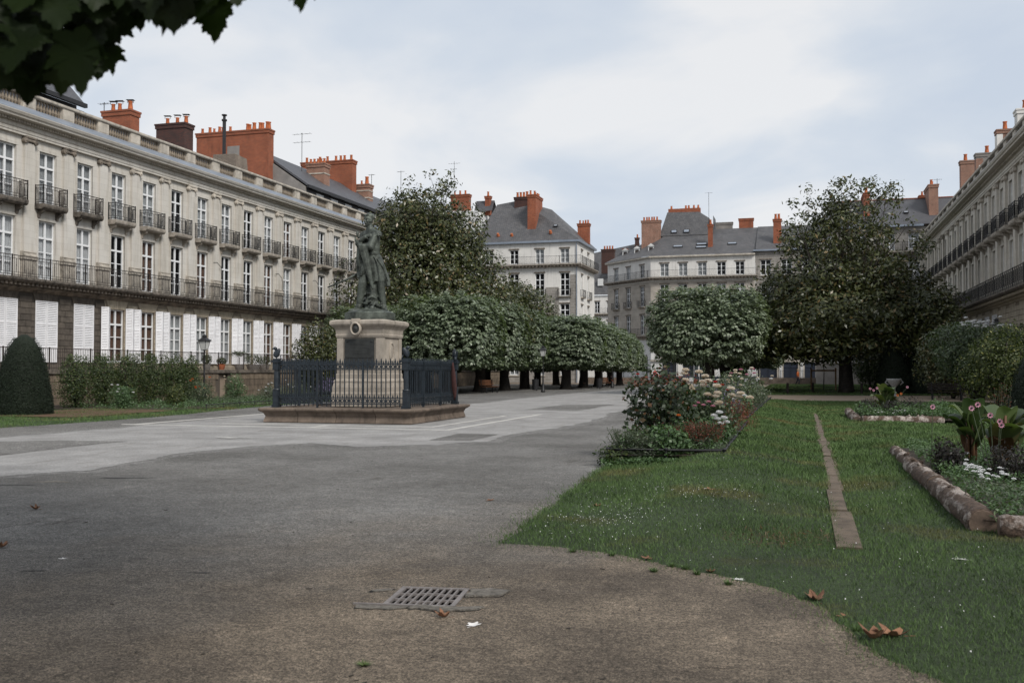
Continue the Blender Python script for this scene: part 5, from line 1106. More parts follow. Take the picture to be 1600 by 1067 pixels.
# bare thatch patch in the lawn and weed tufts at its edge
n = 900; a = r_.uniform(0, 6.28, n); q = r_.uniform(0, 1, n)**.6; P_ = np.stack([-.25+.55*q*np.cos(a), 9.75+.6*q*np.sin(a), np.full(n, .035)], 1)
tag(stuff(leaves('dead_grass', P_, np.tile([0, 0, 1.], (n, 1)), .05, 'dry_canna', aspect=.12, jit=.5)), 'patch of dry brown thatch in the lawn near its front edge', 'dead grass')
def tuft_mesh(n, h, sp, seed):
    g = random.Random(seed); mb = MB()
    for _ in range(n):
        a = g.uniform(0, 6.28); d = g.uniform(0, sp*.4); x, y = d*math.cos(a), d*math.sin(a); hh = h*g.uniform(.4, 1); lx, ly = math.cos(a)*sp*g.uniform(.1, 1), math.sin(a)*sp*g.uniform(.1, 1); w_ = .004
        mb.add([(x-w_*math.sin(a), y+w_*math.cos(a), 0), (x+w_*math.sin(a), y-w_*math.cos(a), 0), (x+lx, y+ly, hh)], [(0, 1, 2)])
    return rndattr(mb.mesh('grass_tuft', 'grass'))
tm = [tuft_mesh(60, .06, .06, s) for s in range(3)]
for i, (x, y, t_) in enumerate(((-1.96, 8.61, 'leftmost weed tuft on the sand below the lawn corner'), (-1.6, 8.53, 'low flat weed tuft second from the left on the sand by the lawn'), (-1.04, 8.2, 'weed tuft on the sand left of a close pair of tufts'),
        (-.92, 8.12, 'left tuft of the close pair on the sand by the lawn edge'), (-.81, 7.94, 'right tuft of the close pair on the sand by the lawn edge'), (-.55, 7.63, 'small lone weed tuft on the sand farthest from the lawn edge'), (-1.15, 7.95, 'flat pale weed tuft in front of the close pair'), (.30, 6.5, 'weed tuft beside the big curled brown leaf'), (-2.3, 5.0, 'tiny weed tuft alone on the bare foreground sand'))):
    o = tag(link('grass_tuft', tm[i % 3], None, (x, y, 0), i), t_, 'weed', 'weed tufts on the sand'); o.scale = (1, 1, .8 if i != 8 else .4)
# loose grit
n = 9000; u = r_.uniform(0, 1, n); gx = r_.uniform(-9, 1.5, n); gy = 4.2*(15/4.2)**u; k = (sdist(gx, gy, LAWN1) < -.02) & ((gx+2.55)**2+(gy-6.6)**2 > .12); gx, gy = gx[k], gy[k]
mb = MB()
for x, y in zip(gx, gy):
    s_ = random.choice((.002, .003, .003, .005))*random.uniform(.8, 1.4); a = random.uniform(0, 3); c_, d_ = s_*math.cos(a), s_*math.sin(a)
    mb.add([(x-c_, y-d_, 0), (x+d_, y-c_, 0), (x+c_, y+d_, 0), (x-d_, y+c_, 0), (x, y, s_*1.1)], [(0, 1, 4), (1, 2, 4), (2, 3, 4), (3, 0, 4)])
M['grit'] = mat('grit', (.22, .19, .15), var=.5, scale=60, bst=0)
tag(stuff(mb.obj('grit', 'grit')), 'fine loose grit scattered over the path surface', 'gravel')

# ------------------------------------------------------------ drain grate
a_ = math.atan2(.10, .49)*.6; GR = empty('drain_grate', 'cast iron drain grate with three rows of slots set in broken concrete', 'grate', (-2.56, 6.62, 0), R(8))
MB().box(-.222, .222, -.259, .259, -.44, -.42).obj('pit', 'hole', GR)
MB().box(-.2225, -.219, -.255, .255, -.42, -.004).box(.219, .2225, -.255, .255, -.42, -.004).box(-.219, .219, .255, .259, -.42, -.004).box(-.219, .219, -.259, -.255, -.42, -.004).obj('pit_wall', 'hole', GR)
MB().box(-.25, -.219, -.26, .26, -.003, .008).box(.219, .25, -.26, .26, -.003, .008).box(-.25, .25, -.285, -.256, -.003, .010).box(-.25, .25, .256, .285, -.003, .008).obj('frame', 'castiron', GR)
MB().box(-.45, -.25, -.29, -.272, -.02, .012).obj('edge_bar', 'castiron', GR)
for k in range(10): x = -.222+.444*k/9; MB().box(x-.0065, x+.0065, -.26, .26, -.010, .006).obj('bar', 'castiron', GR)
for y0_, xs_ in ((-.085, (-.222, -.074)), (-.085, (.074, .222)), (-.14, (-.074, .074)), (.075, (-.222, -.074)), (.075, (.074, .222)), (.10, (-.074, .074))): MB().box(xs_[0], xs_[1], y0_-.009, y0_+.007, -.010, .0055).obj('cross_bar', 'castiron', GR)
g = random.Random(9)
def chip(pts, t_):
    sd_ = g.randint(0, 99); rp_ = ragged(pts, .03, .035, sd_); cx_ = sum(p[0] for p in rp_)/len(rp_); cy_ = sum(p[1] for p in rp_)/len(rp_)
    ck = [(x+(.010 if x > cx_ else -.010)*random.uniform(.2, 1.6), y+(.012 if y > cy_ else -.012)*random.uniform(.2, 1.8)) for x, y in rp_]
    c_ = structure(MB().add([(x, y, .002) for x, y in ck], [tuple(range(len(ck)))]).obj('crack', 'hole', None, loc=(-2.56, 6.62, 0), rot=R(8)))
    return MB().prism(rp_, -.03, t_)
for pts, t_, lab in (([(.27, .02), (.50, .08), (.56, .26), (.40, .30), (.27, .27)], .014, 'cracked concrete patch at the right back corner of the drain grate'), ([(-.05, -.36), (.2, -.40), (.42, -.33), (.46, -.27), (-.02, -.29)], .012, 'long broken concrete lump in front of the drain grate, right half'),
        ([(-.40, -.40), (-.12, -.38), (-.06, -.295), (-.42, -.30)], .008, 'broken concrete lump in front of the drain grate, left half'), ([(-.30, .16), (-.42, .10), (-.45, .13), (-.30, .20)], .009, 'thin sliver of concrete at the left back side of the drain grate')):
    o = tag(chip(pts, t_).obj('concrete_patch', 'concrete', None, loc=(-2.56, 6.62, 0), rot=R(8)), lab, 'concrete', 'broken concrete round the drain')
# fallen leaves
def dryleaf_mesh(seed, curl):
    g = random.Random(seed); n = 18; mb = MB(); pts = []
    for k in range(n):
        a = 6.2832*k/n; r2 = .075*(1+.33*math.cos(5*a)+.1*math.sin(11*a))*(1.25 if math.cos(a) > .3 else 1); pts.append((r2*math.cos(a), r2*math.sin(a)*.85))
    Z = lambda x, y: curl*((abs(y)/.07)**1.4*.035+(x/.09)**2*.025)+g.uniform(0, .004)
    vs = [(0, 0, .004)]+[(x*.5, y*.5, .004+Z(x*.5, y*.5)) for x, y in pts]+[(x, y, .004+Z(x, y)) for x, y in pts]
    fs = [(0, 1+k, 1+(k+1) % n) for k in range(n)]+[(1+k, 1+n+k, 1+n+(k+1) % n, 1+(k+1) % n) for k in range(n)]; mb.add(vs, fs); mb.tube([(-.07, 0, .006), (-.14, .01, .01)], .0025, 5); return mb
lm = [dryleaf_mesh(s, c).mesh('fallen_leaf', 'dryleaf') for s, c in ((1, 1.2), (2, .5), (3, 1.8))]; lmw = dryleaf_mesh(4, .25).mesh('fallen_leaf', 'paleleaf')
for x, y, s_, w_, lab in ((.39, 6.28, .9, 2, 'big curled brown leaf at the lawn corner, left one of the touching pair'), (.50, 6.36, .95, 0, 'big curled brown leaf on the grass, right one of the touching pair'), (.07, 7.28, .9, 0, 'brown curled leaf on the lawn edge left of the small white scrap'), (.15, 7.15, .3, 9, 'small white leaf scrap on the lawn edge'),
        (-2.0, 5.97, .55, 9, 'bleached white leaf on the sand right of the drain grate'), (-2.25, 6.11, .5, 2, 'small twisted brown leaf between the grate and the white leaf'), (-6.04, 7.08, .35, 9, 'small whitish leaf alone on the asphalt at far left'), (-8.47, 9.48, .6, 2, 'brown curled leaf on the asphalt at the left edge'),
        (-6.96, 7.38, .6, 2, 'brown leaf cut by the left border of the photo'), (.26, 6.83, .6, 1, 'thin brown leaf between the curled pair and the middle leaf'), (-.49, 7.83, .5, 9, 'pale flattened leaf at the lawn edge'), (-3.7, 11.69, .6, 1, 'dark leaf on the path left of the lawn'), (-1.12, 12.57, .9, 1, 'pinkish dry leaf lying in the middle of the lawn'),
        (-2.29, 11.28, .6, 0, 'orange brown leaf in the lawn near its left edge'), (1.25, 9.09, .6, 9, 'pale leaf lying on the grass right of the drain strip'), (-1.28, 8.42, .55, 1, 'brown leaf on the sand touching the lawn edge'), (-.72, 8.05, .45, 0, 'dark curled leaf in the grass edge above the tufts'), (.44, 9.7, .4, 1, 'dry leaf lying on the paved drain near its end')):
    o = tag(link('fallen_leaf', lmw if w_ == 9 else lm[w_], None, (x, y, float(h1(np.array(x), np.array(y))) if (x > -2.4 and y > 8.3) or x > .3 else .0), random.uniform(0, 6)), lab, 'leaf', 'fallen leaves'); o.scale = (s_,)*3
for i in range(40):
    x, y = random.uniform(-9, .2), random.uniform(5, 16)
    if sdist(np.array([x]), np.array([y]), LAWN1)[0] > -.1: continue
mb = MB()
for i in range(120):
    x, y = random.uniform(-11, .5), 4.3*(22/4.3)**random.random()
    if sdist(np.array([x]), np.array([y]), LAWN1)[0] > -.1: continue
    a = random.uniform(0, 6.28); L = random.uniform(.012, .05); mb.tube([(x, y, .004), (x+L*math.cos(a), y+L*math.sin(a), .006)], random.uniform(.002, .004), 4)
tag(stuff(mb.obj('twig_litter', 'bark')), 'tiny dark twigs and bark crumbs scattered on the path', 'litter')

# ------------------------------------------------------------ trees
def trunk_mb(pts, rads, seed=0, n=14, rough=.08):
    mb = MB().tube(pts, rads, n); g = random.Random(seed); c = {}
    mb.v = [(x+g.uniform(-rough, rough)*.3, y+g.uniform(-rough, rough)*.3, z) for x, y, z in mb.v]; return mb
def limbs(seed, base, n, rad, reach, zr, c, parent, m='bark'):
    g = random.Random(seed); mb = MB()
    for k in range(n):
        a = 6.2832*k/n+g.uniform(-.4, .4); e = Vector((c[0]+reach[0]*math.cos(a)*g.uniform(.5, 1), c[1]+reach[1]*math.sin(a)*g.uniform(.5, 1), g.uniform(*zr))); b = Vector(base)+Vector((0, 0, g.uniform(-.3, .6)))
        mid = b.lerp(e, .45)+Vector((g.uniform(-.4, .4), g.uniform(-.4, .4), g.uniform(.2, .8))); mb.tube([b, mid, e], [rad, rad*.55, rad*.12], 7)
        for j in range(4):
            s = mid.lerp(e, g.uniform(.1, .8)); q = s+Vector((g.uniform(-1, 1), g.uniform(-1, 1), g.uniform(0, 1.2)))*reach[0]*.28; mb.tube([s, s.lerp(q, .5)+Vector((0, 0, .15)), q], [rad*.3, rad*.18, rad*.06], 5)
    return mb.obj('limbs', m, parent, True)
# pollarded limes: three variants, copied down the rows
def lime_tree(seed, rx, ry, top, bot=2.25):
    root = empty('lime_tree', '', 'tree'); cz = (top+bot)/2; hz = (top-bot)/2
    trunk_mb([(0, 0, -.05), (0, 0, .25), (.05, .03, 1.2), (0, .05, 2.2), (0, 0, 3.0)], [.62, .46, .38, .42, .5], seed).obj('trunk', 'bark', root, True)
    limbs(seed, (0, 0, 2.3), 9, .2, (rx*.8, ry*.8), (bot+1, top-.4), (0, 0), root)
    P, Nn = shell(2300, (0, 0, cz), (rx, ry, hz), 5.5, .22, .05, seed, -1); rr_ = np.random.default_rng(seed); k = 15
    low = P[:, 2] < bot+.7; P[low, 2] += rr_.uniform(-.4, .2, low.sum()); up = P[:, 2] > top-.5; P[up, 2] += rr_.uniform(-.1, .5, up.sum())**1
    D = rr_.normal(0, 1, (len(P), k, 3)); D /= np.linalg.norm(D, axis=2)[..., None]; D = D*.8+Nn[:, None]*.5; D[..., 2] = D[..., 2]*.55+.12
    Q = (P[:, None]+D*rr_.uniform(.06, .28, (len(P), k, 1))).reshape(-1, 3); Nq = (D*.55+Nn[:, None]*.35+np.array([0, 0, .75])).reshape(-1, 3)
    leaves('crown', Q, Nq, .21, 'lime_leaf', root, .75, .22, .2, droop=1.6, seed=seed)
    P, Nn = shell(4000, (0, 0, cz), (rx*.8, ry*.8, hz*.85), 3.4, .5, .05, seed+1, -1); stuff(leaves('inner_leaves', P, Nn, .24, 'lime_leaf', root, .75, .5, .2, seed=seed)); return root
T_ = [lime_tree(11, 3.2, 2.75, 6.4), lime_tree(12, 3.0, 2.6, 5.7), lime_tree(13, 3.5, 3.1, 6.5, 2.45)]
spots = [(-22.6, 62.5, 0, .97), (-22.5, 68.6, 0, .96), (-22.4, 74.6, 0, .93), (-22.4, 80.4, 0, .87), (-18.9, 80.5, 1, .98), (-18.7, 86.5, 1, .94), (-18.6, 92.5, 1, .90), (-18.6, 98.5, 1, .86), (-18.6, 104.0, 1, .80), (-6.0, 66.3, 2, 1.0), (-5.4, 72.6, 2, .97), (-5.2, 79, 2, .95), (-5.2, 85.5, 2, .9), (-5.2, 92, 2, .86), (-29.0, 64.5, 0, .9), (-29.0, 71.5, 0, .9), (-28.8, 78.5, 0, .85), (-27.5, 86, 1, .9), (-25.2, 95, 1, .85), (-25.0, 102, 1, .85)]  # last six: back row added to darken the view under the crowns
labs = ['pollarded lime nearest the statue, first of the left clump', 'second pollarded lime of the left clump behind the statue railing', 'third pollarded lime of the left clump, crown sloping down', 'last lime of the left clump before the gap in the row', 'first lime of the farther left row, crown starting at the gap', 'second lime of the farther left row', 'third lime of the farther left row', 'fourth lime of the farther left row', 'farthest small lime at the end of the left row beside the gate',
        'large block shaped lime right of the promenade with the nearest dark trunk', 'lime directly behind the big block shaped one on the right', 'third lime of the right hand row', 'fourth lime of the right hand row', 'farthest lime of the right hand row', 'lime in the added back row by the left terrace, nearest the statue', 'second lime of the added back row by the left terrace', 'third lime of the added back row by the left terrace', 'lime of the added back row under the small round tree', 'lime of the back row before the pale corner house', 'last lime of the added back row before the pale corner house']
seen = set()
for i, ((x, y, v, s_), lb) in enumerate(zip(spots, labs)):
    if v in seen: o = copy_tree(T_[v], (x, y, 0), random.choice((0, math.pi)), lb)
    else: o = T_[v]; o.location = (x, y, 0); o['label'] = lb; seen.add(v)
    o.scale = (s_ if v != 2 else 1, s_ if v != 2 else 1, s_); o['group'] = 'pollarded lime trees in rows'
def big_tree(name, label, x, y, parts, trunk, leafm, size, seed, extra=None, grp=None):
    root = empty(name, label, 'tree', (x, y, 0), group=grp)
    trunk_mb(trunk[0], trunk[1], seed, 14, .15).obj('trunk', 'bark', root, True)
    Ps, Ns = [], []
    for i, (n, c, r, inner, lump, gaps) in enumerate(parts):
        P, Nn = shell(n, c, r, 2.2, inner, lump, seed+i, -1, gaps); Ps.append(P); Ns.append(Nn+np.array([0, 0, .35]))
    leaves('crown', np.concatenate(Ps), np.concatenate(Ns), size, leafm, root, .45, .55, .2, seed=seed); return root
def clumps(seed, root, n, zr, reach, base, m, rad=.16, per=26, size=.26, spread=.42):
    """separate boughs that end in tufts of leaves, sky showing between them"""
    g = random.Random(seed); mb = MB(); Pc, Nc = [], []
    for k in range(n):
        a = g.uniform(0, 6.2832); z = g.uniform(*zr); rr = math.sqrt(g.uniform(.02, 1))*max(.3, 1-.45*((z-zr[0])/(zr[1]-zr[0]))**1.5); e = Vector((reach*rr*math.cos(a), reach*rr*math.sin(a), z))
        b = Vector(base)+Vector((e.x*.15, e.y*.15, g.uniform(0, 1.5))); m1 = b.lerp(e, .5)+Vector((g.uniform(-.5, .5), g.uniform(-.5, .5), g.uniform(-.2, .6)))
        mb.tube([b, m1, e], [rad, rad*.5, rad*.12], 6)
        for j in range(g.randint(3, 6)):
            t_ = g.uniform(.45, 1); s = m1.lerp(e, t_) if j else e; q = s+Vector((g.gauss(0, .6), g.gauss(0, .6), abs(g.gauss(0, .6)))); mb.tube([s, q], [rad*.12, rad*.06], 4)
            for _ in range(per): d = np.array([g.gauss(0, 1), g.gauss(0, 1), g.gauss(0, .8)]); Pc.append(np.array(q)+d*spread*.6); Nc.append(d+np.array([0, 0, .6]))
    mb.obj('limbs', 'bark', root, True); return leaves('upper_leaves', np.array(Pc), np.array(Nc), size, m, root, .45, .5, .2, seed=seed)
MG = big_tree('magnolia_tree', 'large dark magnolia on the far right lawn with sparse open top and thick trunk', 2.75, 70.6,
    [(18000, (0, 0, 5.1), (5.0, 5, 2.6), .5, .2, .25), (8000, (-3.0, -.5, 4.2), (3.2, 3, 1.9), .5, .2, .25), (10000, (3.9, -.3, 5.3), (3.4, 3, 2.4), .5, .18, .2), (10000, (0, .4, 7.6), (4.5, 4, 2.2), .8, .25, .35), (4500, (5.4, .2, 3.1), (2.2, 2, 1.5), .5, .2, .3), (5000, (-3.6, 1, 6.6), (2.6, 2.6, 1.8), .6, .2, .35), (3500, (-1, -1, 3.0), (4.6, 4, 1.0), .5, .2, .35)],
    ([(0, 0, -.1), (0, 0, .4), (-.05, 0, 2), (-.1, 0, 4), (0, 0, 6)], [.62, .46, .42, .42, .3]), 'magnolia_leaf', .30, 31)
clumps(32, MG, 66, (7.5, 13.6), 5.3, (0, 0, 4.5), 'magnolia_leaf', .11, 30, .30, .44)
ML = big_tree('magnolia_tree', 'tall dark broad magnolia behind the statue hiding the end of the left row', -27.3, 70,
    [(18000, (0, 0, 8.0), (4.6, 4.6, 5.8), .45, .16, .15), (11000, (-2.2, -1, 5.8), (4.4, 3.5, 3.6), .5, .18, .2), (12000, (3.0, .5, 7.2), (3.6, 3.5, 3.8), .5, .18, .2), (7000, (1.4, 0, 11.6), (3.3, 3, 2.7), .7, .2, .3), (6000, (-2.0, 0, 11.8), (2.6, 2.5, 2.8), .7, .2, .3), (7000, (5.2, 1, 5.4), (3.0, 3, 2.6), .5, .2, .2), (4500, (0, -1, 3.2), (5.2, 4, 1.6), .5, .2, .2)],
    ([(0, 0, -.1), (0, 0, .4), (0, 0, 2), (0, 0, 6)], [.6, .5, .42, .4]), 'magnolia_leaf', .30, 41)
clumps(42, ML, 36, (11.5, 15.4), 4.0, (0, 0, 7), 'magnolia_leaf', .15, 26, .30, .45)
big_tree('round_tree', 'smaller dark round tree in front of the pale corner house, right of the tall magnolia', -25.8, 92, [(12000, (0, 0, 5.6), (3.8, 3.6, 3.9), .45, .14, .1), (4000, (-1, 0, 8.2), (2.2, 2.2, 1.9), .5, .2, .2)], ([(0, 0, -.1), (0, 0, 3), (0, 0, 5)], [.35, .28, .2]), 'magnolia_leaf', .3, 51)
# clipped yews
def yew(x, y, r, h, label, seed, n=26000, size=.06):
    root = empty('clipped_yew', label, 'yew', (x, y, 0), group='clipped yew cones')
    prof = [(r*1.0, 0), (r*.99, h*.12), (r*.86, h*.4), (r*.74, h*.62), (r*.56, h*.82), (r*.34, h*.94), (r*.1, h*.995)]
    MB().lathe([(a*.93, b*.97) for a, b in prof], 24).obj('core', M_yew, root, True)
    g_ = np.random.default_rng(seed); u = g_.uniform(0, 1, n); z = h*(1-np.sqrt(1-u*.995)); rr = np.interp(z, [p[1] for p in prof], [p[0] for p in prof]); a = g_.uniform(0, 6.2832, n); rr = rr*(.93+.08*g_.uniform(0, 1, n)+.012*np.sin(a*7+z*5))
    P = np.stack([rr*np.cos(a), rr*np.sin(a), z], 1); Nn = np.stack([np.cos(a), np.sin(a), np.full(n, .35)], 1); leaves('needles', P, Nn, size, 'yew_leaf', root, .3, .8, .1, seed=seed); return root
M_yew = M['yewcore'] = mat('yew_inner_twigs', (.012, .018, .010), var=.3, bst=0); M_yew = 'yewcore'
yew(-26.4, 28.9, .98, 2.95, 'big clipped yew cone at the left edge in front of the terrace', 61)
yew(5.6, 69, 1.15, 3.2, 'left one of the two clipped yew cones behind the right magnolia trunk', 62, 9000, .12)
yew(7.5, 70, 1.6, 3.5, 'right one of the two clipped yew cones beside the right terrace', 63, 12000, .12)
yew(7.15, 34.4, 1.05, 2.35, 'clipped yew cone cut by the right edge of the photo', 64, 14000, .07)

# ------------------------------------------------------------ shrubs and flowers
def shrub(name, label, cat, x, y, r, h, lm_, n, size, seed, z0=0, stems=5, jit=.6, lump=.16, aspect=.5, grp=None, sr=.02, base=0, pw=2.2, gaps=.1):
    root = empty(name, label, cat, (x, y, z0), group=grp); g = random.Random(seed); mb = MB()
    for k in range(stems):
        a = 6.28*k/stems+g.uniform(-.4, .4); mb.tube([(g.uniform(-.05, .05)*r, g.uniform(-.05, .05)*r, -.02), (r*.3*math.cos(a), r*.3*math.sin(a), h*.4), (r*.7*math.cos(a), r*.7*math.sin(a), h*.85)], [sr, sr*.7, sr*.3], 6)
    mb.obj('stems', 'bark', root, True); rz = (h-base)/2
    P, Nn = shell(n, (0, 0, base+rz), (r, r, rz), pw, .6, lump, seed, -1, gaps); leaves('foliage', P, Nn+np.array([0, 0, .3]), size, lm_, root, aspect, jit, .25, seed=seed); return root
def blooms(root, pts, r, m, name='flower', seed=0, petals=14):
    for i, p in enumerate(pts):
        g_ = random.Random(seed+i); mb = MB()
        for k in range(petals):
            a = 2.4*k; e = k/petals; d = Vector((math.cos(a)*(1-e*.5), math.sin(a)*(1-e*.5), .3+e)).normalized(); t_ = d.cross(Vector((0, 0, 1))).normalized(); q = Vector((0, 0, 0)); L = r*(1.1-.35*e)
            mb.add([q, q+d*L*.6+t_*L*.5, q+d*L+Vector((0, 0, L*.05)), q+d*L*.6-t_*L*.5], [(0, 1, 2, 3)])
        rndattr_me = mb.mesh(name, m); rndattr(rndattr_me); link(name, rndattr_me, root, p)
g = random.Random(77)
for i, (x, y, r, h, lb) in enumerate(((-28.8, 34.4, .78, 2.25, 'leftmost tall hedge shrub, beside the clipped yew'), (-28.9, 36.2, .72, 2.3, 'second tall hedge shrub from the yew'), (-28.8, 37.7, .78, 2.45, 'third tall hedge shrub from the yew, slightly taller'), (-28.8, 39.3, .82, 2.25, 'fourth tall hedge shrub from the yew'), (-28.8, 40.9, .7, 2.35, 'fifth tall hedge shrub from the yew'), (-28.8, 42.2, .72, 2.3, 'last tall hedge shrub beside the lamp post'))):
    shrub('hedge_shrub', lb, 'shrub', x, y, r*.82, h*.96, 'shrub_leaf', 6500, .085, 100+i, grp='tall shrubs below the left terrace', lump=.15, pw=3.2, stems=6, sr=.03, gaps=.1)
# low mixed planting of the left beds
def carpet(name, label, P, n, zmean, size, lm_, seed, hf=lambda x, y: 0*x, tall=.6, cat='plants', aspect=.4):
    r = np.random.default_rng(seed); xs, ys = [p[0] for p in P], [p[1] for p in P]; x = r.uniform(min(xs), max(xs), n*2); y = r.uniform(min(ys), max(ys), n*2); k = inpoly(x, y, P); x, y = x[k][:n], y[k][:n]
    z = hf(x, y)+zmean*(.35+.65*r.uniform(0, 1, len(x))**.7)*(1+tall*np.sin(x*3.7+2*np.sin(y*2.9))*np.sin(y*3.3+seed)); Nn = r.normal(0, .5, (len(x), 3)); Nn[:, 2] = abs(Nn[:, 2])+.5
    return tag(stuff(leaves(name, np.stack([x, y, z], 1), Nn, size, lm_, aspect=aspect, jit=.4, seed=seed)), label, cat)
for P, z_ in ((BED1, .1), (BED2, .1), (BED3, .1), (BED4, .1)): sheet('flower_bed_soil', P, .19 if P in (BED1, BED2) else .145, 'soil', .03, 3)
sheet('flower_bed_soil', [(-23.3, 33), (-24.2, 60), (-31.8, 60), (-31.8, 33)], .05, 'soil', .1, 3); sheet('mulch_patch', [(-23.0, 27.3), (-23.2, 33.4), (-27.5, 34), (-27.8, 27.5)], .055, 'mulch', .2, 4)
LB = [(-22.9, 33.2), (-23.9, 58), (-28.5, 58), (-28.0, 33.2)]
carpet('low_flowers', 'low green flower planting in front of the left hedge shrubs', LB, 12000, .24, .09, 'bed_green', 201); carpet('grey_flowers', 'greyish lavender tinted planting of the left bed near the railing', [(-23.2, 38), (-23.9, 56), (-27, 56), (-26.5, 38)], 6000, .38, .09, 'bed_grey', 202, aspect=.2)
for i, (x, y, r, h, lm_, fl, lb) in enumerate(((-26.6, 34.5, .5, 1.0, 'bed_green', 'white_petal', 'pale flowered bush between the yew and the first hedge shrub'), (-25.4, 36.3, .42, .95, 'yellow_shrub_leaf', None, 'yellow green fern like bush before the second hedge shrub'), (-26.2, 39.4, .6, 1.2, 'bush_leaf', 'orange_petal', 'rose bush with orange blooms before the middle hedge shrubs'),
        (-26.2, 42.2, .55, 1.35, 'bed_green', 'cream_petal', 'tall cream rose bush left of the lamp post'), (-25.4, 44.3, .75, .9, 'bed_grey', 'white_petal', 'grey green bush at the foot of the lamp post'), (-25.8, 47.5, .8, 1.0, 'bed_grey', 'white_petal', 'greyish bush right of the lamp post'), (-25.5, 50.5, .8, 1.15, 'lavender', None, 'lilac coloured bush before the terrace door'),
        (-24.9, 53.0, .7, 1.25, 'bed_green', 'red_petal', 'bush with one red bloom left of the monument railing'), (-25.0, 56, .8, .9, 'red_leaf', None, 'dark red leaved bush left of the monument railing'))):
    s_ = shrub('bush', lb, 'bush', x, y, r, h, lm_, 2600, .085, 220+i, aspect=.35, grp='flowering bushes of the left beds', lump=.25)
    if fl: blooms(s_, [(g.gauss(0, r*.5), -r*.5+g.gauss(0, .2), h*g.uniform(.6, 1.05)) for _ in range(7)], .07, fl, 'bloom', i)
def hoops(name, label, pts, z=.2, step=.9, rad=.018):
    root = empty(name, label, 'edging', (pts[0][0], pts[0][1], 0)); o = Vector((pts[0][0], pts[0][1], 0)); P3_ = [Vector((a, b, z))-o for a, b in pts]
    MB().tube(P3_, rad, 7).obj('rail', 'iron', root, True); pm_ = cached(('hp', z, rad), lambda: MB().tube([(0, 0, -.05), (0, 0, z)], rad*.8, 6).lathe([(rad*1.1, z-.01), (rad*1.7, z+.02), (rad*.5, z+.045)], 8).mesh('stake', 'iron'))
    for a, b in zip(P3_, P3_[1:]):
        n = max(1, int((b-a).length/step))
        for k in range(n): q = a.lerp(b, k/n); link('stake', pm_, root, (q.x, q.y, 0))
    return root
hoops('bed_edging', 'low black iron rail along the left flower bed', [(-22.7, 34.5), (-23.1, 40), (-23.8, 58)], .22, 1.2)
hoops('bed_edging', 'low black iron rail round the front rose bed on the lawn', [(-3.1, 26.4), (-3.12, 16.35), (-1.25, 16.7), (-1.38, 26.4)], .28, .8, .022)
hoops('bed_edging', 'low black iron rail round the second rose bed', [(-3.1, 50), (-3.12, 28.2), (-1.5, 28.2), (-1.5, 50)], .28, 1.2, .022)
# front rose bed
zb = .18
R1 = shrub('rose_bush', 'dark leaved rose bush with red tinted shoots at the left front of the rose bed', 'rose bush', -2.45, 18.1, .62, 1.35, 'rose_leaf', 3000, .10, 301, zb, 9, .8, .28, .68, grp=None, sr=.012, gaps=.25)
P_ = np.array([(g.gauss(0, .33), g.gauss(0, .3), 1.15+abs(g.gauss(0, .13))) for _ in range(260)]); stuff(leaves('young_shoots', P_, P_*0+np.array([0, 0, 1.]), .07, 'red_leaf', R1, .5, .9, seed=5))
blooms(R1, [(-.42, -.2, 1.33)], .045, 'red_petal', 'rose', 40); blooms(R1, [(.0, -.3, 1.30), (.18, -.45, .75)], .05, 'orange_petal', 'rose', 44)
for sx, sy, sz in ((-.42, -.2, 1.33), (.35, .1, 1.36), (.0, -.3, 1.32), (-.6, .0, .85)): MB().tube([(sx*.5, sy*.5, .7), (sx, sy, sz)], [.008, .004], 5).obj('shoot', 'bark', R1)
R2 = shrub('rose_bush', 'rose bush covered in cream blooms in the middle of the rose bed', 'rose bush', -1.95, 19.8, .62, 1.15, 'bush_leaf', 2800, .085, 302, zb, 8, .8, .25, .6, sr=.012, gaps=.25)
blooms(R2, [(-.28+.1*k+g.gauss(0, .08), -.3+g.gauss(0, .12), 1.40-.05*k+g.gauss(0, .05)) for k in range(13)]+[(-.25+.09*k+g.gauss(0, .1), -.45, 1.2-.06*k+g.gauss(0, .06)) for k in range(9)], .10, 'cream_petal', 'rose', 60, 26)
blooms(R2, [(.02, -.6, .78), (.12, -.62, .74), (.22, -.6, .80), (.3, -.6, .72), (-.04, -.6, .72)], .06, 'pink_petal', 'rose', 80)
HY = shrub('white_rose_bush', 'low bush with big white blooms at the right side of the rose bed', 'rose bush', -1.62, 18.9, .38, .55, 'bed_green', 1100, .08, 303, zb, 5, .7, .2, .6)
blooms(HY, [(.14, -.3, .62), (.22, -.28, .52), (.1, -.32, .50), (.26, -.25, .44), (.16, -.34, .42), (.05, -.3, .56)], .085, 'white_petal', 'bloom', 90, 20)
def spikes(name, label, x, y, r, h, n, m, seed, z0=zb, cat='plant', col2='bed_grey'):
    root = empty(name, label, cat, (x, y, z0)); g = random.Random(seed); mb = MB(); P, Nn = [], []
    for k in range(n):
        a = g.uniform(0, 6.28); d = r*math.sqrt(g.random()); b = Vector((d*.5*math.cos(a), d*.5*math.sin(a), 0)); e = Vector((d*1.25*math.cos(a), d*1.25*math.sin(a), h*g.uniform(.65, 1.05))); mb.tube([b, e], [.005, .003], 4)
        for j in range(12): q = b.lerp(e, g.uniform(.55, 1)); P.append(q); Nn.append((g.gauss(0, 1), g.gauss(0, 1), g.gauss(0, 1)))
    mb.obj('stems', 'shrubstem', root); leaves('flower_spikes', np.array(P), np.array(Nn), .04, m, root, .4, .5, seed=seed)
    P2 = np.array([(g.gauss(0, r*.5), g.gauss(0, r*.5), abs(g.gauss(0, h*.3))) for _ in range(n*12)]); leaves('foliage', P2, P2*0+np.array([0, 0, .5]), .08, col2, root, .2, .9, seed=seed+1); return root
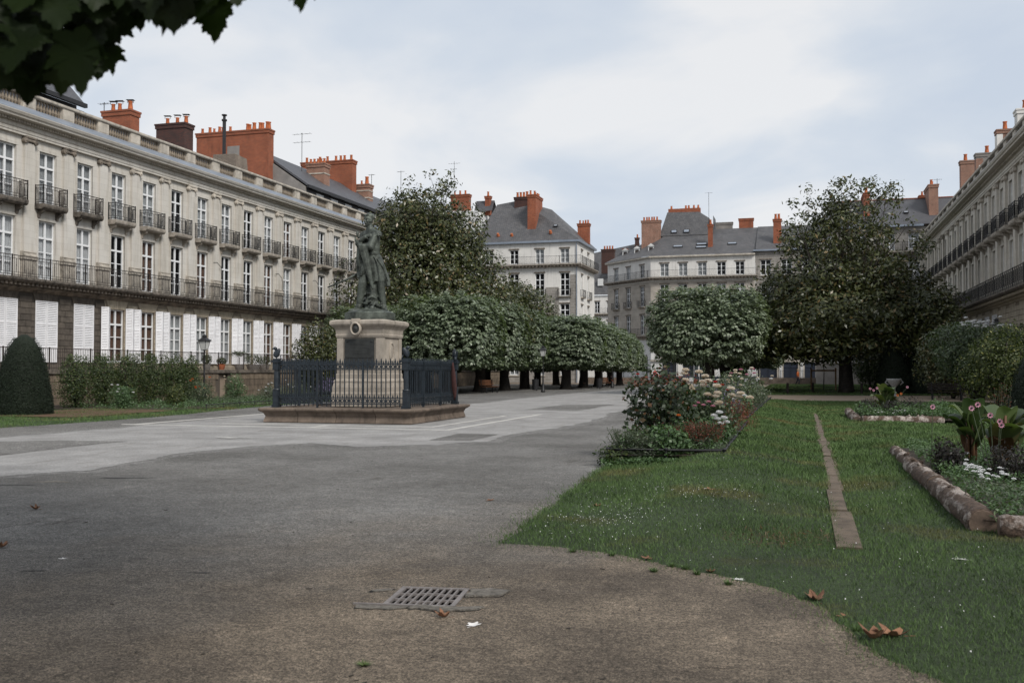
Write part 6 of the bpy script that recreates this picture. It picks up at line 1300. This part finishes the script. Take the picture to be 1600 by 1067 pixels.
M['shrubstem'] = mat('green_stems', (.07, .09, .05), var=.3, bst=0)
spikes('lavender', 'pale lilac lavender between the two big rose bushes', -2.35, 21.0, .45, 1.15, 60, 'lavender', 401); spikes('lavender', 'purple lavender behind the white rose cluster', -1.8, 22.6, .45, 1.15, 50, 'lavender', 402)
spikes('tall_weed', 'tall silvery stalks standing behind the cream roses', -2.35, 24.2, .28, 1.75, 12, 'bed_grey', 403)
spikes('pink_grass', 'reddish brown flower stalks at the front right of the rose bed', -1.65, 17.4, .30, .55, 110, 'red_leaf', 404); spikes('pink_grass', 'reddish stalks in the front middle of the rose bed', -2.05, 17.2, .25, .5, 70, 'red_leaf', 405)
spikes('grey_herb', 'silvery grey herb at the left front corner of the rose bed', -2.9, 17.0, .3, .42, 90, 'bed_grey', 406); spikes('grey_herb', 'silvery herb along the front rail of the rose bed', -2.55, 16.75, .32, .35, 90, 'bed_grey', 407)
shrub('low_bush', 'bright green leafy plant hanging over the front rail', 'bush', -2.2, 16.85, .36, .48, 'bed_green', 1300, .075, 304, zb, 4, .7, .2, .8, base=-.1)
shrub('low_bush', 'green weed clump on the left front corner outside the rail', 'bush', -3.05, 16.5, .28, .32, 'shrub_leaf', 700, .055, 305, .02, 3, .7, .2, .6)
b_ = shrub('marigold', 'small plant with one orange bloom at the front of the rose bed', 'plant', -2.1, 17.6, .26, .6, 'bed_green', 700, .06, 306, zb, 4); blooms(b_, [(.02, -.22, .62)], .055, 'orange_petal', 'bloom', 7)
shrub('red_bush', 'rust red leaved bush at the right edge of the rose bed', 'bush', -1.55, 22.3, .55, .85, 'red_leaf', 2300, .045, 307, zb, 8, .9, .3, .3, gaps=.25); shrub('red_bush', 'second rust red bush nearer the end of the rose bed', 'bush', -1.7, 25.0, .5, .75, 'red_leaf', 1800, .045, 308, zb, 8, .9, .3, .3, gaps=.25)
carpet('bed_foliage', 'mixed green foliage filling the front rose bed', [(-3.0, 16.5), (-1.35, 16.8), (-1.45, 26.3), (-3.0, 26.3)], 9000, .30, .065, 'bed_green', 410, lambda x, y: .19+0*x, .6)
carpet('rail_weeds', 'clover and weeds under the front rail of the rose bed', [(-3.2, 16.1), (-1.2, 16.4), (-1.2, 16.75), (-3.2, 16.5)], 2500, .12, .05, 'bed_green', 411, lambda x, y: .02+0*x, .6, aspect=.7)
# second rose bed
for i, (x, y, r, h, lm_, fl, nf, lb) in enumerate(((-2.1, 30.5, .6, 1.35, 'bush_leaf', 'cream_petal', 12, 'rose bush with pale cream blooms in the second bed'), (-2.3, 29.2, .5, 1.1, 'bed_grey', 'red_petal', 3, 'bush with a cluster of red blooms in the second bed'), (-1.95, 33.5, .6, 1.4, 'bush_leaf', 'pink_petal', 6, 'rose bush with pink blooms in the second bed'),
        (-1.9, 36.5, .6, 1.1, 'bed_grey', 'white_petal', 14, 'pale plant dotted with white blooms at the middle of the second bed'), (-1.8, 28.8, .4, .7, 'bed_green', 'white_petal', 3, 'low light green plant at the front corner of the second bed'), (-2.0, 41, .7, 1.1, 'bush_leaf', 'cream_petal', 6, 'far rose bush of the second bed'))):
    s_ = shrub('rose_bush', lb, 'rose bush', x, y, r, h, lm_, 1800, .08, 320+i, zb, 6, .8, .25, .5, grp='rose bushes of the second bed'); blooms(s_, [(g.gauss(0, r*.55), -r*.5, h*g.uniform(.65, 1.08)) for _ in range(nf)], .085, fl, 'rose', 30*i)
spikes('lavender', 'lavender in the second rose bed', -2.5, 32, .5, 1.2, 40, 'lavender', 408)
carpet('bed_foliage', 'mixed foliage filling the second rose bed', [(-3.0, 28.4), (-1.6, 28.4), (-1.6, 49.5), (-3.0, 49.5)], 7000, .42, .09, 'bed_grey', 412, lambda x, y: .12+0*x, .6)
# log edged beds on the right
def log(label, a, b, r0, r1, seed, jog=.025):
    root = empty('log', label, 'log', (a[0], a[1], a[2]), group='log edging of the right beds'); g = random.Random(seed); A, Bv = Vector((0, 0, 0)), Vector(b)-Vector(a); n = 14
    pts = [A.lerp(Bv, i/n)+Vector((g.uniform(-jog, jog)*.4, g.uniform(-jog, jog)*.4, g.uniform(-jog, jog)*.3)) for i in range(n+1)]; rr = [(r0+(r1-r0)*i/n)*(1+g.uniform(-.035, .035)) for i in range(n+1)]
    n2 = 40; pts2 = [A.lerp(Bv, i/n2)+(pts[int(i*n/n2)]-A.lerp(Bv, int(i*n/n2)/n)) for i in range(n2+1)]; rr2 = [rr[int(i*n/n2)]*(1+g.uniform(-.03, .03)) for i in range(n2+1)]; mb = MB().tube(pts2, rr2, 22); mb.v = [(x+g.uniform(-.008, .008), y+g.uniform(-.004, .004), z+g.uniform(-.008, .008)) for x, y, z in mb.v]; mb.obj('bark', 'log', root, True)
    d = Bv.normalized()
    for p, r, s_ in ((pts[0], rr[0], -1), (pts[-1], rr[-1], 1)): MB().tube([p, p+d*s_*.012], [r*.93, r*.9], 16).obj('sawn_end', 'logend', root)
    for k in range(3):
        t_ = g.uniform(.15, .85); p = A.lerp(Bv, t_)+Vector((0, 0, r0*.85)); MB().tube([p, p+Vector((g.uniform(-.06, .06), g.uniform(-.06, .06), .05))], [.035, .025], 8).obj('knot', 'log', root)
    return root
log('upper dark log of the near right bed, farthest from the camera', (1.60, 19.4, .12), (1.60, 16.56, .12), .10, .115, 1)
log('log with a long bare white streak along the near right bed', (1.58, 16.5, .13), (1.62, 13.72, .12), .125, .13, 2); log('thick pale topped log along the near right bed', (1.62, 13.6, .12), (1.66, 10.62, .11), .13, .14, 3)
log('log lying crosswise at the front of the near right bed', (1.78, 10.42, .10), (4.6, 10.2, .10), .13, .135, 4)
log('short rotten log pointing up at the left corner of the far log bed', (1.42, 34.9, .22), (1.52, 31.2, .10), .13, .15, 5); log('long straight log along the front of the far log bed', (1.62, 30.7, .13), (3.85, 31.2, .13), .14, .13, 6)
hz_ = lambda x, y: .12+0*x
carpet('bed_foliage', 'low bright green plants of the near log edged bed', [(1.75, 10.5), (5.1, 10.4), (5.1, 19.8), (1.75, 19.8)], 30000, .17, .055, 'bed_green', 420, hz_, .5); carpet('bed_foliage', 'grey green fern like plants at the front of the near log bed', [(1.8, 10.6), (4.2, 10.5), (4.0, 12.6), (1.8, 12.8)], 7000, .2, .04, 'bed_grey', 421, hz_, .4, aspect=.25)
carpet('bed_foliage', 'low bright green plants of the far log edged bed', [(1.6, 30.9), (4.5, 31.3), (4.5, 36.3), (1.6, 35.3)], 9000, .34, .09, 'bed_green', 422, hz_, .5)
def white_patch(label, pts, seed):
    root = empty('white_flowers', label, 'flowers', (*pts[0], .12), group='clumps of white bedding flowers'); o = Vector((*pts[0], 0)); mb = MB(); g = random.Random(seed)
    blooms(root, [Vector((a, b, .24+g.uniform(-.03, .06)))-o for a, b in pts], .034, 'white_petal', 'bloom', seed, 8)
white_patch('small row of white flowers near the pale log end', [(2.06+.05*k+g.gauss(0, .03), 15.9+g.gauss(0, .12), ) for k in range(6)], 1)
white_patch('white flower clump in the middle of the near log bed', [(2.05+g.gauss(0, .10), 13.6+g.gauss(0, .3)) for k in range(18)], 2); white_patch('larger white flower clump closer to the thick log', [(2.15+g.gauss(0, .10), 12.75+g.gauss(0, .2)) for k in range(16)], 3)
white_patch('white flowers behind the left part of the far log', [(2.15+g.gauss(0, .12), 31.3+g.gauss(0, .2)) for k in range(10)], 4); white_patch('white flowers behind the middle of the far log', [(2.7+g.gauss(0, .12), 31.4+g.gauss(0, .2)) for k in range(12)], 5)
def canna(label, x, y, h, seed, n=9, dry=3):
    root = empty('canna', label, 'plant', (x, y, .12)); g = random.Random(seed)
    for k in range(n+dry):
        a = g.uniform(0, 6.28); L = h*g.uniform(.48, .72); wv = L*g.uniform(.17, .25); zb_ = h*g.uniform(.15, .5) if k < n else h*.1; up = g.uniform(.85, 1.42); rw = []
        for i in range(8):
            t_ = i/7; ww = wv*math.sin(math.pi*min(1, t_*.93+.07))**.7+.006; d = L*t_*math.cos(up); z_ = zb_+L*t_*math.sin(up)-L*.45*t_**2.6; c = Vector((d*math.cos(a), d*math.sin(a), z_)); s_ = Vector((-math.sin(a), math.cos(a), .0)); rw.append([c-s_*ww+Vector((0, 0, ww*.35)), c, c+s_*ww+Vector((0, 0, ww*.35))])
        mb = MB(); vs = [p for r in rw for p in r]; mb.add(vs, [(i*3+j, i*3+j+1, (i+1)*3+j+1, (i+1)*3+j) for i in range(7) for j in range(2)]); me_ = rndattr(mb.mesh('leaf', 'canna_leaf' if k < n else 'dry_canna', True), g.random()); link('leaf', me_, root, (g.uniform(-.06, .06), g.uniform(-.06, .06), 0))
    mb = MB()
    for k in range(5): a = 6.28*k/5; mb.tube([(.05*math.cos(a), .05*math.sin(a), -.03), (.07*math.cos(a), .07*math.sin(a), h*.62)], [.035, .022], 7)
    rndattr(mb.obj('stalks', 'dry_canna', root, True).data); return root
canna('big canna clump with brown stalks in the near log bed', 2.72, 15.6, 1.35, 1, 17, 4); canna('canna clump behind the larger one, left side', 2.45, 16.6, 1.2, 2, 11, 1); canna('canna with large dark pointed leaves near the right edge', 3.05, 14.6, 1.05, 3, 12, 1); canna('canna clump with reddish leaves cut by the right edge', 3.75, 15.5, 1.35, 4, 13, 4); canna('canna clump in the middle of the far log bed', 2.5, 33.2, 1.25, 5, 16, 2)
def dahlia(label, x, y, heads, seed, m='pink_petal'):
    root = empty('dahlia', label, 'flower', (x, y, .12), group='pink dahlias on tall stems')
    for i, (dx, dy, dz) in enumerate(heads):
        MB().tube([(dx*.3, dy*.3, 0), (dx*.7, dy*.7, dz*.6), (dx, dy, dz)], [.008, .006, .005], 5).obj('stem', 'shrubstem', root); mb = MB()
        for k in range(9):
            a = 6.2832*k/9; d = Vector((math.cos(a), -.35, math.sin(a))).normalized(); t_ = Vector((-math.sin(a), 0, math.cos(a))); mb.add([(0, -.0, 0), d*.027+t_*.012, d*.045, d*.027-t_*.012], [(0, 1, 2, 3)])
        f_ = link('bloom', rndattr(mb.mesh('bloom', m)), root, (dx, dy, dz)); MB().ellip((0, -.012, 0), (.015, .012, .015), 8, 5).obj('centre', 'red_leaf' if False else 'cloth_dark', f_)
dahlia('group of pink dahlias before the big canna clump', 2.52, 15.0, [(-.06, 0, .86), (.05, -.05, .78), (.07, -.05, .73), (-.28, .1, .95), (-.2, .1, 1.0)], 1); dahlia('single pink dahlia near the right edge', 3.3, 15.9, [(0, 0, .98)], 2)
dahlia('pink dahlia standing at the right end of the far log', 1.85, 16.4, [(.04, 0, .92)], 3); dahlia('low pink dahlia right of the dark pointed leaves', 3.15, 14.2, [(0, 0, .65), (.25, .05, .55)], 4); dahlia('pink dahlias at the left of the far log bed', 2.1, 33.0, [(-.1, 0, .9), (.0, 0, .85), (.1, 0, .92), (1.0, .2, .95)], 5)
b_ = dahlia('orange dahlia in the far log bed', 2.9, 33, [(0, 0, .75), (-.1, 0, .7)], 6, 'orange_petal')
for i, (x, y, r, h, lb) in enumerate(((1.95, 15.2, .22, .5, 'small dark bush at the left of the dark plants in the near log bed'), (2.5, 13.9, .3, .52, 'dark purple bush below the big canna'), (2.95, 13.2, .36, .52, 'widest dark purple bush in the near log bed'), (3.4, 12.9, .3, .6, 'dark bush cut by the right edge of the photo'), (2.55, 32.2, .35, .6, 'dark bush in front of the far canna clump'), (3.2, 32.6, .4, .65, 'dark bush right of the far canna clump'), (1.9, 32.4, .3, .6, 'dark bush left of the far canna clump'))):
    shrub('dark_bush', lb, 'bush', x, y, r, h, 'dark_purple_leaf', 1500, .05, 340+i, .12, 4, .8, .2, .5, grp='dark leaved bushes of the log beds')
# bushes against the right terrace
SB = shrub('flowering_shrub', 'large round shrub on bent dark trunks with white flowers on top, before the right terrace', 'shrub', 6.9, 45, 1.85, 3.65, 'bush_leaf', 12000, .14, 501, 0, 4, .7, .22, sr=.09, base=1.2, gaps=.25)
blooms(SB, [(-.9+g.uniform(0, 2.1), -1.0+g.gauss(0, .3), 3.45+g.gauss(0, .12)) for _ in range(26)], .11, 'white_petal', 'bloom', 600, 10)
shrub('yellowish_shrub', 'yellow green leafy shrub beside the clipped yew at the right edge', 'shrub', 6.6, 38.2, 1.15, 3.0, 'yellow_shrub_leaf', 8500, .11, 502, 0, 4, .7, .24, sr=.05, base=.5, gaps=.25)
shrub('back_shrub', 'green shrub between the lamp and the right edge by the terrace', 'shrub', 8.6, 45.5, 1.1, 3.5, 'shrub_leaf', 5000, .12, 503, 0, 3, .7, .16, sr=.05, base=1)
shrub('back_shrub', 'dark loose shrub between the yew cones and the flowering shrub', 'shrub', 8.0, 60, 1.9, 4.2, 'magnolia_leaf', 9000, .18, 504, 0, 3, .7, .16, sr=.06, base=.2)
shrub('back_shrub', 'grey green bush left of the clipped yews beyond the magnolia', 'shrub', 4.7, 76, 1.4, 3.6, 'bush_leaf', 6000, .16, 505, 0, 3, .7, .16, sr=.06, base=.2)
shrub('back_shrub', 'dark evergreen at the foot of the left magnolia beside the statue', 'shrub', -30.5, 60, 2.0, 4.6, 'magnolia_leaf', 10000, .2, 506, 0, 3, .7, .2, sr=.06, base=.2)
shrub('back_shrub', 'dark low shrub seen between the pedestal and the left bed', 'shrub', -26.6, 57.5, 1.4, 2.6, 'shrub_leaf', 6000, .14, 507, 0, 3, .7, .2, sr=.06, base=.1)
b_ = spikes('red_flower', 'brownish red flower spikes before the yellow green shrub', 5.2, 30, .3, 1.3, 16, 'red_leaf', 409, 0)
# terrace planters
for i, (y, r, h, lb, kind) in enumerate(((50.15, .3, .5, 'stone trough with a low plant on the terrace left of the small pot', 0), (51.66, .28, .35, 'small terracotta pot on the terrace near the lamp', 0), (53.6, .35, 1.1, 'potted palm on the left terrace', 1), (55.2, .55, .6, 'largest round bush in a grey tub on the left terrace', 0), (56.5, .45, .5, 'round bush in a tub right of the largest tub', 0), (45.0, .3, .5, 'potted shrub on the terrace above the hedge', 0))):
    root = empty('planter', lb, 'planter', (-33.0, y, 1.6), group='planters on the left terrace'); MB().lathe([(r*.6, 0), (r*.8, .3), (r*.85, .34), (r*.7, .34)], 12).obj('tub', 'cement' if i != 1 else 'terra', root)
    if kind:
        MB().tube([(0, 0, .3), (0, 0, .75)], .03, 6).obj('stem', 'bark', root); P_ = []; Q_ = []
        for k in range(500): a = g.uniform(0, 6.28); t_ = g.uniform(.1, 1); P_.append((.55*t_*math.cos(round(a*2)/2), .55*t_*math.sin(round(a*2)/2), .8+.25*math.sin(t_*3)+g.gauss(0, .03))); Q_.append((0, 0, 1))
        leaves('fronds', np.array(P_), np.array(Q_), .2, 'shrub_leaf', root, .12, .7)
    else: P, Nn = shell(900, (0, 0, .35+h/2), (r, r, h/2+.05), 2, .4, .1, i); leaves('foliage', P, Nn, .07, 'shrub_leaf', root)
MB_ = tag(MB().box(-.03, .03, -.9, .9, 0, 1.25).box(-.05, .05, -.9, -.82, 0, 1.3).box(-.05, .05, .82, .9, 0, 1.3).obj('wooden_screen', 'darkwood', None, loc=(-32.6, 65.0, 1.62)), 'dark brown wooden screen on the terrace behind the pedestal', 'screen')

# ------------------------------------------------------------ street furniture
def lamp(label, x, y, H=3.3, z=0):
    root = empty('street_lamp', label, 'street lamp', (x, y, z), group='old lantern street lamps')
    MB().lathe([(.16, 0), (.16, .12), (.11, .18), (.10, .55), (.075, .62), (.06, .7), (.045, 1.3), (.055, 1.34), (.04, 1.4), (.032, H-.85), (.06, H-.82), (.03, H-.78)], 12).obj('post', 'iron', root, True)
    MB().lathe([(.03, H-.80), (.05, H-.74), (.13, H-.70)], 8).tube([(-.16, 0, H-.66), (.16, 0, H-.66)], .012, 5).obj('lantern_base', 'iron', root)
    L = [[(s*a, t*a, z_) for s, t in ((-1, -1), (1, -1), (1, 1), (-1, 1))] for a, z_ in ((.11, H-.70), (.19, H-.28))]; MB().loft(L).obj('lantern_glass', 'lampglass', root)
    mb = MB()
    for s, t in ((-1, -1), (1, -1), (1, 1), (-1, 1)): mb.tube([(s*.112, t*.112, H-.71), (s*.195, t*.195, H-.27)], .012, 5)
    mb.obj('lantern_frame', 'iron', root)
    mb = MB().loft([[(s*a, t*a, z_) for s, t in ((-1, -1), (1, -1), (1, 1), (-1, 1))] for a, z_ in ((.24, H-.28), (.235, H-.24), (.12, H-.12), (.08, H-.1), (.08, H-.03), (.1, H-.02), (.02, H+.06))])
    for s, t in ((-1, -1), (1, -1), (1, 1), (-1, 1)): mb.tube([(s*.22, t*.22, H-.26), (s*.23, t*.23, H-.17)], [.02, .008], 5)
    mb.obj('lantern_roof', 'iron', root); return root
lamp('lantern lamp post in front of the hedge shrubs and terrace at left', -28.5, 43.1, 3.3); lamp('lantern lamp at right rising above the white flowered shrub', 8.6, 50.5, 3.95)
lamp('lamp post between the two left groups of limes', -18.0, 69.5, 3.3); lamp('lamp post under the far left limes', -16.4, 88, 3.3)
def bench(label, x, y, rot):
    root = empty('park_bench', label, 'bench', (x, y, 0), rot, 'park benches')
    for k in range(4): MB().box(-.9, .9, -.22+.115*k, -.13+.115*k, .43, .46).obj('seat_slat', 'wood' if 'brown' in label else 'darkwood', root)
    for k in range(3): MB().box(-.9, .9, .24+.03*k, .265+.03*k, .55+.13*k, .64+.13*k).obj('back_slat', 'wood' if 'brown' in label else 'darkwood', root)
    for s in (-.7, .7): MB().box(s-.03, s+.03, -.22, -.17, 0, .43).box(s-.03, s+.03, .17, .22, 0, .43).box(s-.03, s+.03, .22, .26, .43, .95).box(s-.03, s+.03, -.2, .2, .38, .43).obj('leg', 'iron', root)
bench('brown bench under the left limes just right of the statue railing', -21.0, 66.2, R(75)); bench('dark bench on the transverse path before the right terrace', 7.2, 56.5, R(0)); bench('brown bench under the far left limes', -17.2, 90, R(80))
def bin_(label, x, y, m='bin', h=.9):
    root = empty('litter_bin', label, 'litter bin', (x, y, 0), group='litter bins'); MB().lathe([(.2, .08), (.24, .1), (.27, h), (.25, h), (.22, .15)], 14).obj('basket', m, root); MB().tube([(0, .27, 0), (0, .27, h+.1)], .03, 6).obj('post', 'iron', root)
bin_('pale grey litter bin under the far left limes', -14.6, 104); bin_('dark litter bin between lime trunks on the left', -19.5, 73, 'iron'); bin_('dark litter bin beside a lime trunk farther along', -16.4, 82, 'iron')
def bench2(label, x, y):
    root = empty('picnic_trough', label, 'trough', (x, y, 0))
UR = empty('stone_urn', 'pale stone urn on a foot in front of the clipped yews', 'urn', (5.2, 63.5, 0)); MB().lathe([(.18, 0), (.18, .12), (.08, .2), (.07, .5), (.12, .6), (.3, .8), (.42, 1.0), (.44, 1.08), (.38, 1.08)], 14).obj('bowl', 'urn', UR, True)
for s in (-1, 1): MB().tube([(s*.38, 0, 1.0), (s*.5, 0, .85), (s*.32, 0, .72)], .04, 6).obj('handle', 'urn', UR, True)
SF = empty('stake_frame', 'pale wooden stake frame round a young tree beside the magnolia trunk', 'tree stake', (1.4, 76, 0))
for s in (-.85, .85): MB().tube([(s, 0, 0), (s, 0, 1.75)], .06, 8).obj('stake', 'woodpale', SF)
MB().box(-.9, .9, -.03, .03, 1.5, 1.62).obj('crossbar', 'woodpale', SF); MB().tube([(0, 0, 0), (0.05, 0, 1.4), (0, 0, 2.6)], [.04, .03, .02], 6).obj('young_trunk', 'bark', SF)
for x, y, lb in ((-1.0, 68, 'short dark wooden post at the left of the far lawn'), (.6, 70, 'short dark wooden post nearer the magnolia trunk'), (3.6, 68, 'short dark post right of the magnolia trunk')): tag(MB().tube([(0, 0, 0), (0, 0, .75)], .08, 8).obj('short_post', 'darkwood', None, loc=(x, y, 0)), lb, 'post', 'short posts on the far lawn')
ROP = tag(MB().tube([(-1, 68, .5), (-.2, 69, .42), (.6, 70, .55), (2.1, 69, .45), (3.6, 68, .55)], .02, 5).obj('rope_rail', 'darkwood'), 'low slack rail linking the short posts on the far lawn', 'rope')
# tables and planters outside the shop
for i, (x, y) in enumerate(((-16.3, 129.3), (-15.2, 129.0))):
    root = empty('cafe_table', ['orange cafe table outside the white shopfront, left one', 'orange cafe table outside the white shopfront, right one'][i], 'table', (x, y, .12)); MB().lathe([(.45, .7), (.45, .74)], 14).obj('tabletop', 'wood', root); MB().tube([(0, 0, 0), (0, 0, .7)], .04, 6).obj('leg', 'iron', root)
for i, (x, y) in enumerate(((-13.9, 130.2), (-11.6, 130.2))):
    root = empty('planter', ['white planter with bare twigs left of the gate view', 'white planter with bare twigs right of the first one'][i], 'planter', (x, y, .12)); MB().box(-.25, .25, -.25, .25, 0, .5).obj('box', 'renderw', root); P_ = np.array([(g.gauss(0, .2), g.gauss(0, .2), g.uniform(.5, 1.5)) for _ in range(150)]); leaves('twigs', P_, P_*0+np.array([0, -1., 0]), .25, 'bed_grey', root, .06, .9)

# ------------------------------------------------------------ people
def person(label, x, y, rot, top, legs, hair, H=1.7):
    root = empty('person', label, 'person', (x, y, .0), rot); k = H/1.75; B = MB()
    def lim(p, r): B.tube(p, r, 10); [B.ellip(q, (s,)*3, 8, 6) for q, s in zip(p, r)]
    B.ellip((0, -.01, 1.62), (.075, .095, .115), 12, 10); B.ellip((0, -.11, 1.60), (.012, .018, .016), 6, 5); B.tube([(0, 0, 1.42), (0, 0, 1.56)], [.055, .05], 8)
    for s in (-1, 1): B.ellip((s*.078, 0, 1.61), (.012, .02, .03), 6, 5); B.ellip((s*.03, -.085, 1.635), (.014, .01, .008), 6, 4)
    lim([(-.09, 0, .92), (-.10, -.16, .50), (-.10, -.10, .09)], [.09, .06, .042]); lim([(.09, 0, .92), (.10, .08, .50), (.10, .28, .12)], [.09, .06, .042])
    B.ellip((-.10, -.15, .045), (.045, .12, .04), 8, 6); B.ellip((.10, .27, .06), (.045, .11, .045), 8, 6, Matrix.Rotation(R(-30), 3, 'X'))
    B.loft([oval(0, 0, .86, .15, .10, 14), oval(0, 0, 1.05, .13, .095, 14), oval(0, 0, 1.32, .18, .11, 14), oval(0, 0, 1.43, .14, .08, 14), oval(0, 0, 1.47, .06, .05, 14)])
    for s, sw in ((-1, 1), (1, -1)):
        lim([(s*.19, 0, 1.38), (s*.24, .05*sw, 1.10), (s*.23, -.12*sw-.05, .88)], [.05, .04, .03]); hx, hy, hz3 = s*.23, -.12*sw-.08, .80; B.ellip((hx, hy, hz3), (.018, .035, .045), 8, 6)
        for f in range(4): B.tube([(hx, hy-.02+.016*f, hz3-.03), (hx, hy-.025+.016*f, hz3-.075-.006*(f in (1, 2))), (hx-s*.01, hy-.02+.016*f, hz3-.10)], [.009, .008, .006], 5)
        B.tube([(hx, hy-.03, hz3+.02), (hx-s*.01, hy-.055, hz3-.02)], [.010, .007], 5)
    bo = link('body', B.mesh('body', 'skin', True), root); rm = bo.modifiers.new('skin', 'REMESH'); rm.mode = 'VOXEL'; rm.voxel_size = .012; rm.use_smooth_shade = True
    MB().loft([oval(0, 0, .80, .17, .125, 16, .04), oval(0, 0, 1.05, .15, .115, 16, .02), oval(0, 0, 1.32, .20, .13, 16), oval(0, 0, 1.43, .155, .095, 16), oval(0, 0, 1.48, .07, .06, 16)]).tube([(-.19, 0, 1.38), (-.245, .05, 1.10), (-.235, -.16, .90)], [.07, .055, .042], 10).tube([(.19, 0, 1.38), (.245, -.05, 1.10), (.235, .06, .90)], [.07, .055, .042], 10).obj('coat', top, root, True)
    MB().tube([(-.09, 0, .93), (-.10, -.16, .50), (-.10, -.10, .11)], [.105, .075, .06], 10).tube([(.09, 0, .93), (.10, .08, .50), (.10, .27, .14)], [.105, .075, .06], 10).obj('trousers', legs, root, True)
    MB().ellip((0, .02, 1.66), (.085, .10, .10), 12, 8).ellip((0, .06, 1.58), (.07, .05, .09), 10, 8).obj('hair', hair, root, True); root.scale = (k,)*3; return root
person('person in an orange coat walking past the far end of the square', -.55, 109, R(80), 'cloth_orange', 'cloth_dark', 'hairg'); person('person in a red top and pale trousers by the far gate', -16.6, 116, R(-20), 'cloth_red', 'cloth_pale', 'hair', 1.75)

# ------------------------------------------------------------ overhanging plane tree at top left
def plane_leaf(seed):
    g = random.Random(seed); half = [(0, -.02), (.28, -.10), (.42, .02), (.36, .10), (.58, .22), (.50, .30), (.62, .46), (.44, .48), (.34, .52), (.36, .68), (.24, .70), (.14, .80), (.0, 1.0)]
    fine = []
    for (a, b), (c, d) in zip(half, half[1:]):
        n = 3
        for i in range(n):
            t_ = i/n; nx, ny = (d-b), -(c-a); L = math.hypot(nx, ny) or 1; e = (.022 if i == 1 else -.008); fine.append((a+(c-a)*t_+nx/L*e, b+(d-b)*t_+ny/L*e))
    fine.append(half[-1]); out_ = fine+[(-x, y) for x, y in fine[-2:0:-1]]; n = len(out_); cr = g.uniform(.08, .3); tw = g.uniform(-.2, .2)
    Z = lambda x, y: -cr*x*x*1.2-.18*y*y+.05*math.sin(6*x+seed)*abs(x)+tw*x*y+.03*math.sin(9*y)
    vs = [(0, .32, Z(0, .32))]+[(x*.5, .32+(y-.32)*.5, Z(x*.5, .32+(y-.32)*.5)) for x, y in out_]+[(x, y, Z(x, y)) for x, y in out_]
    fs = [(0, 1+k, 1+(k+1) % n) for k in range(n)]+[(1+k, 1+n+k, 1+n+(k+1) % n, 1+(k+1) % n) for k in range(n)]
    me = MB().add(vs, fs).mesh('leaf', 'plane_leaf', True); rndattr(me, g.random()); return me
OT = empty('plane_tree', 'overhanging plane tree whose dark leafy bough hangs into the top left corner', 'tree', (-3.6, .4, 0))
trunk_mb([(0, 0, -.05), (0, 0, .4), (.05, 0, 2), (.1, .1, 4.2), (.0, .1, 5.5)], [.32, .25, .22, .18, .1], 5, 14, .03).obj('trunk', 'bark', OT, True)
MB().tube([(.1, .1, 3.4), (.8, .7, 3.35), (1.5, 1.1, 3.05), (2.1, 1.45, 2.82)], [.09, .06, .04, .015], 8).tube([(.8, .7, 3.35), (1.6, .95, 3.0), (2.0, 1.2, 2.65)], [.05, .03, .01], 7).tube([(1.5, 1.1, 3.05), (2.3, 1.55, 2.70), (2.75, 1.65, 2.62)], [.03, .015, .006], 6).obj('bough', 'bark', OT, True)
P, Nn = shell(26000, (-.2, .8, 7.6), (5.6, 5.0, 3.3), 2.4, .8, .12, 71, -1); stuff(leaves('crown', P, Nn+np.array([0, 0, .7]), .27, 'plane_leaf', OT, .8, .5, .2, seed=71))  # unseen crown, enlarged to shade the hanging leaves and the left foreground
pls = [plane_leaf(s) for s in range(5)]; plb = [plane_leaf(s) for s in (7, 8)]
for m_ in plb: m_.attributes['rnd'].data.foreach_set('value', [.95]*len(m_.polygons))  # brighter green for edge leaves, standing for light shining through them
cR = Vector((math.cos(math.atan(455/1555.6)), math.sin(math.atan(455/1555.6)), 0)); cF = Vector((-cR.y, cR.x, 0)); cU = Vector((0, 0, 1))
def leaf_at(u, v, d, rotz, tilt, s_, seed):
    """u, v: offsets in metres from the bough reference point, hanging stem up"""
    base = Vector((0, 0, 1.6))+(cF+cR*u+cU*(v+(.026 if u < -.3 else .012)))*d; p = base-OT.location
    o = link('leaf', plb[seed % 2] if u > -.34 and seed % 3 == 0 else pls[seed % 5], OT, p); o.scale = (s_, s_, s_); o.rotation_euler = (R(-90)+tilt, 0, rotz); return o
g = random.Random(21)
# tangents measured along the bough: (u, v, size)
spec = []
for k in range(120):
    u = g.uniform(-.56, -.405); v = g.uniform(.29, .42); spec.append((u, v+.004, .112))
for k in range(44): spec.append((g.uniform(-.40, -.30), g.uniform(.350, .42), .105))
for u, v, s_ in ((-.475, .300, .16), (-.445, .315, .16), (-.455, .30, .15), (-.49, .29, .15), (-.51, .30, .16), (-.53, .315, .16), (-.47, .325, .16), (-.43, .335, .14), (-.385, .362, .14), (-.352, .368, .14), (-.335, .366, .12), (-.325, .372, .12), (-.31, .374, .11), (-.305, .38, .12), (-.285, .395, .12), (-.27, .40, .12), (-.25, .40, .11), (-.212, .385, .09), (-.200, .388, .08), (-.188, .388, .07), (-.242, .390, .07), (-.35, .385, .14), (-.32, .40, .13), (-.30, .41, .13), (-.37, .38, .14), (-.39, .385, .14), (-.41, .375, .14), (-.42, .355, .15)): spec.append((u, v, s_))
for k, (u, v, s_) in enumerate(spec): leaf_at(u, v, g.uniform(2.2, 2.9), g.uniform(-.9, .9)+R(16), g.uniform(-.6, .5), s_*g.uniform(.75, 1.1), k)
# birds' eye speck in the sky is left out; everything the photo shows of the place is above
